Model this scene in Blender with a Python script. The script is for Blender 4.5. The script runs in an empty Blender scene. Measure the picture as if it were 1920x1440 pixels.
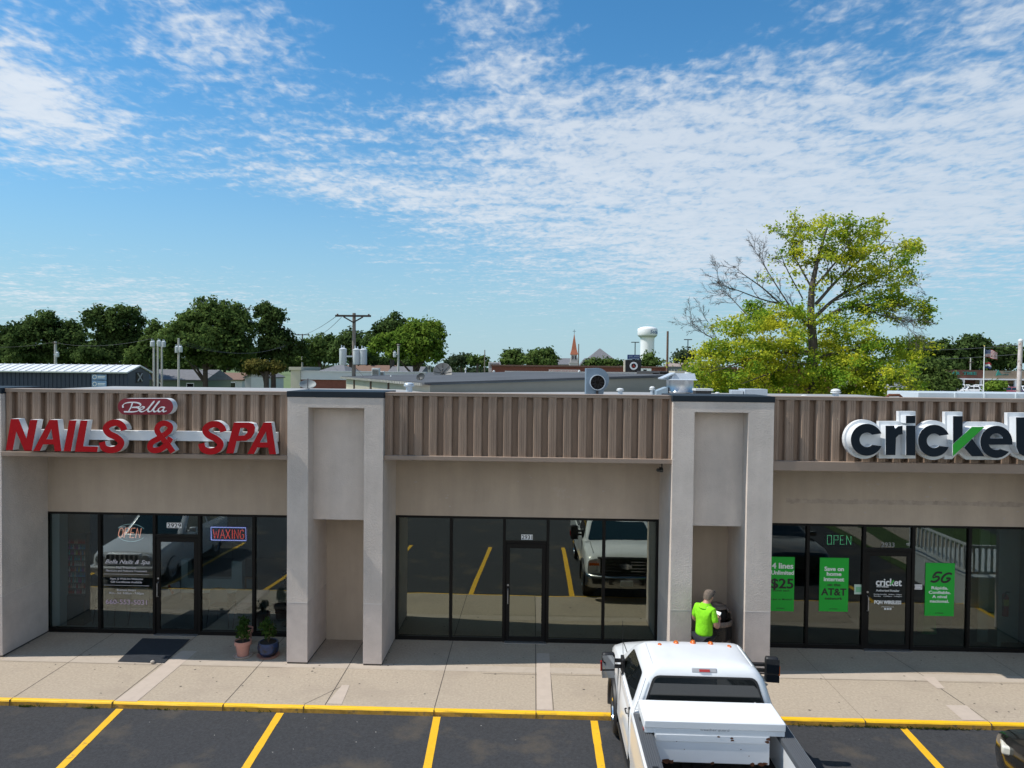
import bpy, bmesh, math, random
import numpy as np
from math import sin, cos, pi, radians, atan2, sqrt
from mathutils import Vector, Matrix
from mathutils.geometry import tessellate_polygon

SC = bpy.context.scene
COL = SC.collection
random.seed(7)

# ------------------------------------------------------------------ camera
H, YAW, PITCH, ROLL, FPX = 5.86, .0293, .02254, .0104, 1331.0
cF = Vector((-sin(YAW)*cos(PITCH), cos(YAW)*cos(PITCH), -sin(PITCH)))
cR0 = Vector((cos(YAW), sin(YAW), 0)); cU0 = cR0.cross(cF)
cR = cR0*cos(ROLL)+cU0*sin(ROLL); cU = cU0*cos(ROLL)-cR0*sin(ROLL)
cam = bpy.data.cameras.new('camera'); camo = bpy.data.objects.new('camera', cam); COL.objects.link(camo)
cam.sensor_width = 36; cam.lens = 36*FPX/1920; cam.clip_start = .1; cam.clip_end = 6000
camo.matrix_world = Matrix(((cR.x, cU.x, -cF.x, 0), (cR.y, cU.y, -cF.y, 0), (cR.z, cU.z, -cF.z, H), (0, 0, 0, 1)))
SC.camera = camo

# ------------------------------------------------------------------ light, exposure
SUN_DIR = Vector((-1, -.09, 1.41)).normalized()
SC.view_settings.view_transform = 'Standard'; SC.view_settings.look = 'None'
SC.view_settings.gamma = 1; SC.view_settings.exposure = .6
sl = bpy.data.lights.new('sun', 'SUN'); sl.energy = 3.3; sl.angle = radians(.5); sl.color = (1, .95, .87)
so = bpy.data.objects.new('sun', sl); COL.objects.link(so)
so.rotation_euler = (-SUN_DIR).to_track_quat('-Z', 'Y').to_euler()

W = bpy.data.worlds.new('World'); SC.world = W; W.use_nodes = True
def build_world():
    nt = W.node_tree; N = nt.nodes; L = nt.links
    bg = N['Background']; bg.inputs[1].default_value = .066
    def m(op, a, b=None, c=None, clamp=False):
        n = N.new('ShaderNodeMath'); n.operation = op; n.use_clamp = clamp
        for i, x in enumerate((a, b, c)):
            if x is None: continue
            if isinstance(x, (int, float)): n.inputs[i].default_value = x
            else: L.new(x, n.inputs[i])
        return n.outputs[0]
    sky = N.new('ShaderNodeTexSky'); sky.sky_type = 'NISHITA'; sky.sun_disc = False
    sky.sun_elevation = math.asin(SUN_DIR.z); sky.sun_rotation = atan2(SUN_DIR.x, SUN_DIR.y)
    sky.altitude = 200; sky.air_density = 1.0; sky.dust_density = .6; sky.ozone_density = 1.6
    tc = N.new('ShaderNodeTexCoord'); sep = N.new('ShaderNodeSeparateXYZ'); L.new(tc.outputs['Generated'], sep.inputs[0])
    X, Y, Z = sep.outputs
    az = m('MULTIPLY', m('ARCTAN2', X, Y), 180/pi); el = m('MULTIPLY', m('ARCSINE', Z), 180/pi)
    zc = m('ADD', m('MAXIMUM', Z, 0), .07)
    cx, cy = m('DIVIDE', X, zc), m('DIVIDE', Y, zc)
    comb = N.new('ShaderNodeCombineXYZ'); L.new(cx, comb.inputs[0]); L.new(cy, comb.inputs[1])
    def noise(scale, detail, rough, dist=0, sx=1, sy=1, rot=0, off=0):
        mp = N.new('ShaderNodeMapping'); mp.inputs['Scale'].default_value = (sx, sy, 1); mp.inputs['Rotation'].default_value = (0, 0, rot)
        mp.inputs['Location'].default_value = (off, off*.7, 0)
        L.new(comb.outputs[0], mp.inputs[0]); n = N.new('ShaderNodeTexNoise'); L.new(mp.outputs[0], n.inputs['Vector'])
        n.inputs['Scale'].default_value = scale; n.inputs['Detail'].default_value = detail
        n.inputs['Roughness'].default_value = rough; n.inputs['Distortion'].default_value = dist
        return n.outputs['Fac']
    # where the cloud sheets lie: soft ellipses in azimuth / elevation (degrees)
    blobs = BLOBS
    cover = None
    for a0, e0, sa, se, rt, amp in blobs:
        da, de = m('SUBTRACT', az, a0), m('SUBTRACT', el, e0)
        c_, s_ = cos(radians(rt)), sin(radians(rt))
        u = m('MULTIPLY', m('ADD', m('MULTIPLY', da, c_), m('MULTIPLY', de, s_)), 1/sa)
        v = m('MULTIPLY', m('SUBTRACT', m('MULTIPLY', de, c_), m('MULTIPLY', da, s_)), 1/se)
        g = m('MULTIPLY', m('EXPONENT', m('MULTIPLY', m('ADD', m('MULTIPLY', u, u), m('MULTIPLY', v, v)), -1)), amp)
        cover = g if cover is None else m('ADD', cover, g)
    warp = noise(1.3, 3, .5, .3, off=4)
    cover = m('ADD', m('SUBTRACT', 1, m('EXPONENT', m('MULTIPLY', cover, -1.15))), m('MULTIPLY', m('MAXIMUM', m('SUBTRACT', cover, .9), 0), .3))
    puffs = noise(20, 2.5, .5, .5, 1.25, .85, .5, 9)          # rows of small rounded puffs
    fine = noise(50, 3, .55, .6, 1.2, .85, .5, 3)
    wisps = noise(2.6, 6, .58, .9, .6, 2.2, .22, 14)           # drawn out streaks
    sheet = noise(6.5, 4, .55, .6, .9, 1.2, .5, 22)
    def c5(x): return m('SUBTRACT', x, .5)
    tex = m('ADD', m('ADD', m('MULTIPLY', c5(puffs), 1.15), m('MULTIPLY', c5(fine), .4)), m('ADD', m('MULTIPLY', c5(wisps), .9), m('MULTIPLY', c5(sheet), 1.25)))
    tex = m('ADD', tex, m('MULTIPLY', c5(warp), .5))
    back = m('MULTIPLY', m('MAXIMUM', m('MULTIPLY', Y, -1), 0), .9, clamp=True)  # unseen clouds added behind the camera, extra bright to lift the fill light
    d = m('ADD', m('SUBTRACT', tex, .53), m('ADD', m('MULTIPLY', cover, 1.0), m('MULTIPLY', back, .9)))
    mr = N.new('ShaderNodeMapRange'); mr.interpolation_type = 'SMOOTHERSTEP'; L.new(d, mr.inputs[0])
    mr.inputs[1].default_value = -.42; mr.inputs[2].default_value = .76
    veil = m('MULTIPLY', m('EXPONENT', m('MULTIPLY', m('MULTIPLY', el, el), -1/(5.0*5.0))), .16)
    dens = m('MAXIMUM', m('MULTIPLY', mr.outputs[0], .86), veil)
    # clear sky colour: Nishita tinted towards the photograph's cooler cyan
    tint = N.new('ShaderNodeMix'); tint.data_type = 'RGBA'; tint.blend_type = 'MULTIPLY'; tint.inputs[0].default_value = 1
    L.new(sky.outputs[0], tint.inputs[6]); tint.inputs[7].default_value = SKY_TINT
    # pale band low down
    low = m('EXPONENT', m('MULTIPLY', m('MULTIPLY', el, el), -1/(12.5*12.5)))
    low = m('MULTIPLY', low, .82)
    hz = N.new('ShaderNodeMix'); hz.data_type = 'RGBA'; L.new(low, hz.inputs[0]); L.new(tint.outputs[2], hz.inputs[6]); hz.inputs[7].default_value = HORIZON_COL
    cl = N.new('ShaderNodeMix'); cl.data_type = 'RGBA'
    ccol = N.new('ShaderNodeMix'); ccol.data_type = 'RGBA'; ccol.inputs[6].default_value = CLOUD_THIN; ccol.inputs[7].default_value = CLOUD_THICK
    bright = N.new('ShaderNodeMapRange'); L.new(az, bright.inputs[0]); bright.inputs[1].default_value = 30; bright.inputs[2].default_value = -34
    shade = m('MULTIPLY', c5(sheet), .9)
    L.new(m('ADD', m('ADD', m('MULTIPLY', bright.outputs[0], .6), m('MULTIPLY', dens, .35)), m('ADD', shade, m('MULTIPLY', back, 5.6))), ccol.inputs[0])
    ccol.clamp_factor = False
    L.new(dens, cl.inputs[0]); L.new(hz.outputs[2], cl.inputs[6]); L.new(ccol.outputs[2], cl.inputs[7])
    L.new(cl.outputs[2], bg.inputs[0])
# azimuth, elevation, half-widths (degrees), tilt, amount
BLOBS = [(-28, 25, 9, 5, -18, .5), (-22, 20.5, 10, 3.4, -28, .6), (-38, 17.8, 7, 3.4, -22, 1.5), (-33, 15.5, 8, 2.6, -12, .6),
         (-9, 19, 9, 3.2, 4, .42), (-2, 24, 5, 5, 30, .95), (-10, 13.2, 9, 2.0, -8, .75), (2, 16, 10, 4.5, 12, .8),
         (14, 18, 10, 4.2, 10, .75), (27, 13, 25, 8.5, 5, 1.45), (16, 10, 18, 3.2, 2, .7), (33, 25, 7, 5, 20, .6), (-20, 14.3, 6, 1.3, -10, .6), (-15, 9.2, 6, .8, -8, .5),
         (-32, 4.5, 16, 2.4, 0, .75), (-2, 5.9, 4, .7, 8, .3), (10, 26, 8, 3.2, 0, -.5), (-14, 26, 5, 3, -20, -.25), (-22, 10.2, 12, 2.2, -6, -.4)]
SKY_TINT = (.54, 1.24, 1.56, 1); HORIZON_COL = (4.3, 6.0, 6.8, 1); CLOUD_THIN = (5.6, 6.5, 7.6, 1); CLOUD_THICK = (8.0, 8.5, 9.1, 1)
build_world()

# ------------------------------------------------------------------ helpers
def ray(px, py): return cF + cR*((px-960)/FPX) - cU*((py-720)/FPX)
def at(px, py, Y):
    d = ray(px, py); return Vector((0, 0, H)) + d*(Y/d.y)
def atz(px, py, z):
    d = ray(px, py); return Vector((0, 0, H)) + d*((z-H)/d.z)

def tag(o, label=None, cat=None, group=None, kind=None):
    if label: o['label'] = label
    if cat: o['category'] = cat
    if group: o['group'] = group
    if kind: o['kind'] = kind
    return o
def thing(name, label, cat, loc=(0, 0, 0), group=None, rz=0):
    o = bpy.data.objects.new(name, None); COL.objects.link(o); o.empty_display_size = .2
    o.location = loc; o.rotation_euler[2] = rz
    return tag(o, label, cat, group)
def root_loc(p):
    while p.parent: p = p.parent
    return p.location.copy()

class MB:
    """collects shapes; build() links them as ONE mesh object"""
    def __init__(s): s.v = []; s.f = []; s.m = []; s.sm = []
    def add(s, vs, fs, m=0, smooth=False):
        b = len(s.v); s.v.extend([tuple(x) for x in vs])
        for f in fs: s.f.append(tuple(i+b for i in f)); s.m.append(m); s.sm.append(smooth)
        return s
    def box(s, x0, x1, y0, y1, z0, z1, m=0):
        return s.add([(x0,y0,z0),(x1,y0,z0),(x1,y1,z0),(x0,y1,z0),(x0,y0,z1),(x1,y0,z1),(x1,y1,z1),(x0,y1,z1)],
                     [(0,3,2,1),(4,5,6,7),(0,1,5,4),(1,2,6,5),(2,3,7,6),(3,0,4,7)], m)
    def obox(s, c, size, R, m=0):
        c = Vector(c); h = [x/2 for x in size]; vs = []
        for z in (-1, 1):
            for x, y in ((-1,-1),(1,-1),(1,1),(-1,1)): vs.append(c + R @ Vector((x*h[0], y*h[1], z*h[2])))
        return s.add(vs, [(0,3,2,1),(4,5,6,7),(0,1,5,4),(1,2,6,5),(2,3,7,6),(3,0,4,7)], m)
    def quad(s, a, b, c, d, m=0): return s.add([a,b,c,d], [(0,1,2,3)], m)
    def tube(s, pts, r, n=8, m=0, caps=True, smooth=True, squash=None):
        pts = [Vector(p) for p in pts]; k = len(pts); rs = r if isinstance(r, (list, tuple)) else [r]*k
        vs = []; a = None
        for i, p in enumerate(pts):
            t = (pts[min(i+1, k-1)] - pts[max(i-1, 0)])
            if t.length < 1e-9: t = Vector((0, 0, 1))
            t.normalize()
            a = t.orthogonal() if a is None else a-t*a.dot(t)          # carry the frame along the curve
            if a.length < 1e-4: a = t.orthogonal()
            a.normalize(); b = a.cross(t).normalized()
            for j in range(n):
                an = 2*pi*j/n; vs.append(p + (a*cos(an) + b*sin(an))*rs[i])
        fs = [(i*n+j, i*n+(j+1) % n, (i+1)*n+(j+1) % n, (i+1)*n+j) for i in range(k-1) for j in range(n)]
        s.add(vs, fs, m, smooth)
        if caps:
            b = len(s.v)-len(vs); s.f.append(tuple(b+j for j in range(n))[::-1]); s.m.append(m); s.sm.append(False)
            s.f.append(tuple(b+(k-1)*n+j for j in range(n))); s.m.append(m); s.sm.append(False)
        return s
    def cyl(s, p0, p1, r0, r1=None, n=16, m=0, caps=True, smooth=True):
        return s.tube([p0, p1], [r0, r0 if r1 is None else r1], n, m, caps, smooth)
    def lathe(s, prof, c=(0, 0, 0), n=24, m=0, M=None, smooth=True):
        c = Vector(c); vs = []
        for r, z in prof:
            for j in range(n):
                a = 2*pi*j/n; p = Vector((r*cos(a), r*sin(a), z)); p = M @ p if M else p; vs.append(p+c)
        k = len(prof)
        return s.add(vs, [(i*n+j, i*n+(j+1) % n, (i+1)*n+(j+1) % n, (i+1)*n+j) for i in range(k-1) for j in range(n)], m, smooth)
    def ball(s, c, r, m=0, n=12, k=8, sc=(1, 1, 1)):
        vs = [];
        for i in range(k+1):
            t = pi*i/k
            for j in range(n):
                a = 2*pi*j/n; vs.append((c[0]+r*sc[0]*sin(t)*cos(a), c[1]+r*sc[1]*sin(t)*sin(a), c[2]+r*sc[2]*cos(t)))
        return s.add(vs, [(i*n+j, i*n+(j+1) % n, (i+1)*n+(j+1) % n, (i+1)*n+j) for i in range(k) for j in range(n)], m, True)
    def plate(s, loops, yf, yb, m=0, ms=None, back=True, fn=None):
        """loops of (x,z): first outer, then holes; extruded between yf and yb"""
        ms = m if ms is None else ms
        fn = fn or (lambda x, y, z: (x, y, z))
        tri = tessellate_polygon([[Vector((p[0], p[1], 0)) for p in lp] for lp in loops])
        flat = [p for lp in loops for p in lp]; n = len(flat)
        vs = [fn(p[0], yf, p[1]) for p in flat] + [fn(p[0], yb, p[1]) for p in flat]
        b = len(s.v); s.v.extend([tuple(x) for x in vs])
        def ff(f, mm): s.f.append(tuple(b+i for i in f)); s.m.append(mm); s.sm.append(False)
        for t in tri:
            ff(t, m)
            if back: ff([i+n for i in t][::-1], ms)
        o = 0
        for lp in loops:
            k = len(lp)
            for i in range(k): ff((o+i, o+(i+1) % k, n+o+(i+1) % k, n+o+i), ms)
            o += k
        return s
    def rings(s, rings, m=0, cap0=True, cap1=True, smooth=True):
        n = len(rings[0]); vs = [p for r in rings for p in r]; k = len(rings)
        fs = [(i*n+j, i*n+(j+1) % n, (i+1)*n+(j+1) % n, (i+1)*n+j) for i in range(k-1) for j in range(n)]
        s.add(vs, fs, m, smooth); b = len(s.v)-len(vs)
        if cap0: s.f.append(tuple(b+j for j in range(n))[::-1]); s.m.append(m); s.sm.append(smooth)
        if cap1: s.f.append(tuple(b+(k-1)*n+j for j in range(n))); s.m.append(m); s.sm.append(smooth)
        return s
    def mesh(s, name, mats, off=Vector((0, 0, 0)), recalc=True, sharp=35):
        me = bpy.data.meshes.new(name)
        me.from_pydata([(a-off.x, b-off.y, c-off.z) for a, b, c in s.v], [], s.f)
        for mt in (mats if isinstance(mats, (list, tuple)) else [mats]): me.materials.append(mt)
        me.polygons.foreach_set('material_index', s.m); me.polygons.foreach_set('use_smooth', s.sm)
        if recalc:
            bm = bmesh.new(); bm.from_mesh(me); bmesh.ops.recalc_face_normals(bm, faces=bm.faces); bm.to_mesh(me); bm.free()
        if any(s.sm): me.set_sharp_from_angle(angle=radians(sharp))
        me.update(); return me
    def build(s, name, mats, parent=None, bevel=0, local=False, segs=2, recalc=True, sharp=35):
        off = Vector((0, 0, 0)) if (local or parent is None) else root_loc(parent)
        o = bpy.data.objects.new(name, s.mesh(name, mats, off, recalc, sharp)); COL.objects.link(o)
        if parent: o.parent = parent
        if bevel:
            b = o.modifiers.new('bevel', 'BEVEL'); b.width = bevel; b.segments = segs; b.limit_method = 'ANGLE'; b.angle_limit = radians(40)
            o.data.polygons.foreach_set('use_smooth', [True]*len(o.data.polygons)); o.data.set_sharp_from_angle(angle=radians(50))
        return o
    def solo(s, name, mats, label, cat, group=None, kind=None, **k):
        """a top-level thing that is one mesh, with its origin at its own base"""
        xs, ys, zs = zip(*s.v); c = Vector(((min(xs)+max(xs))/2, (min(ys)+max(ys))/2, min(zs)))
        s.v = [(a-c.x, b-c.y, d-c.z) for a, b, d in s.v]
        o = s.build(name, mats, None, **k); o.location = c
        return tag(o, label, cat, group, kind)
    def struct(s, name, mats, **k):
        o = s.build(name, mats, None, **k); o['kind'] = 'structure'; return o

def dup(o, parent=None):
    c = o.copy(); COL.objects.link(c)
    if parent: c.parent = parent
    for ch in [x for x in bpy.data.objects if x.parent == o]: dup(ch, c)
    return c
def apply_mods(o):
    bpy.context.view_layer.update(); dg = bpy.context.evaluated_depsgraph_get()
    me = bpy.data.meshes.new_from_object(o.evaluated_get(dg)); o.modifiers.clear(); old = o.data; o.data = me; bpy.data.meshes.remove(old)
def bool_cut(o, cutter_mb):
    c = cutter_mb.build('cutter', [], None)
    b = o.modifiers.new('cut', 'BOOLEAN'); b.operation = 'DIFFERENCE'; b.object = c; b.solver = 'EXACT'
    apply_mods(o); me = c.data; bpy.data.objects.remove(c); bpy.data.meshes.remove(me)
    o.data.set_sharp_from_angle(angle=radians(32))

def catmull(pts, k=8, closed=False):
    out = []; n = len(pts); P = [np.array(p, float) for p in pts]
    for i in range(n if closed else n-1):
        a, b, c, d = (P[(i-1) % n], P[i], P[(i+1) % n], P[(i+2) % n]) if closed else (P[max(i-1, 0)], P[i], P[i+1], P[min(i+2, n-1)])
        for j in range(k):
            t = j/k; out.append(.5*((2*b)+(c-a)*t+(2*a-5*b+4*c-d)*t*t+(3*b-a-3*c+d)*t**3))
    if not closed: out.append(P[-1])
    return [tuple(p) for p in out]
def stroke(pts, w, k=8):
    """outline polygon of a thick 2-D stroke"""
    c = [np.array(p) for p in catmull(pts, k)]; l = []; r = []
    for i in range(len(c)):
        t = c[min(i+1, len(c)-1)]-c[max(i-1, 0)]; t = t/max(np.linalg.norm(t), 1e-9); nrm = np.array((-t[1], t[0]))
        ww = w(i/(len(c)-1)) if callable(w) else w
        l.append(tuple(c[i]+nrm*ww/2)); r.append(tuple(c[i]-nrm*ww/2))
    return l+r[::-1]

_tc = {}
def text_geo(body, shear=0, off=0, space=1):
    key = (body, shear, off, space)
    if key not in _tc:
        c = bpy.data.curves.new('t', 'FONT'); c.body = body; c.shear = shear; c.offset = off; c.space_character = space; c.resolution_u = 3; c.extrude = .5
        o = bpy.data.objects.new('t', c); COL.objects.link(o); bpy.context.view_layer.update()
        me = bpy.data.meshes.new_from_object(o.evaluated_get(bpy.context.evaluated_depsgraph_get()))
        vs = [tuple(v.co) for v in me.vertices]; fs = [tuple(p.vertices) for p in me.polygons]
        bpy.data.objects.remove(o); bpy.data.curves.remove(c); bpy.data.meshes.remove(me)
        _tc[key] = (vs, fs)
    return _tc[key]
def text(mb, body, cx, z0, Y, w=None, h=None, m=0, depth=.004, shear=0, off=0, space=1, align='C', R=None, bold=0):
    if bold:
        for k, (dx, dz) in enumerate(((-1, 0), (1, 0), (0, -.6), (0, .6))): text(mb, body, cx+dx*bold, z0+dz*bold, Y-k*.00025, w, h, m, depth, shear, off, space, align, R)
        return
    """lettering facing -Y with its back at Y; w = overall width, h = cap height (either may be left out)"""
    vs, fs = text_geo(body, shear, off, space)
    if not vs: return
    x0 = min(v[0] for v in vs); x1 = max(v[0] for v in vs); W0 = x1-x0
    sx = w/W0 if w else h/.69; sz = h/.69 if h else sx
    sh = {'C': -(x0+x1)/2, 'L': -x0, 'R': -x1}[align]
    pts = [Vector(((v[0]+sh)*sx, -(v[2]+.5)*depth, v[1]*sz)) for v in vs]
    b = Vector((cx, Y, z0))
    mb.add([b+(R @ p if R else p) for p in pts], fs, m)

# ------------------------------------------------------------------ materials
_mc = {}
def mat(name, col, rough=.6, metal=0, var=0, scale=4, detail=5, bump=0, bscale=60, spec=.5, dark=None, dscale=1.2, dlo=.55, dhi=.72, coat=0,
        stretch=None, streak=0, emit=None, estr=0, alpha=1, isl=0):
    """Principled material; var = colour mottling, dark = second colour in blotches (stains, rust, dirt)"""
    if name in _mc: return _mc[name]
    M = bpy.data.materials.new(name); _mc[name] = M; M.use_nodes = True
    nt = M.node_tree; N = nt.nodes; L = nt.links; p = N['Principled BSDF']
    p.inputs['Base Color'].default_value = (*col, 1); p.inputs['Roughness'].default_value = rough; p.inputs['Metallic'].default_value = metal
    p.inputs['Specular IOR Level'].default_value = spec; p.inputs['Coat Weight'].default_value = coat; p.inputs['Coat Roughness'].default_value = .05
    if emit: p.inputs['Emission Color'].default_value = (*emit, 1); p.inputs['Emission Strength'].default_value = estr
    tc = N.new('ShaderNodeTexCoord'); vec = tc.outputs['Object']
    if stretch:
        mp = N.new('ShaderNodeMapping'); mp.inputs['Scale'].default_value = stretch; L.new(vec, mp.inputs[0]); vec = mp.outputs[0]
    def noise(sc, det=5, rg=.6):
        n = N.new('ShaderNodeTexNoise'); n.inputs['Scale'].default_value = sc; n.inputs['Detail'].default_value = det; n.inputs['Roughness'].default_value = rg
        L.new(vec, n.inputs['Vector']); return n.outputs['Fac']
    cur = None
    if var:
        mr = N.new('ShaderNodeMapRange'); L.new(noise(scale, detail, .65), mr.inputs[0]); mr.inputs[1].default_value = .3; mr.inputs[2].default_value = .7
        mr.inputs[3].default_value = 1-var; mr.inputs[4].default_value = 1+var
        mx = N.new('ShaderNodeMix'); mx.data_type = 'RGBA'; mx.blend_type = 'MULTIPLY'; mx.inputs[0].default_value = 1
        mx.inputs[6].default_value = (*col, 1); L.new(mr.outputs[0], mx.inputs[7]); cur = mx.outputs[2]
    if isl:
        g = N.new('ShaderNodeNewGeometry'); mr = N.new('ShaderNodeMapRange'); L.new(g.outputs['Random Per Island'], mr.inputs[0])
        mr.inputs[3].default_value = 1-isl; mr.inputs[4].default_value = 1+isl
        mx = N.new('ShaderNodeMix'); mx.data_type = 'RGBA'; mx.blend_type = 'MULTIPLY'; mx.inputs[0].default_value = 1
        if cur: L.new(cur, mx.inputs[6])
        else: mx.inputs[6].default_value = (*col, 1)
        L.new(mr.outputs[0], mx.inputs[7]); cur = mx.outputs[2]
    if dark:
        mr = N.new('ShaderNodeMapRange'); L.new(noise(dscale, 7, .62), mr.inputs[0]); mr.inputs[1].default_value = dlo; mr.inputs[2].default_value = dhi
        mx = N.new('ShaderNodeMix'); mx.data_type = 'RGBA'; L.new(mr.outputs[0], mx.inputs[0])
        if cur: L.new(cur, mx.inputs[6])
        else: mx.inputs[6].default_value = (*col, 1)
        mx.inputs[7].default_value = (*dark, 1); cur = mx.outputs[2]
    if streak:                                           # rain runs: mottling drawn out downwards
        mp = N.new('ShaderNodeMapping'); mp.inputs['Scale'].default_value = (2.6, 2.6, .30); L.new(tc.outputs['Object'], mp.inputs[0])
        n = N.new('ShaderNodeTexNoise'); n.inputs['Scale'].default_value = 1; n.inputs['Detail'].default_value = 6; n.inputs['Roughness'].default_value = .6; L.new(mp.outputs[0], n.inputs['Vector'])
        mr = N.new('ShaderNodeMapRange'); L.new(n.outputs['Fac'], mr.inputs[0]); mr.inputs[1].default_value = .35; mr.inputs[2].default_value = .7; mr.inputs[3].default_value = 1+streak*.4; mr.inputs[4].default_value = 1-streak
        mx = N.new('ShaderNodeMix'); mx.data_type = 'RGBA'; mx.blend_type = 'MULTIPLY'; mx.inputs[0].default_value = 1; L.new(cur, mx.inputs[6]); L.new(mr.outputs[0], mx.inputs[7]); cur = mx.outputs[2]
    if cur: L.new(cur, p.inputs['Base Color'])
    if bump:
        b = N.new('ShaderNodeBump'); b.inputs['Strength'].default_value = bump; b.inputs['Distance'].default_value = .02
        L.new(noise(bscale, 4, .6), b.inputs['Height']); L.new(b.outputs[0], p.inputs['Normal'])
    return M
def glass(name, tint, refl, rcol=(1, 1, 1)):
    """coated shop glass: part mirror, part tinted clear; grazing angles mirror more"""
    if name in _mc: return _mc[name]
    M = bpy.data.materials.new(name); _mc[name] = M; M.use_nodes = True; nt = M.node_tree; N = nt.nodes; L = nt.links
    N.remove(N['Principled BSDF']); out = N['Material Output']
    t = N.new('ShaderNodeBsdfTransparent'); t.inputs[0].default_value = (*tint, 1)
    g = N.new('ShaderNodeBsdfGlossy'); g.inputs['Roughness'].default_value = .0; g.inputs[0].default_value = (*rcol, 1)
    tc = N.new('ShaderNodeTexCoord'); nz = N.new('ShaderNodeTexNoise'); nz.inputs['Scale'].default_value = .9; nz.inputs['Detail'].default_value = 1
    L.new(tc.outputs['Object'], nz.inputs['Vector'])
    bp = N.new('ShaderNodeBump'); bp.inputs['Strength'].default_value = .075; bp.inputs['Distance'].default_value = .05; L.new(nz.outputs['Fac'], bp.inputs['Height']); L.new(bp.outputs[0], g.inputs['Normal'])
    fr = N.new('ShaderNodeFresnel'); fr.inputs[0].default_value = 1.45
    ad = N.new('ShaderNodeMath'); ad.operation = 'ADD'; ad.use_clamp = True; L.new(fr.outputs[0], ad.inputs[0]); ad.inputs[1].default_value = refl
    mx = N.new('ShaderNodeMixShader'); L.new(ad.outputs[0], mx.inputs[0]); L.new(t.outputs[0], mx.inputs[1]); L.new(g.outputs[0], mx.inputs[2])
    L.new(mx.outputs[0], out.inputs[0]); return M
def leafmat(name, c1, c2, scale, trans=.35, isl=.35):
    if name in _mc: return _mc[name]
    M = bpy.data.materials.new(name); _mc[name] = M; M.use_nodes = True; nt = M.node_tree; N = nt.nodes; L = nt.links
    N.remove(N['Principled BSDF']); out = N['Material Output']
    tc = N.new('ShaderNodeTexCoord'); nz = N.new('ShaderNodeTexNoise'); nz.inputs['Scale'].default_value = scale; nz.inputs['Detail'].default_value = 3
    L.new(tc.outputs['Object'], nz.inputs['Vector'])
    mr = N.new('ShaderNodeMapRange'); L.new(nz.outputs['Fac'], mr.inputs[0]); mr.inputs[1].default_value = .36; mr.inputs[2].default_value = .64
    g = N.new('ShaderNodeNewGeometry')
    a = N.new('ShaderNodeMath'); a.operation = 'MULTIPLY_ADD'; L.new(g.outputs['Random Per Island'], a.inputs[0]); a.inputs[1].default_value = .5; a.inputs[2].default_value = -.25
    b = N.new('ShaderNodeMath'); b.operation = 'ADD'; b.use_clamp = True; L.new(a.outputs[0], b.inputs[0]); L.new(mr.outputs[0], b.inputs[1])
    mx = N.new('ShaderNodeMix'); mx.data_type = 'RGBA'; L.new(b.outputs[0], mx.inputs[0]); mx.inputs[6].default_value = (*c1, 1); mx.inputs[7].default_value = (*c2, 1)
    d = N.new('ShaderNodeBsdfDiffuse'); t = N.new('ShaderNodeBsdfTranslucent'); s = N.new('ShaderNodeMixShader'); s.inputs[0].default_value = trans
    L.new(mx.outputs[2], d.inputs[0]); L.new(mx.outputs[2], t.inputs[0]); L.new(d.outputs[0], s.inputs[1]); L.new(t.outputs[0], s.inputs[2])
    L.new(s.outputs[0], out.inputs[0]); return M

STUCCO = mat('painted stucco', (.61, .535, .475), .9, var=.08, scale=1.7, bump=.6, bscale=38, spec=.2, dark=(.49, .43, .385), dscale=.7, dlo=.52, dhi=.8, streak=.08)
STUCCO_LOW = mat('painted stucco base', (.55, .48, .435), .9, var=.09, scale=3, bump=.35, bscale=45, spec=.2)
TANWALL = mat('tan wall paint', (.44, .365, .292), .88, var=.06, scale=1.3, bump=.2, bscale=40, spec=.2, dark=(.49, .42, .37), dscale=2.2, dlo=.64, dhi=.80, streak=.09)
BROWN = mat('brown ribbed metal', (.295, .208, .152), .5, var=.16, scale=2.5, stretch=(6, 1, .5), spec=.4, dark=(.19, .13, .095), dscale=1.0, dlo=.56, dhi=.8, streak=.16)
BROWNTRIM = mat('brown trim metal', (.29, .215, .165), .5, var=.06, scale=3)
NAVYCAP = mat('navy cap flashing', (.018, .026, .034), .6, spec=.2, var=.1, scale=3)
FRAME = mat('dark bronze frame', (.007, .0065, .006), .5, spec=.18)
ALU = mat('aluminium', (.45, .46, .47), .35, metal=.8)
WHITE = mat('white enamel', (.78, .78, .78), .4, var=.03, scale=3)
WHITE_METAL = mat('white painted metal', (.66, .68, .70), .5, var=.06, scale=3)
REDFACE = mat('red sign face', (.40, .006, .010), .55, var=.06, scale=2, spec=.15)
NAVYFACE = mat('dark navy sign face', (.006, .012, .02), .6, spec=.2)
GREENFACE = mat('green sign face', (.015, .36, .02), .5)
BLACK = mat('black plastic', (.012, .012, .013), .5)
RUBBER = mat('tyre rubber', (.018, .018, .018), .85, var=.2, scale=8)
GALV = mat('galvanised metal', (.50, .55, .60), .45, metal=.35, var=.1, scale=4)
CHROME = mat('chrome', (.7, .7, .72), .12, metal=1)
DARKGLASS = mat('dark vehicle glass', (.006, .008, .008), .03, spec=.8)
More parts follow.
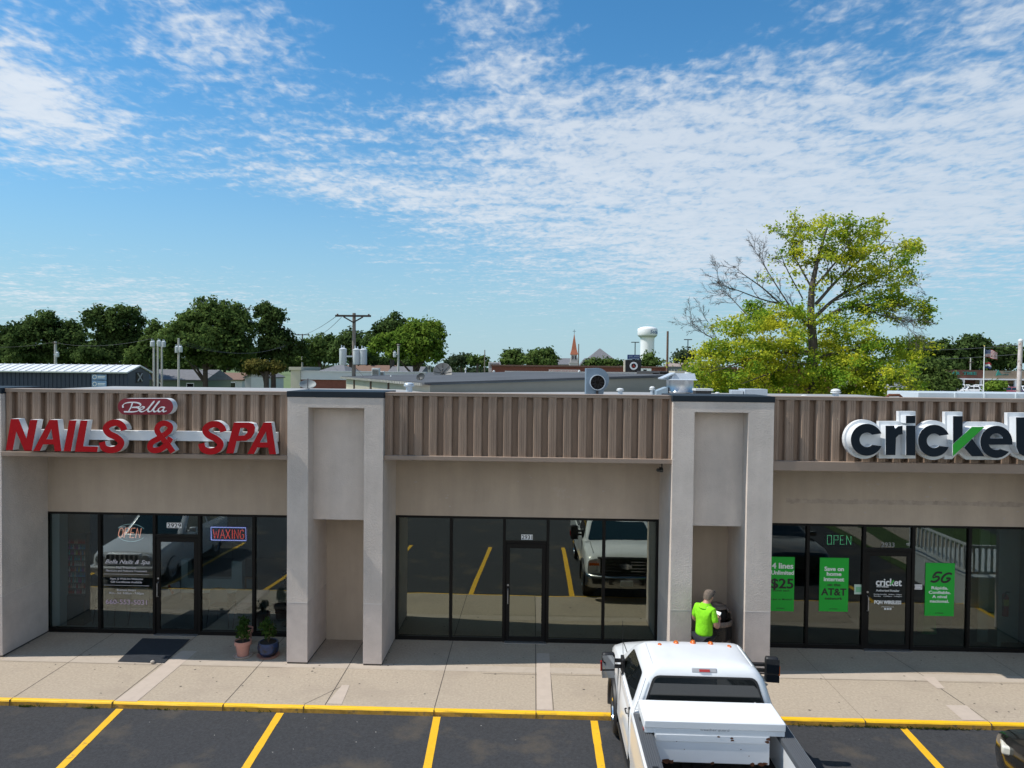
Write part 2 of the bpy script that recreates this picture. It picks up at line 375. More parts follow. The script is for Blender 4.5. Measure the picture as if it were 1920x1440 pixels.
# ------------------------------------------------------------------ ground, lot, pavement
LOT = -.10
ASPH = mat('asphalt', (.043, .0445, .049), .9, var=.26, scale=24, detail=10, bump=.5, bscale=160, spec=.25, dark=(.092, .078, .063), dscale=.85, dlo=.54, dhi=.7)
CONC = mat('pavement concrete', (.385, .322, .252), .92, var=.17, scale=22, detail=10, bump=.3, bscale=140, spec=.2, dark=(.31, .255, .205), dscale=.9, dlo=.5, dhi=.8)
SMOOTHC = mat('smooth cement', (.41, .35, .29), .9, var=.07, scale=5, spec=.2)
JOINT = mat('joint filler', (.085, .072, .06), .95)
YELLOW = mat('yellow road paint', (.74, .41, .012), .65, var=.08, scale=7, bump=.2, bscale=60, dark=(.22, .15, .05), dscale=7, dlo=.6, dhi=.76)
KERBY = mat('yellow kerb paint', (.80, .46, .006), .6, var=.05, scale=4, bump=.25, bscale=40, dark=(.45, .25, .04), dscale=6, dlo=.58, dhi=.8)
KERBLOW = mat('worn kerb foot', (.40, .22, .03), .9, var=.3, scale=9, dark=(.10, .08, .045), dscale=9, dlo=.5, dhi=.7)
GRASSG = mat('rough grass', (.10, .14, .045), .95, var=.3, scale=.35, detail=8, bump=.6, bscale=9)
LIGHTLOT = mat('old paving', (.22, .21, .2), .95, var=.12, scale=.2, detail=8)
MB().box(-1800, 1800, -300, 4000, -1.2, LOT-.012).struct('ground', GRASSG)
MB().box(-60, 60, -45, 11.98, -.6, LOT).struct('parking_lot', ASPH)
b = MB(); b.box(-60, 11.2, 12.035, 15.6, -.5, 0); b.struct('sidewalk', CONC)
# kerb with a rounded edge, painted yellow
b = MB(); prof = [(12.035, .001), (11.995, .001), (11.972, -.008), (11.957, -.03), (11.95, -.105)]
rnd = random.Random(3); xs = [-60+i*.23 for i in range(int(71.2/.23)+1)]
rings = []
for x in xs: rings.append([(x, y+rnd.uniform(-.004, .004), z) for y, z in prof])
for i in range(len(xs)-1):
    for j in range(len(prof)-1):
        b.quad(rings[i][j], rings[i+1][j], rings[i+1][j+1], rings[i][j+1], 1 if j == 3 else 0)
b.box(11.2-.12, 11.2, 12.0, 15.6, -.3, .002, 0)
for x in (-14.5, -12.7, -10.8, -9.03, -7.22, -5.28, -3.88, -1.63, .115, 2.2, 4.0, 5.64, 7.72, 9.52): b.box(x-.005, x+.005, 11.946, 12.034, -.1, .0035, 2)
b.struct('kerb', [KERBY, KERBLOW, JOINT], recalc=True)
# bay lines
for x0, x1 in ((-17.9, -17.85), (-12.45, -12.40), (-9.77, -9.72), (-7.07, -6.86), (-4.27, -4.16), (-1.57, -1.48), (1.10, 1.08), (3.66, 3.64), (6.26, 6.14), (8.90, 8.86)):
    q = MB(); k = 14
    for i in range(k):
        ya, yb = 11.93-i*5.2/k, 11.93-(i+1)*5.2/k
        xa, xb = x0+(x1-x0)*(i/k)*2.4, x0+(x1-x0)*((i+1)/k)*2.4
        wa, wb = .062+rnd.uniform(-.004, .004), .062+rnd.uniform(-.004, .004)
        q.quad((xa-wa, ya, LOT+.004), (xa+wa, ya, LOT+.004), (xb+wb, yb, LOT+.004), (xb-wb, yb, LOT+.004))
    q.struct('parking_line', YELLOW)
# second row of bay lines behind the camera's feet, as mirrored in the glass
for x in (-7.0, -4.3, -1.6, 1.0, 3.6):
    q = MB(); q.box(x-.06, x+.06, -6, -.6, LOT, LOT+.004); q.struct('parking_line', YELLOW)
# joints, patches of new cement
j = MB()
def jl(pts, w=.009):
    w *= .72
    for (xa, ya), (xb, yb) in zip(pts, pts[1:]):
        d = Vector((xb-xa, yb-ya)).normalized(); n_ = Vector((-d.y, d.x))*w
        j.quad((xa-n_.x, ya-n_.y, .003), (xb-n_.x, yb-n_.y, .003), (xb+n_.x, yb+n_.y, .003), (xa+n_.x, ya+n_.y, .003))
for x, w in ((-14.5, .01), (-12.7, .01), (-10.8, .01), (-9.05, .008), (-5.30, .009), (-3.55, .010), (-1.65, .009), (5.62, .004), (9.5, .006)): jl([(x, 15.06), (x+.02, 12.05)], w)
jl([(-7.20, 15.06), (-7.22, 12.05)], .009); jl([(.12, 15.06), (.115, 12.05)], .009); jl([(.40, 13.6), (.42, 12.05)], .006); jl([(-3.42, 12.8), (-3.9, 12.05)], .006)
jl([(7.42, 15.0), (7.50, 14.5), (7.60, 13.8)], .008); jl([(7.62, 13.25), (7.68, 12.62)], .012); jl([(7.70, 12.5), (7.72, 12.05)], .008); jl([(4.7, 13.55), (9.6, 13.55)], .004)
jl([(-12, 13.52), (-4.8, 13.50)], .004); jl([(-.9, 13.46), (2.6, 13.48)], .006)
rnd = random.Random(11)
for i in range(170):                                           # grit and gum spots
    x, y, r = rnd.uniform(-10.5, 10), rnd.uniform(12.15, 14.9), rnd.uniform(.006, .022)
    j.add([(x+r*cos(a)*rnd.uniform(.6, 1.6), y+r*sin(a), .0035) for a in (0, 1.2, 2.5, 3.8, 5.1)], [(0, 1, 2, 3, 4)], 0)
j.struct('pavement_joints', JOINT)
p = MB()
for (x0, x1, x2, x3, y0, y1) in ((-7.20, -6.81, -7.12, -6.80, 12.0, 14.2), (.13, .40, .14, .40, 12.06, 14.48), (-3.52, -3.25, -3.44, -3.30, 12.09, 12.82), (7.54, 7.78, 7.56, 7.70, 13.76, 13.26), (7.33, 7.69, 7.31, 7.68, 12.60, 12.06)):
    p.quad((x0, y0, .005), (x1, y0, .005), (x3, y1, .005), (x2, y1, .005))
p.struct('pavement_patches', mat('new cement', (.45, .375, .315), .9, var=.06, scale=6))
b = MB(); b.quad((-10.4, 13.54, .002), (4.8, 13.54, .002), (4.8, 13.80, .002), (-10.4, 13.80, .002)); b.quad((4.8, 13.56, .002), (10.2, 13.62, .002), (10.2, 13.9, .002), (4.8, 13.9, .002))
b.struct('pavement_band', SMOOTHC)
# pale bits of litter on the asphalt, weeds in the kerb joint
b = MB(); rnd = random.Random(5)
for i in range(46):
    x, y, r = rnd.uniform(-9, 9), rnd.uniform(9.6, 11.85), rnd.uniform(.004, .011)
    b.add([(x+r*cos(a)*1.5, y+r*sin(a)*rnd.uniform(.6, 1.2), LOT+.004+.006*(k % 2)) for k, a in enumerate((0, 1.3, 2.4, 3.7, 5))], [(0, 1, 2, 3, 4)])
b.solo('grit', mat('pale grit', (.3, .29, .27), .9), 'pale grit and paper bits scattered over the dark asphalt bays', 'grit', kind='stuff')
b = MB(); rnd = random.Random(9)
for cx, n, sp in ((-8.72, 60, .12), (-7.55, 34, .08), (-6.30, 26, .2), (4.7, 60, .5), (5.6, 80, .4), (6.5, 130, .45), (6.95, 110, .3), (-4.6, 14, .3)):
    for i in range(n):
        x = rnd.gauss(cx, sp); y = 11.94+rnd.uniform(-.02, .012); a = rnd.uniform(0, 6.28); l = rnd.uniform(.015, .06); wd = rnd.uniform(.004, .010)
        dx, dy = cos(a)*l*.7, -abs(sin(a))*l*.8
        b.add([(x-wd, y, LOT), (x+wd, y, LOT), (x+dx+wd, y+dy, LOT+l*.8), (x+dx-wd, y+dy, LOT+l*.7)], [(0, 1, 2, 3)])
b.solo('weeds', leafmat('weed leaves', (.05, .09, .02), (.11, .13, .035), 20), 'low green weeds growing along the foot of the yellow kerb', 'weeds', kind='stuff', recalc=False)

# ------------------------------------------------------------------ the strip of shops
GP = 15.10; PF = 13.70; WALLF = 15.04
mall = thing('shop_building', 'beige stucco strip of shops with ribbed brown metal fascia and dark glass storefronts', 'shop building', (0, 14.4, 0))
def pillar(x0, x1, la, lb):
    b = MB()
    for a, c in ((x0, la), (lb, x1)):
        b.box(a, c, PF, WALLF-.002, 1.222, 5.25, 0); b.box(a, c, PF, WALLF-.002, .035, 1.214, 1); b.box(a+.008, c-.008, PF+.008, WALLF-.01, 0, .035, 2)
        b.box(a+.002, c-.002, PF+.002, WALLF-.01, 1.214, 1.222, 3); b.box(a+.004, c-.004, PF-.002, PF+.002, 1.212, 1.224, 3)
    b.box(la, lb, PF, WALLF-.002, 5.05, 5.25, 0)                          # header
    b.box(la, lb, PF+.34, WALLF-.003, 2.79, 5.05, 0)                       # upper niche panel
    b.box(la, lb, WALLF-.06, WALLF+.1, 0, 2.79, 4)                        # back of the lower niche
    o = b.build('pillar', [STUCCO, STUCCO_LOW, JOINT, mat('joint bead', (.62, .58, .54), .8), TANWALL], mall)
    c = MB(); c.box(x0-.012, x1+.012, PF-.009, PF+1.2, 5.25, 5.365); c.build('cap_flashing', NAVYCAP, o, bevel=.004)
    return o
pillar(-4.78, -2.90, -4.37, -3.27); pillar(2.70, 4.62, 3.11, 4.135); pillar(-12.4, -10.49, -12.0, -10.9); pillar(10.66, 12.4, 11.06, 11.96)
def fascia(x0, x1, zt, zb, ytrim, yflat, btrim, phase):
    b = MB(); pitch = .2925; d = .13
    prof = []; x = x0-phase
    while x < x1+.3:
        prof += [(x, yflat+d), (x+.006, yflat+.024), (x+.028, yflat), (x+.075, yflat), (x+.078, yflat+.006), (x+.086, yflat+.006), (x+.089, yflat), (x+.112, yflat), (x+.115, yflat+.006), (x+.123, yflat+.006), (x+.126, yflat), (x+.160, yflat), (x+.178, yflat+.02), (x+.186, yflat+d)]; x += pitch
    prof = [(min(max(px, x0), x1), py) for px, py in prof if x0-.31 < px < x1+.31]
    out = []
    for q in prof:
        if not out or q[0] > out[-1][0]+1e-5: out.append(q)
    for (xa, ya), (xb, yb) in zip(out, out[1:]): b.quad((xa, ya, zb+.02), (xb, yb, zb+.02), (xb, yb, zt-.02), (xa, ya, zt-.02))
    o = b.build('fascia_panel', BROWN, mall, recalc=False)
    t = MB(); t.box(x0, x1, yflat-.010, yflat+d+.3, zt-.065, zt); t.box(x0, x1, yflat-.018, yflat-.010, zt-.012, zt+.004)
    t.box(x0, x1, yflat+d+.004, yflat+d+.05, zb, zt-.065); t.build('top_trim', BROWNTRIM, o, bevel=.006)
    t = MB(); t.box(x0+.001, x1-.001, ytrim, yflat+d+.02, zb-btrim, zb+.03); t.box(x0+.001, x1-.001, yflat+d+.02, WALLF+.02, zb-btrim+.004, zb-.005)
    t.build('bottom_trim', BROWNTRIM, o, bevel=.005)
    r = random.Random(int(x0*10)+50)
    for i in range(9):                                                     # fixings left by old signs
        k = r.randrange(1, max(2, int((x1-x0)/pitch)-1)); xx = x0-phase+k*pitch+.094+r.uniform(-.04, .04); zz = zb+r.uniform(.2, 1.05)
        s = MB(); s.cyl((xx, yflat-.008, zz), (xx, yflat+.002, zz), r.choice((.008, .011, .015)), n=8)
        s.build('old_fixing', mat('old brass fixing', (.30, .24, .17), .5, var=.4, scale=9), o)
    return o
fascia(-10.49, -4.78, 5.345, 4.075, 13.685, 13.80, .055, .05)
fascia(-2.90, 2.70, 5.355, 4.095, 13.76, 13.84, .055, .02)
fascia(4.62, 10.66, 5.365, 4.095, 13.74, 13.84, .15, .03)
# recessed walls over the glass
for x0, x1, zb in ((-10.6, -4.78, 2.645), (-2.90, 2.70, 2.69), (4.62, 10.66, 2.655)):
    b = MB(); b.box(x0, x1, WALLF, WALLF+.16, zb, 4.3); o = b.build('upper_wall', TANWALL, mall)
b = MB(); rr = random.Random(2)
# the scraped strip and scars where old lettering was
for i in range(60):
    x = 5.35+i*.088; b.box(x, x+.087, WALLF-.002, WALLF, 3.08+rr.uniform(-.012, .012), 3.17+rr.uniform(-.015, .015))
b.build('sign_scar', mat('old sign scar', (.37, .31, .255), .95, var=.2, scale=6), mall)
b = MB()
for i in range(34):
    bay = rr.choice(((-2.6, 2.4), (4.9, 10.2))); x, z = rr.uniform(*bay), rr.uniform(2.75, 3.75); r = rr.uniform(.01, .04)
    b.add([(x+r*cos(a)*rr.uniform(.5, 1.5), WALLF-.0015, z+r*.6*sin(a)*rr.uniform(.6, 1.3)) for a in (0, 1, 2.1, 3.2, 4.2, 5.2)], [tuple(range(6))])
b.build('wall_scuff', mat('pale wall scuff', (.43, .37, .33), .9), mall)  # pale scuffs scattered over the upper walls
# roof deck and back
b = MB(); b.box(-18, 13.5, 14.35, 30, 4.6, 4.9); b.build('roof', mat('roof membrane', (.30, .30, .30), .9, var=.1, scale=.6), mall)
b = MB(); b.box(-18, -12.4, 13.9, 15.3, 0, 5.3); b.box(-18, 13.5, 29.8, 30, 0, 4.6); b.box(12.4, 13.5, 13.9, 15.3, 0, 5.3); b.build('end_wall', STUCCO, mall)

# storefronts
GL_MID = glass('mirror coated glass', (.30, .34, .32), .215, (.86, .92, .80))
GL_NAIL = glass('clear shop glass', (.70, .76, .77), .085, (.9, .95, .92))
GL_CRI = glass('tinted shop glass', (.50, .56, .55), .06, (.9, .95, .9))
def storefront(xs, ztop, door_i, gm, dtop, floorc, wallc, depth=6.0):
    f = MB(); w = .032; ya, yb = WALLF+.018, WALLF+.13
    x0, x1 = xs[0], xs[-1]
    f.box(x0, x1, ya, yb, ztop-.055, ztop+.01)                     # head
    for i in range(len(xs)-1):
        if i != door_i: f.box(xs[i], xs[i+1], ya, yb, 0, .085)     # sill
    for x in xs: f.box(x-w, x+w, ya-.006, yb-.004, 0, ztop-.02)
    f.box(xs[door_i], xs[door_i+1], ya+.002, yb-.006, dtop, dtop+.06)
    fr = f.build('storefront_frame', FRAME, mall, bevel=.004)
    for i in range(len(xs)-1):
        zb = dtop+.06 if i == door_i else .085
        g = MB(); g.box(xs[i]+w, xs[i+1]-w, GP, GP+.006, zb, ztop-.055); g.build('window_pane', gm, fr)
    a, c = xs[door_i]+w+.008, xs[door_i+1]-w-.008
    d = MB(); s = .085; y0, y1 = ya+.012, ya+.056
    d.box(a, a+s, y0, y1, .012, dtop-.006); d.box(c-s, c, y0, y1, .012, dtop-.006); d.box(a+s, c-s, y0, y1, dtop-.105, dtop-.006); d.box(a+s, c-s, y0, y1, .012, .115)
    d.box(a+s, c-s, y0+.06, y1+.04, .97, 1.0)
    do = d.build('door', FRAME, mall, bevel=.004)
    g = MB(); g.box(a+s, c-s, y0+.02, y0+.026, .115, dtop-.105); g.build('door_pane', gm, do)
    h = MB(); hx = a+s*.55; h.tube([(hx, y0, .82), (hx, y0-.055, .84), (hx, y0-.055, 1.12), (hx, y0, 1.14)], .011, 8); h.cyl((hx, y0-.012, 1.22), (hx, y0, 1.22), .02, n=10)
    h.build('handle', ALU, do)
    t = MB(); t.box(a-.02, c+.02, ya-.09, ya+.05, .0, .012); t.build('threshold', ALU, do)
    # the room behind
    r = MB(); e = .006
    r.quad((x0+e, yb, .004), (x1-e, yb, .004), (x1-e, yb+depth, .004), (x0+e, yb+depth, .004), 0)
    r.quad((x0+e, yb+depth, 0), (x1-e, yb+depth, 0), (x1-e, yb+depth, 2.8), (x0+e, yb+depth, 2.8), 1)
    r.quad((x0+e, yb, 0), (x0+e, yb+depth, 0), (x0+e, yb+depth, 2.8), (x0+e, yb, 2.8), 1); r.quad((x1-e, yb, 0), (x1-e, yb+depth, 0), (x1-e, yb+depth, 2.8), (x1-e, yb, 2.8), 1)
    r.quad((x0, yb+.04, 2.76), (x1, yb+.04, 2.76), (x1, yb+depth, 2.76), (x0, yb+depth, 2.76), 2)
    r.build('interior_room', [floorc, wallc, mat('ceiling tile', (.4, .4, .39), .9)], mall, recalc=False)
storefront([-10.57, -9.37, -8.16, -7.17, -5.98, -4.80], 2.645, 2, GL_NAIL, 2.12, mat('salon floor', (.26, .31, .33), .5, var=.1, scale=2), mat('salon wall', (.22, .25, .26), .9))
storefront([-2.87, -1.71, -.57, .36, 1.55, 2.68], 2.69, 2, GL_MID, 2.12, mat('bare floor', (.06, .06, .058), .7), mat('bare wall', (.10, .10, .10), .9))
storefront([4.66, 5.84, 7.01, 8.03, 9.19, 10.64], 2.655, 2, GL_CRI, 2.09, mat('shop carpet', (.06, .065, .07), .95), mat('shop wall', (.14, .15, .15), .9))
# pilaster just inside the salon window, daylight painted into its colour, floor lip
b = MB(); b.box(-10.53, -10.36, 15.22, 15.5, 0, 2.7); b.build('pilaster', mat('daylit salon wall', (.48, .56, .60), .8), mall)
# small camera-like floodlight under the centre fascia
t = thing('flood_light', 'small dark floodlight fixed under the right end of the middle fascia', 'light', (2.50, 14.0, 3.86))
b = MB(); b.cyl((2.55, 13.97, 4.04), (2.55, 13.97, 3.93), .012); b.build('arm', BLACK, t)
b = MB(); b.obox((2.53, 13.95, 3.90), (.07, .09, .06), Matrix.Rotation(.5, 3, 'X')); b.ball((2.47, 13.95, 3.89), .035); b.build('head', mat('lamp body', (.02, .022, .02), .5), t)
# ------------------------------------------------------------------ the salon sign
C1 = lambda x, y: (x/3.42857, 720+y/3.42857)
C4 = lambda x, y: (x/10.2857, 720+y/10.2857)
def tr(pts, cf, Y): return [(p.x, p.z) for p in (at(*cf(x, y), Y) for x, y in pts)]
LY = 13.50
sg = thing('shop_sign', 'red block letters NAILS & SPA on a white bar across the left brown fascia', 'shop sign', (-7.5, 13.7, 4.1))
def letter(loops, cf, name='letter', depth=.15, off=0, parent=None, face=None, side=None, Y=LY):
    b = MB(); b.plate([tr(l, cf, Y) for l in loops], Y+off, Y+depth+off, 0, 1)
    b.plate([tr(l, cf, Y) for l in loops], Y+off+.0, Y+off+.0, 0) if False else None
    return b
def add_letter(loopsets, cf=C1):
    b = MB()
    for k, loops in enumerate(loopsets): b.plate([tr(l, cf, LY) for l in loops], LY+.0015*k, LY+.16, 0, 1)
    b.build('letter', [REDFACE, WHITE_METAL], sg, recalc=True)
add_letter([[[(110,1275),(210,672),(360,672),(510,1045),(580,690),(725,690),(612,1285),(470,1285),(315,920),(245,1275)]]], C4)
add_letter([[[(640,1292),(955,690),(1110,690),(1185,1295),(1055,1295),(1035,1165),(830,1165),(770,1292)], [(900,1065),(1020,1065),(990,870)]]], C4)
add_letter([[[(409,433),(445,233),(492,233),(456,433)]]])
add_letter([[[(480,435),(517,234),(563,234),(535,400),(631,402),(625,437)]]])
Spts = [(797,298),(788,272),(755,250),(708,256),(681,285),(700,318),(748,343),(778,375),(760,411),(712,424),(668,410),(655,373)]
Sw = lambda t: 42
add_letter([[stroke(Spts, Sw, 7)]])
add_letter([[stroke([(1112,438),(1078,390),(1040,345),(1010,300),(1022,266),(1058,252),(1093,270),(1088,300),(1052,330)], 36, 7)],
            [stroke([(1060,324),(1020,350),(975,376),(964,408),(985,426),(1030,420),(1070,388),(1098,345)], 37, 7)]])
add_letter([[stroke([(x+639, y+9) for x, y in Spts], Sw, 7)]])
add_letter([[[(1453,446),(1503,247),(1600,247),(1630,256),(1641,280),(1636,312),(1616,346),(1585,364),(1521,367),(1502,446)], [(1546,283),(1580,283),(1592,296),(1588,315),(1572,330),(1533,332)][::-1]]])
add_letter([[[(1590,450),(1695,247),(1745,247),(1775,452),(1731,452),(1724,408),(1654,408),(1633,450)], [(1671,375),(1718,375),(1710,305)]]])
b = MB(); q = tr([(140,292),(1778,312),(1778,374),(140,352)], C1, 13.68)
b.plate([q], 13.66, 13.80, 0); b.build('raceway', WHITE_METAL, sg, bevel=.004)
# the oval above it
ov = thing('oval_sign', 'red oval sign with white script Bella above the red block letters', 'shop sign', (-7.45, 13.7, 4.9))
pts = []
for cx, a0 in ((1061, -90), (809, 90)):
    for i in range(17): a = radians(a0+i*180/16); pts.append((cx+52*cos(a), 145+52*sin(a)))
b = MB(); b.plate([tr(pts, C1, LY)], LY, LY+.17, 0, 1)
b.build('sign_box', [mat('crimson sign face', (.24, .006, .022), .4, var=.06, scale=3), WHITE_METAL], ov)
def script(b, strokes, cf, Y, nib=9, ang=35, m=0):
    ca, sa = cos(radians(ang)), sin(radians(ang)); eps = 0
    for pts in strokes:
        c = catmull(pts, 6)
        for (xa, ya), (xb, yb) in zip(c, c[1:]):
            dx, dy = xb-xa, yb-ya; l = max(math.hypot(dx, dy), 1e-6); nx, ny = -dy/l, dx/l
            w = 1.6+nib*abs(nx*ca-ny*sa)*.5; ex, ey = dx/l*.5, dy/l*.5; eps += .00002
            qd = [(xa-ex+nx*w, ya-ey+ny*w), (xb+ex+nx*w, yb+ey+ny*w), (xb+ex-nx*w, yb+ey-ny*w), (xa-ex-nx*w, ya-ey-ny*w)]
            b.plate([tr(qd, cf, Y)], Y-.004-eps, Y-.0005, m)
BELLA = [[(792,152),(790,138),(805,124),(840,118),(880,120),(903,130),(898,144),(870,149),(848,150)], [(848,150),(884,152),(896,162),(884,174),(850,179),(798,178)], [(852,122),(842,150),(826,178)],
         [(896,166),(920,160),(928,150),(914,147),(900,158),(900,172),(914,178),(932,172),(948,160)], [(942,168),(966,140),(984,116),(990,111),(986,122),(966,146),(952,168),(960,178),(978,172)],
         [(975,172),(1000,140),(1018,116),(1024,111),(1020,122),(1000,146),(988,168),(996,178),(1012,172)], [(1058,150),(1036,149),(1020,162),(1020,176),(1034,176),(1052,160),(1060,149)], [(1060,149),(1050,168),(1056,178),(1072,172)]]
b = MB(); script(b, BELLA, C1, LY, 8); b.build('script_lettering', mat('white vinyl', (.82, .82, .82), .5), ov)

# ------------------------------------------------------------------ the phone shop sign
C5 = lambda x, y: (1560+x/5.33333, 740+y/5.33333)
cs = thing('channel_letter_sign', 'white backed sign of dark lowercase letters with one bright green stroke on the right fascia', 'shop sign', (8.0, 13.8, 4.2))
LD = .19; BK = LY+LD
def circ(cx, cy, r, a0=0, a1=360, n=36): return [(cx+r*cos(radians(a0+(a1-a0)*i/n)), cy+r*sin(radians(a0+(a1-a0)*i/n))) for i in range(n+(0 if a1-a0 == 360 else 1))]
bk = MB()
for k, lp in enumerate([circ(318,446,196), [(470,266),(668,266),(668,166),(836,166),(836,638),(470,638)], circ(1012,455,198), [(1132,172),(1306,172),(1306,300),(1350,272),(1650,274),(1690,640),(1640,652),(1340,650),(1265,585),(1200,645),(1126,645)],
                        circ(1640,463,190), [(1756,180),(1960,180),(1960,300),(2030,300),(2030,655),(1900,655),(1800,610),(1756,520)]]):
    bk.plate([tr(lp, C5, BK)], BK+.0012*k, BK+.1, 0)
bk.build('backing_panel', WHITE_METAL, cs)
def cl(loopsets, face=NAVYFACE, name='letter'):
    b = MB()
    for k, loops in enumerate(loopsets): b.plate([tr(l, C5, LY) for l in loops], LY+.0015*k, BK, 0, 1)
    b.build(name, [face, WHITE_METAL], cs)
def cring(cx, cy, ro, ri, gap=23): # the letter c
    o = circ(cx, cy, ro, gap, 360-gap, 40); i = circ(cx, cy, ri, 360-gap*1.9, gap*1.9, 30)
    return o+i
cl([[cring(348, 451, 160, 72)]])
cl([[[(536,310),(622,310),(630,345),(660,316),(706,310),(706,395),(668,402),(640,430),(634,605),(536,603)]]])
cl([[[(740,310),(834,310),(834,608),(740,606)]], [[(740,210),(834,210),(834,286),(740,286)]]])
cl([[cring(1020, 461, 160, 72)]])
cl([[[(1210,214),(1306,214),(1306,400),(1210,490)]], [[(1402,440),(1525,616),(1398,616),(1322,530)]]])
cl([[[(1208,616),(1208,498),(1398,322),(1526,322)]]], GREENFACE, 'green_stroke')
eo = circ(1643, 472, 161, 40, 360, 40); 
cl([[circ(1643, 472, 161, 38, 360, 44)+[(1804,500),(1585,500)]+circ(1643, 472, 80, 160, 62, 14)[0:], [(1585,437),(1705,437)]+circ(1643, 455, 68, -20, -160, 14)]])
cl([[[(1840,226),(1938,226),(1938,312),(2012,312),(2012,398),(1938,398),(1938,490),(1955,522),(2010,524),(2010,612),(1930,618),(1870,590),(1842,520)]]])

# ------------------------------------------------------------------ things on the glass
OG = WALLF+.012     # just proud of the glass
PG = GP-.004
def zpx(px, py, Y=PG): p = at(px, py, Y); return p.x, p.z
GPOST = mat('green poster', (.012, .37, .035), .45, spec=.3); WPR = mat('white print', (.72, .74, .74), .5); BPR = mat('black print', (.008, .009, .009), .5)
def poster(x0, x1, z0, z1, lines, label):
    b = MB(); b.box(x0, x1, PG-.006, PG-.002, z0, z1, 0)
    for s, zz, w, h, m, cx in lines: text(b, s, (x0+x1)/2+(cx or 0), zz, PG-.006, w, h, m, .0015, off=.01, bold=h*.035 if h > .05 else 0)
    return b.solo('poster', [GPOST, WPR, BPR], label, 'poster')
poster(4.975, 5.575, .77, 1.925, [('4 lines', 1.68, .44, .115, 1, .05), ('Unlimited', 1.55, .47, .085, 1, .05), ('$25', 1.26, .47, .20, 2, .045), ('a month each', 1.19, .40, .04, 2, 0), ('it & just to Mexico!', 1.005, .52, .038, 2, 0), ('cricket', .82, .17, .03, 2, .02)],
       'green poster reading $25 half hidden behind the right pillar')
poster(6.10, 6.705, .785, 1.925, [('Save on', 1.65, .40, .085, 1, 0), ('home', 1.545, .30, .08, 1, 0), ('internet', 1.43, .42, .085, 1, 0), ('on the', 1.325, .27, .06, 2, 0), ('AT&T', 1.13, .52, .145, 2, 0), ('network', 1.035, .36, .06, 2, 0), ('cricket', .83, .17, .03, 2, 0)],
       'green poster about home internet left of the phone shop door')
g5 = poster(8.30, 8.905, .735, 1.855, [('Rápida.', 1.30, .34, .06, 1, 0), ('Confiable.', 1.205, .45, .06, 1, 0), ('A nivel', 1.115, .30, .06, 1, 0), ('nacional.', 1.02, .39, .06, 1, 0), ('cricket', .785, .17, .03, 2, 0)],
       'green poster reading 5G right of the phone shop door')
b = MB()
for st in ([(.42,1.0),(.14,1.0),(.085,.56),(.2,.62),(.33,.6),(.39,.42),(.33,.2),(.2,.12),(.04,.2)], [(.93,.86),(.80,.96),(.64,.88),(.55,.6),(.56,.3),(.66,.13),(.8,.13),(.90,.25),(.92,.47),(.74,.47)]):
    lp = stroke([(8.375+(x+.22*z)*.42, 1.43+z*.22) for x, z in st], .046, 6); b.plate([lp], PG-.0085, PG-.0062, 0)
x = b.build('bold_digits', BPR, g5)

def numplate(num, x0, x1, z0, z1, bg, fg, label):
    b = MB()
    if bg: b.box(x0, x1, PG-.003, PG-.001, z0, z1, 0)
    text(b, num, (x0+x1)/2, z0+(z1-z0)*.12, PG-.003, (x1-x0)*.92, (z1-z0)*.76, 1, .0012, off=.012)
    b.solo('house_number', [bg or fg, fg], label, 'number plate')
numplate('2929', -7.90, -7.57, 2.315, 2.43, WPR, BPR, 'white plate with number 2929 over the salon door')
numplate('2931', -.21, .035, 2.195, 2.305, WPR, BPR, 'small white plate with number 2931 over the middle door')
numplate('2933', 7.36, 7.66, 2.16, 2.285, None, mat('grey digits', (.20, .21, .21), .5), 'grey digits 2933 over the phone shop door')
b = MB(); b.box(-.16, -.02, PG-.003, PG-.001, 2.13, 2.18, 0); text(b, '2931', -.09, 2.14, PG-.003, .1, .025, 1, .001)
b.solo('small_number_label', [mat('grey label', (.25, .25, .25), .6), BPR], 'tiny grey number label under the white plate 2931', 'label')
# salon lettering
b = MB()
for s, cx, py, wpx, hz, m, sh in (('Bella Nails & Spa', 239, 1057, 86, .085, 0, .45), ('Nail Treatment', 237, 1066, 38, .042, 0, 0), ('Manicure and Pedicure Treatment', 237, 1072, 78, .042, 0, 0), ('Appt. & Walk-Ins Welcome', 237, 1087, 63, .042, 0, 0),
                               ('Gift Certificates Available', 237, 1093, 60, .042, 0, 0), ('Business Hours', 237, 1108, 36, .042, 0, 0), ('Mon - Sat  9:00am - 7:00pm', 237, 1114, 66, .042, 0, 0), ('660-553-5031', 237, 1133, 79, .10, 1, 0)):
    x, z = zpx(cx, py); text(b, s, x, z, PG, wpx/1331*15.4, hz, m, .0015, shear=sh, off=.006)
for py in (1077, 1098):
    x, z = zpx(237, py); b.box(x-.5, x+.5, PG-.0015, PG, z, z+.006, 0)
b.solo('window_lettering', [mat('white window film', (.62, .62, .66), .5), mat('lilac window film', (.52, .40, .52), .5)], 'white and lilac salon lettering with opening hours and phone number on the second pane', 'window lettering')
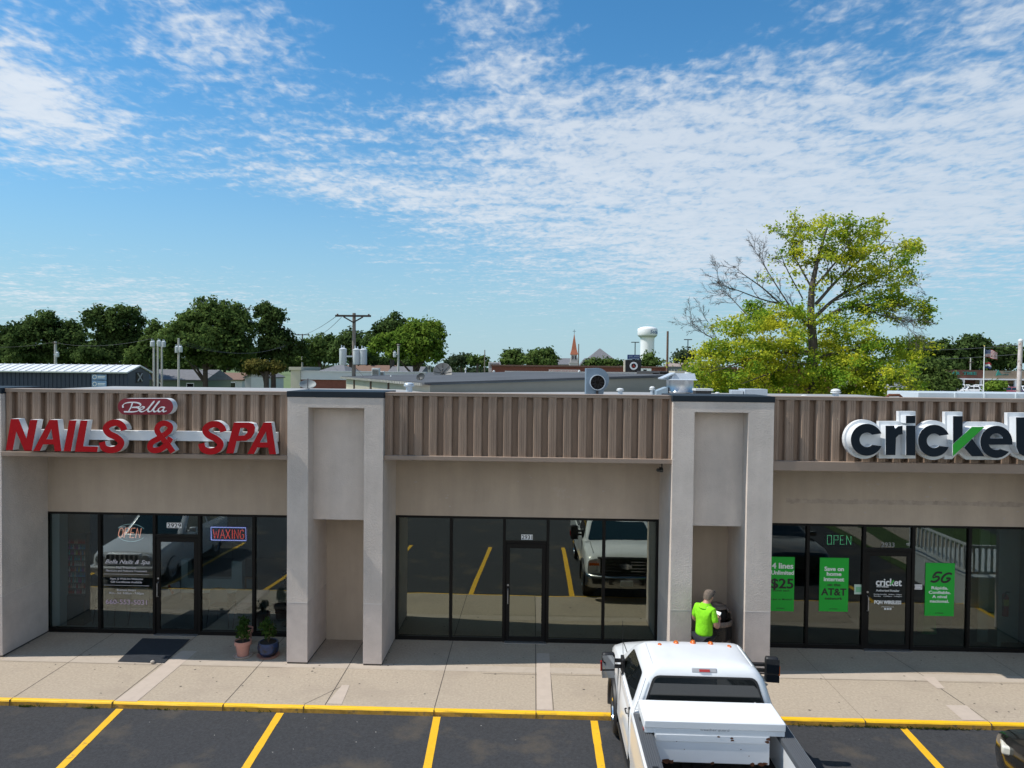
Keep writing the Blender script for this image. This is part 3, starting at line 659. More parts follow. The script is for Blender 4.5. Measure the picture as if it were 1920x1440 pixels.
# phone shop door lettering
b = MB()
for s, cx, py, wpx, hz, m in (('cricket', 1666, 1098, 46, .15, 0), ('wireless', 1654, 1101, 22, .045, 0), ('Authorized Retailer', 1664, 1109, 42, .045, 0), ('Monday-Saturday   10:00am - 7:00pm', 1664, 1115, 50, .02, 0), ('Sunday   12:00pm - 5:00pm', 1664, 1118.5, 50, .02, 0), ('PQH WIRELESS', 1664, 1132, 48, .07, 0), ('pqhwireless.com', 1664, 1138, 22, .014, 0)):
    x, z = zpx(cx, py); text(b, s, x, z, 15.086, wpx/1331*15.4, hz, m, .0015, off=.008, bold=.004 if hz > .06 else 0)
for k in range(3):
    x, z = zpx(1659+k*5, 1143); b.box(x-.02, x+.02, 15.083, 15.086, z, z+.04, 0)
x, z = zpx(1672, 1096); b.obox((x, 15.081, z+.05), (.03, .002, .11), Matrix.Rotation(.6, 3, 'Y'), 1)
b.solo('door_lettering', [WPR, GREENFACE], 'white shop name and hours lettering on the phone shop door', 'window lettering')
for x0, x1, y0, y1, cols, lab in ((1601.5, 1618, 1096, 1114, [(.42, .55, .47), (.16, .42, .24)], 'pale green square sticker beside the phone shop door'), (1713, 1729, 1096, 1105, [(.7, .7, .7), (.1, .1, .1)], 'small white sticker right of the phone shop door')):
    (xa, zb), (xb, za) = zpx(x0, y1), zpx(x1, y0); b = MB(); b.box(xa, xb, PG-.003, PG-.001, zb, za, 0); d = (za-zb)
    b.box(xa+d*.15, xb-d*.15, PG-.0045, PG-.003, zb+d*.22, za-d*.25, 1)
    if d < .12: b.box(xa+d*.25, xb-d*.25, PG-.0055, PG-.0045, zb+d*.32, za-d*.35, 0)
    b.solo('sticker', [mat('sticker '+lab[:6], cols[0], .5), mat('sticker ink '+lab[:6], cols[1], .5)], lab, 'sticker')
# neon OPEN
NEO = mat('neon orange', (.8, .3, .2), .4, emit=(1, .42, .28), estr=.62); NBLU = mat('neon blue', (.3, .3, .9), .4, emit=(.42, .45, 1), estr=.75); NRED = mat('neon red', (.7, .1, .1), .4, emit=(1, .09, .06), estr=.55)
NWH = mat('neon pale', (.5, .7, .7), .4, emit=(.5, .8, .85), estr=.22); NBK = mat('neon backing', (.012, .012, .06), .4); LEDG = mat('led green', (.3, .8, .5), .4, emit=(.25, 1, .5), estr=.9)
def neon_word(b, word, x0, z0, w, h, Y, r, m=0, slant=.18):
    G = {'O': [[(.5,0),(.12,.2),(.05,.5),(.2,.9),(.5,1),(.85,.8),(.92,.5),(.8,.1),(.5,0)]], 'P': [[(.1,0),(.1,1),(.6,1),(.85,.86),(.85,.62),(.6,.5),(.1,.5)]], 'E': [[(.85,0),(.1,0),(.1,1),(.85,1)], [(.1,.52),(.7,.52)]], 'N': [[(.08,0),(.08,1),(.88,0),(.88,1)]],
         'W': [[(0,1),(.25,0),(.5,.8),(.75,0),(1,1)]], 'A': [[(.02,0),(.5,1),(.98,0)], [(.2,.38),(.8,.38)]], 'X': [[(.05,0),(.95,1)], [(.05,1),(.95,0)]], 'I': [[(.5,0),(.5,1)]], 'G': [[(.9,.82),(.6,1),(.25,.92),(.06,.5),(.25,.06),(.6,0),(.9,.15),(.9,.48),(.55,.48)]]}
    adv = {'I': .5, 'W': 1.15}; tot = sum(adv.get(c, .9) for c in word); u = w/tot; x = x0
    for c in word:
        a = adv.get(c, .9)*u*.86
        for ln in G[c]: b.tube([(x+p[0]*a+p[1]*h*slant, Y, z0+p[1]*h) for p in ln], r, 5, m)
        x += adv.get(c, .9)*u
t = thing('neon_sign', 'orange neon OPEN sign in an oval hanging inside the salon window', 'neon sign', (-8.75, 15.16, 2.05))
b = MB(); neon_word(b, 'OPEN', -9.03, 2.07, .52, .21, 15.17, .010); b.build('tube_lettering', NEO, t)
b = MB()
for a0, a1 in ((28, 152), (208, 332)): b.tube([(-8.74+.33*cos(radians(a)), 15.18, 2.175+.19*sin(radians(a))) for a in range(a0, a1+1, 8)], .006, 5)
b.build('oval_tube', NWH, t)
for x in (-8.9, -8.58): b = MB(); b.tube([(x, 15.18, 2.36), (x, 15.18, 2.75)], .003, 4); b.build('cord', BLACK, t)
t = thing('neon_sign', 'blue framed neon WAXING sign with red letters inside the salon window', 'neon sign', (-6.57, 15.16, 2.05))
b = MB(); neon_word(b, 'WAXING', -6.915, 2.085, .70, .20, 15.17, .0085, slant=.0); b.build('tube_lettering', NRED, t)
b = MB(); b.tube([(-6.955, 15.17, 2.05), (-6.965, 15.17, 2.33), (-6.20, 15.17, 2.33), (-6.19, 15.17, 2.05), (-6.955, 15.17, 2.05)], .011, 6); b.build('frame_tube', NBLU, t)
b = MB(); b.box(-7.0, -6.155, 15.185, 15.20, 2.02, 2.36); b.build('backing_board', NBK, t)
for x, z0, z1 in ((-6.8, 2.36, 2.75), (-6.4, 2.36, 2.75), (-6.5, 1.5, 2.02)): b = MB(); b.tube([(x, 15.19, z0), (x, 15.19, z1)], .003, 4); b.build('cord', BLACK, t)
t = thing('led_sign', 'green dotted LED OPEN sign hanging in the phone shop window', 'LED sign', (6.52, 15.16, 2.15))
b = MB(); r_ = random.Random(1)
for ln in ([(0,0),(0,1),(.17,1),(.17,0),(0,0)], [(.27,0),(.27,1),(.44,1),(.44,.5),(.27,.5)], [(.7,0),(.54,0),(.54,1),(.7,1)], [(.54,.5),(.68,.5)], [(.8,0),(.8,1),(.98,0),(.98,1)]):
    for (xa, za), (xb, zb) in zip(ln, ln[1:]):
        k = max(2, int(math.hypot((xb-xa)*.5, (zb-za)*.19)/.017))
        for i in range(k): b.ball((6.275+(xa+(xb-xa)*i/k)*.5, 15.15, 2.20+(za+(zb-za)*i/k)*.185), .0062, 0, 6, 4)
b.build('led_dots', LEDG, t); b = MB(); b.box(6.21, 6.83, 15.155, 15.18, 2.15, 2.43); b.build('panel', BLACK, t)
for x in (6.3, 6.74): b = MB(); b.tube([(x, 15.17, 2.43), (x, 15.17, 2.75)], .003, 4); b.build('cord', BLACK, t)

# ------------------------------------------------------------------ inside the salon
rk0, rk1 = at(112, 1131, 15.5), at(160, 1131, 15.5); rx0, rx1 = rk0.x, rk1.x; RW = rx1-rx0; RZ0, RZ1 = .70, 1.93
t = thing('polish_rack', 'dark stand of nail polish shelves behind the first salon pane', 'display rack', ((rx0+rx1)/2, 15.6, 0))
RB = mat('rack black', (.02, .021, .023), .5)
b = MB(); b.box(rx0, rx1, 15.46, 15.72, 0, RZ0-.03); b.build('base_cabinet', RB, t, bevel=.01)
b = MB(); b.box(rx0-.02, rx1+.02, 15.68, 15.72, RZ0-.02, RZ1+.1); b.box(rx0-.02, rx0, 15.5, 15.68, RZ0-.02, RZ1+.1); b.box(rx1, rx1+.02, 15.5, 15.68, RZ0-.02, RZ1+.1); b.build('back_board', RB, t)
pal = [(.42, .02, .03), (.5, .10, .2), (.08, .25, .5), (.55, .5, .5), (.30, .06, .3), (.5, .45, .05), (.05, .35, .4), (.6, .3, .25)]
pn = ['red', 'pink', 'blue', 'white', 'purple', 'yellow', 'teal', 'coral']
pms = []
for c, n_ in zip(pal, pn):
    b = MB(); b.lathe([(0, 0), (.018, 0), (.018, .045), (.008, .05), (.008, .095), (0, .095)], n=8); pms.append(b.mesh('polish_bottle', mat('polish '+n_, c, .15)))
rr = random.Random(21)
for row in range(10):
    z = RZ0+row*.125
    b = MB(); b.box(rx0, rx1, 15.50, 15.68, z-.012, z); b.build('shelf', RB, t)
    for k in range(13):
        ci = rr.choice((0, 0, 1, 3, 7)) if row in (9, 5, 1, 0) else rr.choice((2, 2, 6, 3, 4, 1)) if row in (8, 3) else rr.randrange(8)
        o = bpy.data.objects.new('polish_bottle', pms[ci]); COL.objects.link(o); o.location = (rx0+.03+k*(RW-.06)/12+rr.uniform(-.004, .004), 15.53, z+.001); o.scale = (1, 1, rr.uniform(.9, 1.1))
        tag(o, pn[ci]+' nail polish bottle standing on the dark salon rack', 'nail polish', 'nail polish bottles on the rack')
def chair():
    t = thing('waiting_chair', 'x', 'chair', group='chairs along the salon window')
    cs_ = mat('beige chair fabric', (.20, .18, .16), .9)
    b = MB(); b.box(-.23, .23, -.22, .22, .42, .47); b.build('seat', cs_, t, bevel=.02)
    b = MB(); b.plate([[(x, z) for x, z in [(-.2, .58), (-.22, .72), (-.18, .86), (0, .9), (.18, .86), (.22, .72), (.2, .58)]]], -.25, -.22); b.build('backrest', cs_, t, bevel=.008)
    for sx in (-1, 1):
        b = MB(); b.tube([(sx*.2, -.24, .7), (sx*.22, -.23, .42), (sx*.25, -.3, 0)], .011, 6); b.tube([(sx*.2, .2, .42), (sx*.24, .25, 0)], .011, 6); b.build('leg', CHROME, t)
    b = MB(); b.tube([(-.23, -.25, .36), (.23, -.25, .36)], .009, 6); b.build('stretcher', CHROME, t)
    return t
c0 = chair(); labs = ['salon chair with chrome legs beside the polish rack', 'salon chair left of the salon door behind the lettering', 'salon chair between the WAXING sign and the salon door', 'salon chair behind the terracotta flower pot', 'salon chair beside the dark indoor plant in the corner pane']
for i, (x, lb) in enumerate(zip((-9.52, -8.72, -6.95, -6.35, -5.62), labs)):
    c = c0 if i == 0 else dup(c0); c.location = (x, 15.75, .004); c['label'] = lb
t = thing('drum_lamp', 'cream drum lampshade high up in the first salon pane', 'lamp', (-10.5, 16.2, 2.4))
p = at(114, 962, 16.0); b = MB(); b.lathe([(.16, -.17), (.17, 0)], p, 20); b.build('lamp_shade', mat('cream shade', (.55, .50, .36), .8), t, recalc=False); b = MB(); b.cyl(p, p+Vector((0, 0, .5)), .008); b.build('rod', BLACK, t)
t = thing('ceiling_lamp', 'flat tan ceiling lamp above the WAXING sign', 'lamp', (-6.8, 16.2, 2.6))
p = at(412, 964, 16.0); b = MB(); b.lathe([(.0, -.07), (.2, -.06), (.24, 0), (0, .01)], p, 20); b.build('lamp_shade', mat('tan shade', (.40, .30, .18), .8), t)
t = thing('reception_desk', 'pale blue white reception desk with dark opening inside the salon', 'desk', (-7.3, 17.4, 0))
DP = mat('pale desk panel', (.50, .60, .64), .6)
P_ = lambda x, y: at(x, y, 17.3)
for (x0, y0, x1, y1) in ((340, 1050, 352, 1111), (352.2, 1086, 434, 1111), (434.2, 1053, 454, 1111)):
    a_, c_ = P_(x0, y1), P_(x1, y0); b = MB(); b.box(a_.x, c_.x, 17.3, 17.5, a_.z, c_.z); b.build('panel', DP, t)
a_, c_ = P_(340, 1113), P_(454, 1111); b = MB(); b.box(a_.x, c_.x, 17.32, 17.9, 0, a_.z); b.build('plinth', RB, t)
a_, c_ = at(458, 1112, 16.9), at(482, 1082, 16.9); b = MB(); b.box(a_.x, c_.x, 16.9, 16.93, a_.z, c_.z, 0); b.box(a_.x+.06, c_.x-.06, 16.885, 16.9, a_.z+.06, c_.z-.06, 1); b.solo('picture_frame', [mat('oak frame', (.23, .13, .06), .6), mat('grey picture', (.2, .21, .2), .6)], 'wooden picture frame standing near the right salon pane', 'picture frame')
# magazine and door papers
a_, c_ = at(300, 1117, 16.2), at(342, 1093, 16.2); b = MB(); b.obox(((a_.x+c_.x)/2, 16.2, (a_.z+c_.z)/2), (.4, .02, .26), Matrix.Rotation(-.6, 3, 'X')@Matrix.Rotation(-.35, 3, 'Y'), 0)
b.obox(((a_.x+c_.x)/2, 16.185, (a_.z+c_.z)/2), (.05, .02, .25), Matrix.Rotation(-.6, 3, 'X')@Matrix.Rotation(-.7, 3, 'Y'), 1); b.solo('magazine', [mat('magazine page', (.42, .42, .5), .5), REDFACE], 'open magazine with a red stripe behind the salon door', 'magazine')
def leaves(b, c, r, n, s, rnd, m=0, flat=0.3):
    for i in range(n):
        d = Vector((rnd.gauss(0, 1), rnd.gauss(0, 1), rnd.gauss(0, 1))); d = d.normalized()*rnd.random()**.4; p = Vector(c)+Vector((d.x*r[0], d.y*r[1], d.z*r[2]))
        nrm = (d+Vector((rnd.gauss(0, .7), rnd.gauss(0, .7), rnd.gauss(.3, .7)))).normalized(); a = nrm.orthogonal().normalized(); a = Matrix.Rotation(rnd.uniform(0, 6.28), 3, nrm) @ a; bb = nrm.cross(a); l = s*rnd.uniform(.6, 1.3)
        b.add([p-a*l*.5, p+bb*l*.3, p+a*l*.6+nrm*l*.15, p-bb*l*.3], [(0, 1, 2, 3)], m)
LG = leafmat('pot plant leaves', (.02, .05, .012), (.06, .11, .025), 14)
LGD = leafmat('indoor leaves', (.01, .02, .01), (.02, .04, .02), 14)
t = thing('indoor_plant', 'dark leafy plant in a black pot inside the last salon pane', 'plant', (-5.45, 15.8, 0))
rnd = random.Random(4); b = MB(); leaves(b, (-5.42, 15.8, 1.05), (.2, .2, .26), 160, .1, rnd); b.build('foliage', LGD, t, recalc=False)
b = MB(); b.lathe([(0, .4), (.13, .4), (.17, .72), (.15, .72), (.14, .66), (0, .66)], (-5.42, 15.8, 0), 16); b.build('pot', BLACK, t)
b = MB(); b.lathe([(0, 0), (.2, 0), (.2, .03), (.05, .05), (.05, .4), (0, .4)], (-5.42, 15.8, 0.004), 14); b.build('stand', RB, t); b = MB(); b.tube([(-5.42, 15.8, .66), (-5.40, 15.8, .9), (-5.45, 15.78, 1.1)], .012, 6); b.build('stem', mat('green stem', (.05, .09, .03), .7), t)
# ------------------------------------------------------------------ on the pavement
TERRA = mat('terracotta pink', (.42, .21, .165), .8, var=.1, scale=8); BLUEP = mat('blue glaze', (.012, .03, .09), .3, var=.4, scale=14, dark=(.015, .016, .018), dscale=10, dlo=.5, dhi=.6); SOIL = mat('soil', (.03, .022, .016), .95, bump=.6, bscale=60)
def pot(x, y, r, h, pm, sm, label, ph, seed, prof=None, saucer=True, name='flower_pot', dens=420):
    t = thing(name, label, 'plant pot', (x, y, 0), group='potted plants beside the salon door')
    z0 = .022 if saucer else 0
    b = MB(); b.lathe(prof or [(0, z0), (r*.68, z0), (r*.86, z0+h*.72), (r, z0+h*.74), (r*1.02, z0+h), (r*.93, z0+h), (r*.9, z0+h*.9)], (x, y, 0), 28); b.build('pot', pm, t)
    b = MB(); b.lathe([(0, z0+h*.88), (r*.92, z0+h*.9)], (x, y, 0), 20); b.build('soil', SOIL, t)
    if saucer: b = MB(); b.lathe([(0, .002), (r*.98, .002), (r*1.12, .03), (r*1.07, .03), (r*.95, .014), (0, .014)], (x, y, 0), 28); b.build('saucer', sm, t)
    rnd = random.Random(seed); b = MB(); f = t
    for k in range(7):
        a = rnd.uniform(0, 6.28); d = rnd.uniform(0, r*.6); leaves(b, (x+d*cos(a), y+d*sin(a), z0+h+ph*rnd.uniform(.25, .75)), (r*.62, r*.62, ph*.3), int(dens/7), .062, rnd)
    b.build('foliage', LG, t, recalc=False)
    b = MB()
    for k in range(6):
        a = rnd.uniform(0, 6.28); b.tube([(x, y, z0+h*.88), (x+r*.3*cos(a), y+r*.3*sin(a), z0+h+ph*.35), (x+r*.55*cos(a), y+r*.55*sin(a), z0+h+ph*.75)], [.006, .005, .003], 5)
    b.build('stem', mat('woody stem', (.09, .06, .035), .8), t)
    return t
pot(-5.78, 14.02, .165, .30, TERRA, mat('pale saucer', (.5, .42, .36), .7), 'pink terracotta pot on a pale saucer with a leafy bush', .40, 3)
pot(-5.28, 14.06, .20, .28, BLUEP, TERRA, 'blue glazed pot on a terracotta saucer with a leafy bush', .46, 8, prof=[(0, .02), (.13, .02), (.2, .1), (.21, .2), (.195, .29), (.17, .29), (.17, .24)])
pot(-5.97, 14.62, .15, .34, TERRA, TERRA, 'terracotta pot half hidden behind the pink pot', .3, 5, saucer=False, dens=240)
b = MB(); rnd = random.Random(1); M_ = mat('navy rubber mat', (.022, .027, .036), .85, var=.15, scale=3)
A0, A1, B0, B1 = Vector((-8.10, 13.60)), Vector((-7.16, 13.58)), Vector((-8.27, 14.80)), Vector((-7.24, 14.80))
for i in range(30):
    f0, f1 = i/30, (i+.72)/30
    for (u, v, zt) in ((f0, f1, .014), (f1, (i+1)/30, .008)):
        p = [A0.lerp(B0, u), A1.lerp(B1, u), A1.lerp(B1, v), A0.lerp(B0, v)]
        b.plate([[(q.x, q.y) for q in p]], zt, .006, 0, fn=lambda x, y, z: (x, z, y))
b.solo('door_mat', M_, 'dark ribbed rubber mat lying before the salon door', 'door mat')
b = MB(); b.ball((-7.38, 13.56, .035), .045, 0, 9, 6, (1, .8, .75)); b.solo('stone', mat('pale stone', (.42, .37, .32), .9, var=.2, scale=20, bump=.5), 'small pale stone at the corner of the door mat', 'stone')
# trash can
t = thing('trash_can', 'brown domed trash can with a black bag in the right pillar niche', 'trash can', (3.74, 14.25, 0))
TC = mat('brown bin plastic', (.17, .135, .112), .75, var=.08, scale=4); cx, cy = 3.74, 14.25
b = MB(); b.lathe([(0, 0), (.25, 0), (.27, .03), (.285, .68), (.28, .70), (0, .70)], (cx, cy, 0), 32); b.build('body', TC, t)
b = MB(); rnd = random.Random(3); rg = []
for r, z, w in ((.288, .50, .03), (.296, .58, .01), (.298, .70, .004), (.292, .82, .003)): rg.append([(cx+(r+rnd.uniform(-.003, .003))*cos(2*pi*k/40), cy+(r+rnd.uniform(-.003, .003))*sin(2*pi*k/40), z+w*rnd.uniform(-1, 1)) for k in range(40)])
b.rings(rg, 0, False, False); b.build('bin_bag', mat('black bin bag', (.008, .008, .009), .25, bump=.7, bscale=14), t)
# dome lid with an oval mouth towards the car park
b = MB(); n = 36; prof = [(.305, .80), (.315, .83), (.312, .87), (.29, .90), (.285, .97), (.26, 1.06), (.21, 1.13), (.12, 1.18), (0, 1.20)]
for i in range(len(prof)-1):
    for j in range(n):
        a0, a1 = 2*pi*j/n, 2*pi*(j+1)/n; am = (a0+a1)/2; d = abs((am-radians(-75)+pi) % (2*pi)-pi)
        if 3 <= i <= 5 and d < (1.0, .95, .62)[i-3]: continue
        (r0, z0), (r1, z1) = prof[i], prof[i+1]
        b.add([(cx+r0*cos(a0), cy+r0*sin(a0), z0), (cx+r0*cos(a1), cy+r0*sin(a1), z0), (cx+r1*cos(a1), cy+r1*sin(a1), z1), (cx+r1*cos(a0), cy+r1*sin(a0), z1)], [(0, 1, 2, 3)], 0, True)
o = b.build('dome_lid', TC, t, recalc=False); sd = o.modifiers.new('thick', 'SOLIDIFY'); sd.thickness = .02
b = MB(); b.ball((cx, cy, .98), .2, 0, 16, 8); b.build('dark_inside', mat('bin inside', (.004, .004, .004), .9), t)
# ------------------------------------------------------------------ the person
def skin(name, nodes, edges, m, parent, root=0, sub=2):
    """one continuous surface grown over a skeleton: nodes = (point, radius or (rx, ry))"""
    me = bpy.data.meshes.new(name); me.from_pydata([n[0] for n in nodes], edges, []); me.materials.append(m)
    o = bpy.data.objects.new(name, me); COL.objects.link(o); s = o.modifiers.new('skin', 'SKIN'); s.use_smooth_shade = True
    for i, n in enumerate(nodes):
        sv = me.skin_vertices[0].data[i]; r = n[1] if isinstance(n[1], tuple) else (n[1], n[1]); sv.radius = r; sv.use_root = (i == root)
    u = o.modifiers.new('sub', 'SUBSURF'); u.levels = sub; u.render_levels = sub
    apply_mods(o); o.data.polygons.foreach_set('use_smooth', [True]*len(o.data.polygons)); o.parent = parent
    return o
SKIN = mat('skin', (.42, .22, .155), .55, var=.06, scale=9); SHIRT = mat('lime polo cloth', (.23, .66, .022), .8, var=.12, scale=9, bump=.9, bscale=11, spec=.15)
HAIR = mat('grey brown hair', (.16, .122, .094), .75, var=.5, scale=70, bump=.8, bscale=110); TROU = mat('dark trousers', (.012, .014, .022), .9); SHOE = mat('dark shoes', (.01, .01, .01), .6)
pe = thing('person', 'person in a lime green polo shirt looking down at a handheld controller', 'person', (3.19, 13.24, 0), rz=radians(-52)); pe.scale = (.99, .99, .985); pe.rotation_euler[0] = -.09
nd = []; ed = []
def N_(p, r, par=None):
    nd.append((p, r)); i = len(nd)-1
    if par is not None: ed.append((par, i))
    return i
pel = N_((0, 0, .95), (.15, .12)); sp = N_((0, -.01, 1.10), (.145, .11), pel); ch = N_((0, -.005, 1.28), (.165, .12), sp); uc = N_((0, -.02, 1.42), (.12, .09), ch)
nk = N_((0, .0, 1.52), (.056, .058), uc); h1 = N_((0, .05, 1.585), (.066, .078), nk); h2 = N_((0, .075, 1.65), (.076, .094), h1); h3 = N_((0, .075, 1.71), (.062, .078), h2)
for s in (-1, 1):
    sh = N_((s*.185, -.02, 1.425), .062, uc); e0 = N_((s*.235, -.02, 1.28), .052, sh); el = N_((s*.265, .02, 1.13), .044, e0); fm = N_((s*.19, .16, 1.15), .041, el); wr = N_((s*.10, .285, 1.19), .029, fm)
    pm = N_((s*.075, .325, 1.205), (.036, .022), wr); kn = N_((s*.06, .365, 1.215), (.036, .018), pm)
    for k, (dx, dy, dz, l) in enumerate(((-.03, .03, .028, .9), (-.032, .035, .008, 1.), (-.032, .034, -.012, .95), (-.028, .03, -.03, .8))):
        f1 = N_((s*(.055+.3*dx), .365+dy*.5, 1.215+dz), .0095, kn); f2 = N_((s*(.05+dx*.9*l), .385+dy*.2, 1.222+dz*1.0), .0085, f1); f3 = N_((s*(.04+dx*1.4*l), .372, 1.224+dz), .0075, f2)
    t1 = N_((s*.062, .318, 1.232), .012, pm); t2 = N_((s*.045, .335, 1.252), .010, t1); N_((s*.025, .352, 1.258), .0085, t2)
    hp = N_((s*.085, 0, .90), .098, pel); kne = N_((s*.105, .02, .50), .064, hp); an = N_((s*.11, -.02, .10), .042, kne); N_((s*.125, .12, .045), (.042, .034), an)
skin('body', nd, ed, SKIN, pe)
# clothes
nd = []; ed = []
a = N_((0, .005, .885), (.192, .158)); b_ = N_((0, -.005, 1.0), (.182, .15), a); c = N_((0, -.012, 1.12), (.18, .142), b_); d = N_((0, -.012, 1.28), (.192, .146), c); e = N_((0, -.025, 1.41), (.158, .125), d); N_((0, -.012, 1.505), (.098, .092), e)
for s in (-1, 1):
    q = N_((s*.178, -.02, 1.42), .072, e); q2 = N_((s*.226, -.015, 1.29), .064, q); N_((s*.25, .008, 1.185), .062, q2)
skin('polo_shirt', nd, ed, SHIRT, pe)
b = MB(); b.lathe([(.135, 1.435), (.094, 1.495), (.074, 1.525), (.08, 1.53), (.104, 1.492), (.14, 1.44)], (0, -.004, 0), 20); o = b.build('collar', SHIRT, pe, local=True)
nd = []; ed = []
a = N_((0, 0, .93), (.158, .125))
for s in (-1, 1):
    hp = N_((s*.088, 0, .86), .112, a); kne = N_((s*.105, .02, .50), .082, hp); N_((s*.11, -.02, .08), .072, kne)
skin('trousers', nd, ed, TROU, pe)
for s in (-1, 1):
    b = MB(); b.ball((s*.118, .06, .045), .06, 0, 14, 8, (.85, 2.2, .75)); b.build('shoe', SHOE, pe, local=True)
# hair, ears, face, sunglasses pushed up
b = MB(); rings = []
for z, rx, ry, cy, lift in ((1.612, .070, .052, -.018, 0), (1.635, .081, .076, .006, .03), (1.675, .086, .096, .024, .055), (1.715, .084, .10, .032, .035), (1.75, .074, .09, .038, .012), (1.772, .054, .066, .04, 0), (1.782, .026, .032, .04, 0)):
    rings.append([(rx*cos(2*pi*k/20), cy+ry*sin(2*pi*k/20), z+lift*max(0, sin(2*pi*k/20))) for k in range(20)])
b.rings(rings); b.build('hair', HAIR, pe, local=True).location = (0, .027, -.015)
for s in (-1, 1):
    b = MB(); b.ball((s*.080, .045, 1.645), .03, 0, 10, 6, (.35, .7, 1.05)); b.build('ear', SKIN, pe, local=True).location = (0, .027, -.015)
    b = MB(); b.ball((s*.030, .134, 1.662), .011, 0, 8, 6, (1.2, .5, .8)); b.build('eye', mat('eye dark', (.03, .025, .02), .3), pe, local=True).location = (0, .027, -.015)
b = MB(); b.ball((0, .145, 1.635), .016, 0, 8, 6, (.8, 1.1, 1.5)); b.build('nose', SKIN, pe, local=True).location = (0, .027, -.015)
b = MB(); b.ball((0, .13, 1.598), .02, 0, 8, 6, (1.1, .4, .3)); b.build('mouth', mat('lips', (.33, .13, .11), .5), pe, local=True).location = (0, .027, -.015)
b = MB()
for s in (-1, 1): b.tube([(s*.086, .02, 1.665), (s*.09, .09, 1.725), (s*.07, .132, 1.752)], .006, 5); b.ball((s*.036, .135, 1.752), .03, 0, 10, 6, (1, .35, .6))
b.build('sunglasses', mat('dark lens', (.015, .015, .018), .1), pe, local=True).location = (0, .027, -.015)
# the controller in both hands
t = thing('controller', 'small white and black handheld controller held by the person', 'controller', (3.19, 13.24, 0), rz=radians(-52)); t.scale = (.99, .99, .985); t.rotation_euler[0] = -.09
b = MB(); b.obox((0, .352, 1.235), (.12, .035, .075), Matrix.Rotation(-.6, 3, 'X')); b.build('grip', mat('controller black', (.02, .02, .02), .5), t, local=True, bevel=.01)
b = MB(); b.obox((0, .375, 1.285), (.145, .012, .075), Matrix.Rotation(-.6, 3, 'X')); b.build('phone', WHITE, t, local=True, bevel=.005)
# ------------------------------------------------------------------ vehicles (local y = forwards, origin on the ground)
WPAINT = mat('white car paint', (.72, .73, .74), .28, var=.04, scale=2, coat=.6)
BPAINT = mat('black car paint', (.006, .0065, .006), .18, coat=1.0)
RPAINT = mat('dark red car paint', (.16, .01, .014), .25, coat=.8); SPAINT = mat('silver car paint', (.42, .43, .45), .3, metal=.4, coat=.6); NPAINT = mat('navy car paint', (.012, .018, .05), .25, coat=.8)
RIM = mat('alloy rim', (.42, .42, .43), .35, metal=.7); AMBER = mat('amber lens', (.62, .13, .015), .2, coat=.5); REDL = mat('red lens', (.35, .01, .01), .2, coat=.5); LAMP = mat('clear lamp', (.5, .52, .54), .12, coat=1)
PLATEM = mat('number plate', (.55, .56, .58), .4, var=.3, scale=40)
def rrect(x, y0, y1, r, z, n=5):
    out = []
    for cx, cy, a0 in ((x-r, y1-r, 0), (-x+r, y1-r, 90), (-x+r, y0+r, 180), (x-r, y0+r, 270)):
        for k in range(n+1): a = radians(a0+90*k/n); out.append((cx+r*cos(a), cy+r*sin(a), z))
    return out
def hs(w, zl, zb, zt, cr=.02):
    return [(0, zl), (w*.86, zl), (w*.97, zl+.05), (w, zl+.2), (w*1.0, zl+.55*(zb-zl)), (w*.985, zb-.05), (w*.95, zb), (w*.80, zt), (w*.45, zt+cr*.8), (w*.30, zt+cr), (0, zt+cr)]
def loft(mb, secs, m=0):
    rings = []
    for y, h in secs: rings.append([(x, y, z) for x, z in h]+[(-x, y, z) for x, z in h[-2:0:-1]])
    return mb.rings(rings, m)
def wheel(p, x, y, r, w, rr_=.62, spokes=6, rimm=None):
    s = 1 if x > 0 else -1; b = MB(); R_ = Matrix.Rotation(radians(90)*s, 3, 'Y')
    b.lathe([(r*rr_, -w/2), (r*.9, -w/2), (r*.985, -w*.36), (r, -w*.2), (r, w*.2), (r*.985, w*.36), (r*.9, w/2), (r*rr_, w/2*.9)], (x, y, r), 30, M=R_); o = b.build('wheel', RUBBER, p, local=True)
    b = MB(); b.lathe([(r*rr_, w*.46), (r*rr_*.93, w*.30), (r*.2, w*.26), (r*.16, w*.36), (0, w*.38)], (x, y, r), 24, M=R_)
    for k in range(spokes):
        a = 2*pi*k/spokes; c = Vector((x+s*w*.31, y+cos(a)*r*rr_*.5, r+sin(a)*r*rr_*.5)); b.obox(c, (.035, r*rr_*.92, r*.16), Matrix.Rotation(a, 3, 'X'))
    b.build('rim', rimm or RIM, o, local=True)
    return o

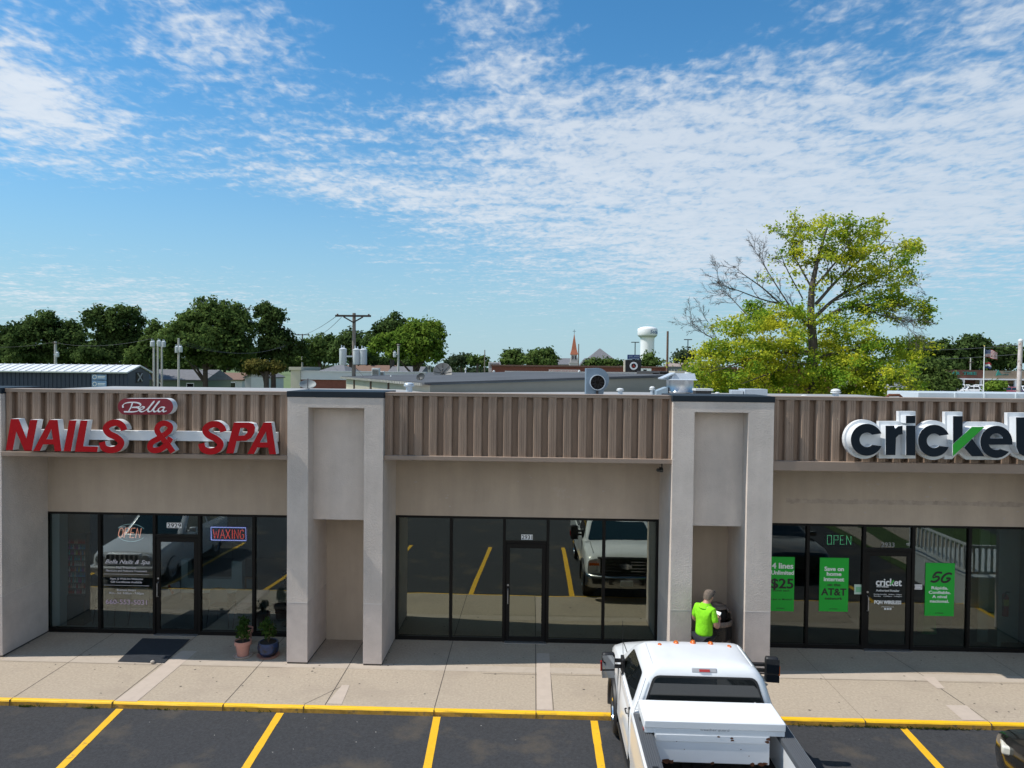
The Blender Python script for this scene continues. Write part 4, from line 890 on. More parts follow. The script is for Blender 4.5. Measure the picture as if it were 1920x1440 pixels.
def pickup():
    t = thing('pickup_truck', 'white pickup truck with a toolbox across its bed parked at the kerb', 'pickup truck', (2.36, 9.52, LOT), rz=-.012)
    b = MB()
    loft(b, [(-.01, hs(.99, .54, 1.34, 1.37)), (.02, hs(1.0, .52, 1.345, 1.375)), (1.55, hs(1.0, .52, 1.345, 1.375)), (1.72, hs(1.0, .52, 1.335, 1.365, .03)), (2.0, hs(1.0, .52, 1.305, 1.345, .045)), (2.4, hs(.995, .55, 1.255, 1.305, .045)),
             (2.62, hs(.985, .58, 1.215, 1.265, .04)), (2.72, hs(.97, .62, 1.17, 1.215, .035)), (2.77, hs(.95, .66, 1.12, 1.15, .03))])
    body = b.build('body', WPAINT, t, local=True, sharp=28)
    c = MB()
    for s in (-1, 1): c.cyl((s*.70, 2.0, .42), (s*1.3, 2.0, .42), .47, n=36)
    bool_cut(body, c); body['label'] = 'white body with hood and front wings'
    b = MB()
    rg = [rrect(.95, -.005, 1.78, .10, 1.36), rrect(.905, .005, 1.585, .10, 1.50), rrect(.80, .03, 1.19, .10, 1.795), rrect(.745, .045, 1.085, .11, 1.87), rrect(.69, .075, 1.01, .11, 1.92), rrect(.60, .14, .93, .11, 1.952), rrect(.40, .28, .78, .11, 1.968)]
    b.rings(rg); cab = b.build('cab_roof', WPAINT, t, local=True, sharp=40)
    ry = lambda z: -.005+(z-1.36)*.08
    def rpoly(pts, r=.05): # round the corners
        out = []; n = len(pts)
        for i in range(n):
            p = Vector(pts[i]); a = (Vector(pts[i-1])-p).normalized(); d = (Vector(pts[(i+1) % n])-p).normalized()
            for k in range(5):
                u = k/4; out.append(tuple((p+a*r)*(1-u)**2+p*2*u*(1-u)+(p+d*r)*u*u))
        return out
    b = MB(); b.plate([rpoly([(-.80, 1.40), (.80, 1.40), (.655, 1.805), (-.655, 1.805)], .07)], 0, .004, 0, fn=lambda x, y, z: (x, ry(z)-.012+y*2, z)); rw = b.build('rear_window', DARKGLASS, t, local=True)
    b = MB(); b.plate([rpoly([(-.83, 1.375), (.83, 1.375), (.685, 1.83), (-.685, 1.83)], .09), rpoly([(-.795, 1.405), (.795, 1.405), (.65, 1.80), (-.65, 1.80)], .07)[::-1]], 0, .004, 0, fn=lambda x, y, z: (x, ry(z)-.008+y*2, z)); b.build('rubber_seal', BLACK, rw, local=True)
    b = MB(); ring = [(.70, 1.485), (.665, 1.52), (.63, 1.485), (.665, 1.435)]; b.plate([ring, [(.665+(x-.665)*.78, 1.478+(z-1.478)*.78) for x, z in ring][::-1]], 0, .002, 0, fn=lambda x, y, z: (x, ry(z)-.016+y*2, z))
    b.box(.645, .685, ry(1.48)-.017, ry(1.48)-.014, 1.485, 1.50); b.build('window_sticker', WHITE, rw, local=True)
    wy = lambda z: 1.78-(z-1.36)*1.356
    b = MB(); b.plate([rpoly([(-.86, 1.40), (.86, 1.40), (.70, 1.79), (-.70, 1.79)], .06)], 0, .004, 0, fn=lambda x, y, z: (x, wy(z)+.014-y, z)); b.build('windshield', mat('windscreen glass', (.015, .03, .035), .03, spec=.8), t, local=True)
    sx = lambda z: .95-(z-1.36)*(.15/.435)
    for s in (-1, 1):
        b = MB(); zz = [(.15, .60), (.15, 1.33), (1.50, 1.33), (1.50, .60)]
        b.plate([zz], 0, .006, 0, fn=lambda y, d, z, s=s: (s*(1.006-d-(.02 if z > 1.2 else 0)), y, z)); d = b.build('door', WPAINT, t, local=True, bevel=.004)
        b = MB()
        for y0, y1, z0, z1 in ((.142, .15, .6, 1.33), (1.5, 1.508, .6, 1.33), (.15, 1.5, .592, .60)): b.box(s*.992-.01, s*.992+.01, y0, y1, z0, z1)
        b.build('door_seam', BLACK, d, local=True)
        b = MB(); b.plate([rpoly([(.17, 1.40), (1.44, 1.40), (1.05, 1.785), (.22, 1.785)], .05)], 0, .004, 0, fn=lambda y, d_, z, s=s: (s*(sx(z)+.012-d_), y, z)); b.build('door_window', DARKGLASS, d, local=True)
        b = MB(); b.tube([(s*1.0, .22, 1.20), (s*1.022, .235, 1.20), (s*1.022, .36, 1.20), (s*1.0, .375, 1.20)], .011, 6); b.build('handle', BLACK, d, local=True)
        # tow mirror
        mx_ = 1.265 if s > 0 else 1.18
        b = MB(); b.obox((s*mx_, 1.20, 1.47), (.195, .11, .375), Matrix.Rotation(s*-.10, 3, 'Z')); m = b.build('door_mirror', BLACK, t, local=True, bevel=.035)
        b = MB()
        for z in (1.43, 1.52): b.obox((s*1.05, 1.24, z), (.26, .06, .045), Matrix.Identity(3))
        b.obox((s*.955, 1.24, 1.46), (.05, .2, .22), Matrix.Identity(3)); b.build('mirror_arm', BLACK, m, local=True, bevel=.008)
        b = MB(); MG = mat('mirror glass', (.22, .23, .24), .02, metal=1)
        b.obox((s*mx_+s*.005, 1.138, 1.53), (.185, .006, .21), Matrix.Rotation(s*-.10, 3, 'Z')); b.obox((s*mx_+s*.005, 1.138, 1.345), (.185, .006, .11), Matrix.Rotation(s*-.10, 3, 'Z')); b.build('mirror_face', MG, m, local=True)
        b = MB(); b.obox((s*(mx_+.11), 1.2, 1.45), (.02, .06, .14), Matrix.Identity(3)); b.build('marker_lamp', REDL if s < 0 else AMBER, m, local=True)
        # arches, flares, wheels
        b = MB(); pts = [(s*1.015, 2.0+.50*cos(radians(a)), .42+.50*sin(radians(a))) for a in range(-18, 199, 9)]; b.tube(pts, .045, 8); b.build('wheel_flare', BLACK, t, local=True)
        b = MB(); rg = [[(x, 2.0+.468*cos(radians(a)), .42+.468*sin(radians(a))) for a in range(-25, 206, 7)] for x in (s*.70, s*.985)]
        for i in range(len(rg[0])-1): b.quad(rg[0][i], rg[0][i+1], rg[1][i+1], rg[1][i])
        b.build('arch_liner', BLACK, t, local=True, recalc=False)
        wheel(t, s*.885, 2.0, .40, .27, .60, 8, CHROME); wheel(t, s*.885, -1.50, .40, .27, .60, 8, CHROME)
        # step bar
        b = MB(); b.box(s*.92-.10, s*.92+.10, .1, 1.4, .46, .50); b.build('side_step', BLACK, t, local=True, bevel=.015)
        # headlamp
        b = MB(); b.plate([rpoly([(.63, .84), (.935, .86), (.935, 1.14), (.63, 1.12)], .03)], 2.80, 2.6, 0, fn=lambda x, y, z, s=s: (s*x, y-(.10*max(0, x-.75)/.2), z)); hl = b.build('headlight', LAMP, t, local=True)
        b = MB(); b.box(s*.785-.13, s*.785+.13, 2.79, 2.806, .985, 1.045); b.build('turn_signal', AMBER, hl, local=True)
    # nose
    b = MB(); b.box(-.63, .63, 2.70, 2.80, .79, 1.18); g = b.build('grille', BLACK, t, local=True, bevel=.02)
    b = MB()
    for z in (.87, .94, 1.03, 1.10):
        for s in (-1, 1): b.box(s*.36-.22, s*.36+.22, 2.795, 2.812, z-.010, z+.010)
    b.build('chrome_bar', CHROME, g, local=True)
    b = MB(); b.lathe([(0, .012), (.16, .01), (.175, -.01)], (0, 2.82, .985), 28, M=Matrix.Rotation(radians(-90), 3, 'X')@Matrix.Diagonal((1, .42, 1))); b.build('oval_emblem', CHROME, g, local=True)
    b = MB(); rg = []
    for z, d in ((.45, .06), (.47, .10), (.62, .12), (.74, .11), (.78, .05)): rg.append([(-1.0, 2.62, z), (-.99, 2.72+d*.4, z), (-.85, 2.82+d, z), (0, 2.88+d, z), (.85, 2.82+d, z), (.99, 2.72+d*.4, z), (1.0, 2.62, z), (0, 2.6, z)])
    b.rings(rg, smooth=False); bp = b.build('front_bumper', mat('dull chrome', (.30, .30, .30), .22, metal=1), t, local=True, bevel=.015)
    b = MB()
    for x0, x1 in ((-.84, -.50), (-.45, -.18), (.18, .45), (.50, .84)): b.box(x0, x1, 2.86, 2.985-abs(x0+x1)*.02, .57, .71)
    b.build('bumper_slot', BLACK, bp, local=True)
    b = MB(); b.box(-.155, .155, 2.99, 3.012, .54, .68); b.build('number_plate', PLATEM, bp, local=True)
    b = MB(); b.box(-.70, .70, 2.60, 2.79, 1.155, 1.20); b.build('hood_lip', BLACK, t, local=True, bevel=.02)
    b = MB()
    for x in (-.30, .30): b.box(x-.004, x+.004, 1.8, 2.65, 1.385, 1.389)
    for x in (-1, 1):                                     # shut lines, roof ditch, antenna
        b = MB(); b.tube([(x*.80, 1.74, 1.372), (x*.80, 2.0, 1.350), (x*.795, 2.4, 1.310), (x*.788, 2.62, 1.270)], .0055, 5); b.build('hood_seam', BLACK, body, local=True)
        b = MB(); b.tube([(x*.948, -.012, .75), (x*.948, -.016, 1.34), (x*.885, -.002, 1.50), (x*.79, .022, 1.79)], .004, 5); b.build('cab_seam', mat('grey seam', (.25, .26, .27), .6), cab, local=True)
    b = MB(); b.tube([(-.9, 1.66, 1.36), (-.92, 1.60, 1.75), (-.93, 1.55, 2.02)], .004, 5); b.build('antenna', BLACK, t, local=True)
    b = MB(); b.box(-.45, .45, 1.70, 1.76, 1.385, 1.392); b.build('cowl_grille', BLACK, body, local=True)
    # roof lamps
    for i, x in enumerate((-.50, -.25, 0, .25, .50)):
        b = MB(); b.lathe([(0, .05), (.025, .045), (.042, .02), (.048, 0)], (x+.02, .88-.10*(abs(x)/.5)**2, 1.944-.022*(abs(x)/.5)**2), 14, M=Matrix.Diagonal((1, 1.5, 1))); b.build('roof_marker_lamp', AMBER, t, local=True)
    b = MB(); b.obox((0, .068, 1.895), (.34, .03, .062), Matrix.Rotation(-.5, 3, 'X')); bl = b.build('brake_lamp', mat('lamp housing', (.35, .35, .36), .3), t, local=True, bevel=.012)
    b = MB(); b.obox((0, .05, 1.90), (.14, .012, .035), Matrix.Rotation(-.5, 3, 'X')); b.build('red_lens', REDL, bl, local=True)
    b = MB()
    for x in (-.69, .69): b.tube([(x*.98, .18, 1.925), (x*.97, .9, 1.93)], .008, 5)
    b.build('drip_rail', WPAINT, cab, local=True)
    # bed
    b = MB()
    for s in (-1, 1): b.box(*sorted((s*.83, s*1.0)), -2.86, -.055, .56, 1.355)
    b.box(-.83, .83, -.13, -.055, .80, 1.35); b.box(-.99, .99, -2.90, -2.82, .6, 1.36)
    bed = b.build('cargo_bed', WPAINT, t, local=True)
    c = MB()
    for s in (-1, 1): c.cyl((s*.7, -1.50, .42), (s*1.3, -1.50, .42), .47, n=36)
    bool_cut(bed, c); bv = bed.modifiers.new('b', 'BEVEL'); bv.width = .018; bv.segments = 2; bv.limit_method = 'ANGLE'; bv.angle_limit = radians(50)
    b = MB(); b.box(-.83, .83, -2.82, -.13, .78, .84)
    for k in range(12): b.box(-.8+k*.14, -.74+k*.14, -2.8, -.15, .84, .855)
    b.build('bed_floor', mat('dark bed liner', (.018, .018, .018), .8, var=.5, scale=6, dark=(.06, .05, .04), dscale=5), bed, local=True)
    RC = mat('grey rail cap plastic', (.075, .08, .088), .6)
    for s in (-1, 1):
        b = MB(); b.box(*sorted((s*.80, s*.972)), -2.86, -.12, 1.355, 1.378)
        for k in range(6): xc = s*(.822+k*.026); b.box(xc-.007, xc+.007, -2.84, -.16, 1.378, 1.385)
        b.box(*sorted((s*.79, s*.80)), -2.86, -.12, 1.30, 1.375)
        rc = b.build('rail_cap', RC, bed, local=True, bevel=.004)
        for yy in (-.30, -1.45, -2.6): b = MB(); b.box(*sorted((s*.85, s*.915)), yy-.045, yy+.045, 1.386, 1.388); b.build('stake_pocket', BLACK, bed, local=True)
    # toolbox
    TB = mat('white toolbox steel', (.70, .72, .74), .4, var=.03, scale=3, dark=(.085, .03, .012), dscale=6, dlo=.735, dhi=.76)
    b = MB(); b.box(-.775, .655, -.66, -.15, 1.03, 1.46); tb = b.build('toolbox', TB, t, local=True, bevel=.008)
    b = MB(); b.box(-.905, .85, -.665, -.10, 1.455, 1.555); b.build('lid', mat('white toolbox lid', (.74, .75, .76), .35, var=.02, scale=2, dark=(.10, .05, .03), dscale=8, dlo=.77, dhi=.785), tb, local=True, bevel=.012)
    b = MB(); b.box(-.895, .84, -.655, -.11, 1.392, 1.453); b.box(-.76, .64, -.668, -.662, 1.30, 1.385); b.build('body_flange', TB, tb, local=True, bevel=.006)
    b = MB(); text(b, 'weather guard', -.03, 1.445, -.6665, .36, .028, 0, .002); text(b, 'WARNING keep closed', -.03, 1.425, -.6575, .30, .012, 0, .001); b.build('maker_label', mat('grey print', (.30, .32, .34), .5), tb, local=True)
    b = MB(); rr = random.Random(8)
    for x, z, r in ((-.62, 1.045, .055), (-.56, 1.04, .04), (-.70, 1.03, .03), (-.05, 1.035, .03), (.45, 1.035, .035), (.55, 1.04, .045), (.60, 1.05, .035), (.18, 1.36, .02), (.19, 1.335, .024), (.62, 1.33, .03), (.635, 1.36, .03), (.02, 1.375, .018), (-.4, 1.2, .008), (.3, 1.22, .008), (-.5, 1.3, .007), (.4, 1.14, .009)):
        b.add([(x+r*cos(a)*rr.uniform(.6, 1.3), -.671 if z > 1.29 else -.663, z+r*.7*sin(a)*rr.uniform(.5, 1.2)) for a in (0, .8, 1.6, 2.4, 3.2, 4, 4.8, 5.6)], [tuple(range(8))])
    b.build('rust_stain', mat('rust', (.10, .035, .014), .9, var=.5, scale=40), tb, local=True)
    b = MB(); b.box(-.915, -.905, -.64, -.60, 1.41, 1.44); b.build('red_reflector', REDL, tb, local=True)
    return t
pickup()

def car(name, label, cat, loc, rz, L=4.5, Wd=1.8, Hh=1.65, paint=WPAINT, hood=.98, belt=1.02, cowl=.55, rf=.05, rr=-1.75, tail=-2.0, r=.34, wb=2.65, group=None, kind='suv', fine=False):
    t = thing(name, label, cat, loc, group, rz); a = L/2; w = Wd/2; b = MB()
    rearz = belt if kind != 'sedan' else belt*.97
    loft(b, [(-a, hs(w*.88, .42, rearz*.82, rearz*.86)), (-a+.08, hs(w*.96, .34, rearz*.95, rearz*.98)), (-a+.35, hs(w, .28, rearz, rearz+.01)), (cowl-.1, hs(w, .26, belt, belt+.01)), (cowl+.15, hs(w, .26, hood, hood+.02, .03)),
             (a-.42, hs(w*.98, .27, hood*.93, hood*.955, .03)), (a-.14, hs(w*.93, .30, hood*.85, hood*.89, .03)), (a-.02, hs(w*.86, .36, hood*.70, hood*.76, .02)), (a, hs(w*.80, .40, hood*.60, hood*.66, .02))])
    body = b.build('body', paint, t, local=True, sharp=28)
    c = MB()
    for s in (-1, 1):
        for y in (wb/2, -wb/2): c.cyl((s*(w-.28), y, r), (s*(w+.2), y, r), r*1.16, n=28)
    bool_cut(body, c)
    b = MB(); zt = Hh-.10; W2 = w*.76
    b.rings([rrect(w*.94, tail, cowl+.12, .12, belt-.01), rrect(w*.90, tail+(rr-tail)*.3, cowl+.12-(cowl+.12-rf)*.28, .12, belt+.28*(zt-belt)), rrect(W2, rr, rf, .10, zt), rrect(W2-.06, rr+.05, rf-.08, .10, Hh-.045), rrect(W2-.18, rr+.18, rf-.24, .10, Hh-.008), rrect(W2-.35, rr+.4, rf-.45, .08, Hh)])
    cabn = b.build('cabin_roof', paint, t, local=True, sharp=40)
    f = lambda z: (z-belt+.01)/(zt-belt+.01)
    sx = lambda z: w*.94+(W2-w*.94)*f(z); wy = lambda z: cowl+.12+(rf-cowl-.12)*f(z); by = lambda z: tail+(rr-tail)*f(z)
    z0, z1 = belt+.03, zt-.05
    b = MB(); b.plate([[(-sx(z0)+.12, z0), (sx(z0)-.12, z0), (sx(z1)-.10, z1), (-sx(z1)+.10, z1)]], 0, .004, 0, fn=lambda x, y, z: (x, wy(z)+.016-y, z)); b.build('windshield', DARKGLASS, t, local=True)
    b = MB(); b.plate([[(-sx(z0)+.14, z0+.05), (sx(z0)-.14, z0+.05), (sx(z1)-.12, z1), (-sx(z1)+.12, z1)]], 0, .004, 0, fn=lambda x, y, z: (x, by(z)-.014+y, z)); b.build('rear_window', DARKGLASS, t, local=True)
    ym = (rf+rr)/2+.1
    for s in (-1, 1):
        for pts in ([(wy(z0)-.22, z0), (ym+.05, z0), (ym+.05, z1), (wy(z1)-.12, z1)], [(ym-.05, z0), (by(z0)+.28, z0), (by(z1)+.2, z1), (ym-.05, z1)]):
            b = MB(); b.plate([pts], 0, .004, 0, fn=lambda y, d, z, s=s: (s*(sx(z)+.014-d), y, z)); b.build('side_window', DARKGLASS, t, local=True)
        for y in (wb/2, -wb/2): wheel(t, s*(w-.11), y, r, .21, .62, 6)
        for y in (wb/2, -wb/2):
            b = MB(); rg = [[(x, y+r*1.15*cos(radians(q)), r+r*1.15*sin(radians(q))) for q in range(-20, 201, 11)] for x in (s*(w-.28), s*(w-.02))]
            for i in range(len(rg[0])-1): b.quad(rg[0][i], rg[0][i+1], rg[1][i+1], rg[1][i])
            b.build('arch_liner', BLACK, t, local=True, recalc=False)
        b = MB(); b.obox((s*(w+.10), cowl-.22, belt+.09), (.18, .11, .13), Matrix.Identity(3)); b.obox((s*(w-.01), cowl-.2, belt+.05), (.1, .06, .05), Matrix.Identity(3)); b.build('door_mirror', paint if fine else BLACK, t, local=True, bevel=.03)
        b = MB()
        b.plate([[(w*.50, hood*.68), (w*.84, hood*.69), (w*.90, hood*.83), (w*.55, hood*.80)]], 0, .06, 0, fn=lambda x, d, z, s=s: (s*x, a-.005-d-(.30*max(0, (x/w-.5)/.4)**1.5)-(.12 if z > hood*.75 else 0)+.02, z)); b.build('headlight', LAMP, t, local=True)
        b = MB(); b.box(*sorted((s*w*.66, s*w*.90)), -a+.005, -a+.10, rearz*.70, rearz*.90); b.build('tail_light', REDL, t, local=True, bevel=.015)
        b = MB(); b.box(s*(w-.004)-.006, s*(w-.004)+.006, -.05, .13, belt-.14, belt-.115); b.build('door_handle', CHROME if fine else paint, t, local=True)
    b = MB(); b.box(-w*.45, w*.45, a-.03, a+.012, hood*.46, hood*.62); b.build('grille', BLACK, t, local=True, bevel=.015)
    return t
# black car whose corner shows at the right edge
bc = car('black_car', 'black car with its front corner at the right edge of the photo', 'car', (7.52, 8.02, LOT), .0, L=4.7, Wd=1.82, Hh=1.46, paint=BPAINT, hood=.98, belt=.98, cowl=.78, rf=-.05, rr=-1.3, tail=-1.95, kind='sedan', fine=True)
b = MB(); b.obox((-.815, 2.02, .735), (.16, .36, .13), Matrix.Rotation(-.5, 3, 'Z')); b.build('wrap_headlight', mat('bright lamp', (.62, .60, .52), .15, coat=1), bc, local=True, bevel=.03)
# white off-roader seen only in the salon glass
jp = car('white_suv', 'white off-roader with round headlights mirrored in the salon glass', 'suv', (-10.72, 9.75, LOT), 0, L=4.45, Wd=1.84, Hh=1.80, paint=WPAINT, hood=1.10, belt=1.14, cowl=.70, rf=.15, rr=-1.9, tail=-2.1, r=.37, wb=2.65, kind='suv', fine=True)
for s in (-1, 1):
    b = MB(); b.lathe([(.13, -.05), (.13, .02), (.11, .03), (.10, .01), (0, .035)], (s*.60, 2.205, .83), 24, M=Matrix.Rotation(radians(-90), 3, 'X')); b.build('round_headlight', LAMP, jp, local=True)
b = MB(); b.box(-.45, .45, 2.1, 2.225, .70, .98); gr = b.build('slotted_grille', WPAINT, jp, local=True, bevel=.02); b = MB()
for k in range(7): b.box(-.385+k*.125-.035, -.385+k*.125+.035, 2.215, 2.235, .735, .95)
b.build('grille_slot', BLACK, gr, local=True)
b = MB(); b.box(-.90, .90, 2.05, 2.36, .48, .66); b.build('front_bumper', mat('grey bumper', (.5, .5, .5), .5), jp, local=True, bevel=.05)
b = MB(); b.box(-.40, .40, -.85, -.15, 1.795, 1.806); b.build('sunroof', DARKGLASS, jp, local=True)
for s in (-1, 1): b = MB(); b.tube([(s*.60, .0, 1.78), (s*.60, -.1, 1.85), (s*.60, -1.6, 1.85), (s*.60, -1.7, 1.78)], .02, 6); b.build('roof_rail', BLACK, jp, local=True)
# timber deck with white railing, mirrored in the phone shop glass
t = thing('timber_deck', 'white timber deck with a picket railing past the right end of the pavement', 'deck', (12.2, 11, LOT)); WT = mat('white timber', (.66, .68, .68), .6, var=.05, scale=3)
b = MB()
for k in range(18): b.box(10.95, 14, 9.3+k*.166, 9.3+k*.166+.158, .72, .76)
b.box(10.97, 14, 9.3, 12.28, LOT, .715); b.build('platform', WT, t)
b = MB(); b.box(10.95, 14, 12.22, 12.28, 1.50, 1.56); b.box(10.95, 14, 12.22, 12.28, .84, .90); b.box(10.93, 10.99, 9.3, 12.28, 1.50, 1.56); b.box(10.93, 10.99, 9.3, 12.28, .84, .9); b.build('rail', WT, t)
for k in range(20): b = MB(); b.box(11.02+k*.15, 11.07+k*.15, 12.23, 12.27, .9, 1.5); b.build('baluster', WT, t)
for k in range(14): b = MB(); b.box(10.94, 10.98, 9.4+k*.2, 9.45+k*.2, .9, 1.5); b.build('baluster', WT, t)
b = MB(); b.box(11.2, 17, -6, 9.2, LOT, LOT+.03); b.solo('grass_verge', mat('verge grass', (.05, .085, .02), .95, var=.4, scale=3, bump=.8, bscale=30), 'strip of mown grass beyond the right edge of the car park', 'grass', kind='stuff')
b = MB(); b.box(11.55, 12.3, -6, 9.1, LOT+.03, LOT+.05); b.box(13.3, 14.6, -6, 9.1, LOT+.03, LOT+.05); b.struct('footpath', CONC)
# things inside the phone shop
t = thing('display_stand', 'bright green tapered display stand behind the 5G poster', 'display stand', (8.95, 16.1, 0))
b = MB(); b.rings([[(8.86-.10, 16.0, .01), (8.86+.22, 16.0, .01), (8.86+.22, 16.25, .01), (8.86-.10, 16.25, .01)], [(8.90-.0, 16.08, 1.1), (8.90+.14, 16.08, 1.1), (8.90+.14, 16.2, 1.1), (8.90, 16.2, 1.1)]], smooth=False); b.build('tapered_body', GREENFACE, t)
b = MB(); b.box(8.72, 9.12, 15.95, 16.3, 0.0, .012); b.build('foot_plate', BLACK, t)
t = thing('fire_extinguisher', 'red fire extinguisher with a yellow label at the right end of the phone shop', 'fire extinguisher', (10.22, 15.5, .75)); b = MB(); b.lathe([(0, .62), (.07, .63), (.075, .68), (.075, 1.02), (.05, 1.09), (.02, 1.11), (0, 1.11)], (10.22, 15.5, 0), 18); b.build('cylinder', REDFACE, t)
b = MB(); b.lathe([(.077, .86), (.077, 1.0)], (10.22, 15.5, 0), 18); b.build('label', mat('yellow label', (.55, .5, .06), .5), t); b = MB(); b.tube([(10.22, 15.5, 1.11), (10.22, 15.44, 1.17), (10.22, 15.36, 1.18)], .013, 6); b.tube([(10.22, 15.46, 1.14), (10.14, 15.44, 1.0), (10.15, 15.44, .75)], .01, 6); b.build('hose', BLACK, t)
b = MB(); b.box(9.75, 10.6, 15.62, 15.66, 0, 2.7); b.box(9.95, 10.03, 15.3, 15.62, 0, 2.7); b.build('wall_panel', mat('pale shop panel', (.46, .50, .50), .8), mall)
b = MB(); b.box(9.15, 9.75, 16.6, 16.7, 0, 2.7); b.build('wall_pier', mat('grey shop pier', (.30, .31, .30), .9), mall)
# ------------------------------------------------------------------ on our own roof
def Pz(px, py, Y): return at(px, py, Y)
RZ = 4.9
def vent(px, py, Y, wpx, hpx, label, m=None, name='roof_vent', slots=True):
    p = Pz(px, py, Y); u = Y/FPX; w, h = wpx*u/2, hpx*u; t = thing(name, label, 'roof vent', (p.x, p.y, RZ))
    b = MB(); b.cyl((p.x, p.y, RZ), (p.x, p.y, p.z-h*.35), w*.62, n=16); b.build('pipe', GALV, t)
    b = MB(); b.lathe([(w*.6, -h*.42), (w, -h*.36), (w, -h*.22), (w*.75, -h*.2), (w*.75, -h*.12), (w*.95, -h*.12), (w*.85, 0), (w*.4, h*.12), (0, h*.14)], p, 18); b.build('cap', m or GALV, t)
VW = mat('weathered white metal', (.6, .61, .6), .55, var=.12, scale=5)
vent(767, 719, 20, 20, 14, 'squat grey roof vent at the left of the grey sided wall'); vent(1163, 729, 17, 14, 10, 'small white mushroom vent to the right of the blue fan housing', VW); vent(1223, 726, 18.5, 11, 13, 'white capped vent pipe left of the round exhaust hood', VW)
vent(1508, 741, 17, 13, 6, 'low white vent cap behind the right fascia', VW); vent(1567, 731, 18, 18, 16, 'grey capped vent pipe behind the dark lettered sign', VW); vent(1345, 736, 17.5, 9, 6, 'tiny white vent beside the navy pillar cap', VW)
# snail fan
p = Pz(1119, 714, 18.5); t = thing('exhaust_fan', 'blue grey snail shaped exhaust fan with a round black mouth', 'exhaust fan', (p.x, 18.5, RZ)); u = 18.5/FPX
BLUEM = mat('faded blue metal', (.15, .205, .26), .5, var=.12, scale=6, dark=(.30, .34, .2), dscale=4, dlo=.66, dhi=.74)
pts = [(-20, 42), (-20, -23), (0, -24)]+[(1+22*sin(radians(a)), -2-22*cos(radians(a))) for a in range(8, 150, 8)]+[(10, 42)]
b = MB(); b.plate([[(p.x+x*u, p.z-y*u) for x, y in pts]], 18.5, 18.95, 0); b.build('scroll_housing', BLUEM, t, bevel=.01)
b = MB(); M90 = Matrix.Rotation(radians(90), 3, 'X'); c = Vector((p.x+1*u, 18.5, p.z-3*u))
b.lathe([(.20, -.1), (.20, .13), (.185, .13), (.18, .0), (.17, -.1)], c, 26, M=M90); b.build('inlet_collar', GALV, t)
b = MB(); b.lathe([(.182, .05), (.15, .01), (.12, .02), (.05, .0), (0, .02)], c, 24, M=M90)
for k in range(9): a = k*2*pi/9; b.obox(c+Vector((cos(a)*.11, -.05, sin(a)*.11)), (.13, .02, .05), Matrix.Rotation(-a, 3, 'Y')@Matrix.Rotation(.5, 3, 'X'))
b.build('impeller', mat('near black metal', (.012, .009, .007), .7), t)  # blades and hub coloured near black
b = MB(); b.box(c.x-.04, c.x+.02, 18.36, 18.42, RZ, c.z-.2); b.build('strut', BLACK, t)
# round exhaust hood with sloped cap
p = Pz(1279, 738, 18); u = 18/FPX; t = thing('exhaust_hood', 'shiny round exhaust hood with a flat sloping cap behind the right pillar', 'exhaust hood', (p.x, 18.3, RZ)); cx = p.x
b = MB(); b.lathe([(.36, RZ-p.z), (.36, .01), (.375, .03), (.35, .05), (.335, .33), (.345, .34)], (cx, 18.3, p.z), 36); b.build('drum', mat('bright aluminium', (.45, .46, .47), .35, metal=.7, var=.08, scale=6), t, sharp=50)
b = MB(); z = p.z+.34; b.rings([[(cx-.36, 17.95, z), (cx+.38, 17.95, z), (cx+.38, 18.65, z), (cx-.36, 18.65, z)], [(cx-.27, 18.0, z+.03), (cx+.34, 18.0, z+.03), (cx+.34, 18.6, z+.03), (cx-.27, 18.6, z+.03)], [(cx-.22, 18.05, z+.17), (cx+.32, 18.05, z+.17), (cx+.32, 18.55, z+.17), (cx-.22, 18.55, z+.17)]], smooth=False)
b.obox((cx-.34, 18.3, z+.10), (.36, .62, .03), Matrix.Rotation(-.42, 3, 'Y')); b.build('cap', GALV, t); b = MB(); b.cyl((cx+.18, 18.2, z+.17), (cx+.18, 18.2, z+.2), .08, n=12); b.build('top_knob', VW, t)
b = MB(); b.rings([[(cx-.62, 18.1, RZ), (cx-.34, 18.1, RZ), (cx-.34, 18.6, RZ), (cx-.62, 18.6, RZ)], [(cx-.62, 18.1, p.z+.05), (cx-.34, 18.1, p.z+.16), (cx-.34, 18.6, p.z+.16), (cx-.62, 18.6, p.z+.05)]], smooth=False); b.build('side_duct', mat('pale blue metal', (.30, .38, .44), .4, metal=.3), t)
p = Pz(1319, 731, 17.6); b = MB(); b.box(p.x-.21, p.x+.21, 17.5, 17.9, p.z-.02, p.z+.03, 0); b.box(p.x-.2, p.x+.18, 17.55, 17.85, RZ, p.z-.02, 1); b.solo('roof_fan_box', [VW, mat('dark louvre', (.03, .03, .03), .7)], 'low white topped fan box between the exhaust hood and the duct box', 'fan box')
p = Pz(1416, 742, 17.4); u = 17.4/FPX; b = MB(); b.obox((p.x+.0, 17.6, p.z-.05), (.56, .5, .42), Matrix.Rotation(.0, 3, 'Z'), 0); b.obox((p.x-.42, 17.55, p.z-.06), (.28, .42, .38), Matrix.Rotation(-.15, 3, 'Z'), 0); b.box(p.x-.29, p.x-.265, 17.30, 17.36, p.z-.2, p.z+.15, 0); b.box(p.x-.3, p.x+.3, 17.4, 17.8, RZ, p.z-.2, 0)
b.solo('duct_box', GALV, 'grey sheet metal duct box behind the right pillar cap', 'duct', bevel=.006)
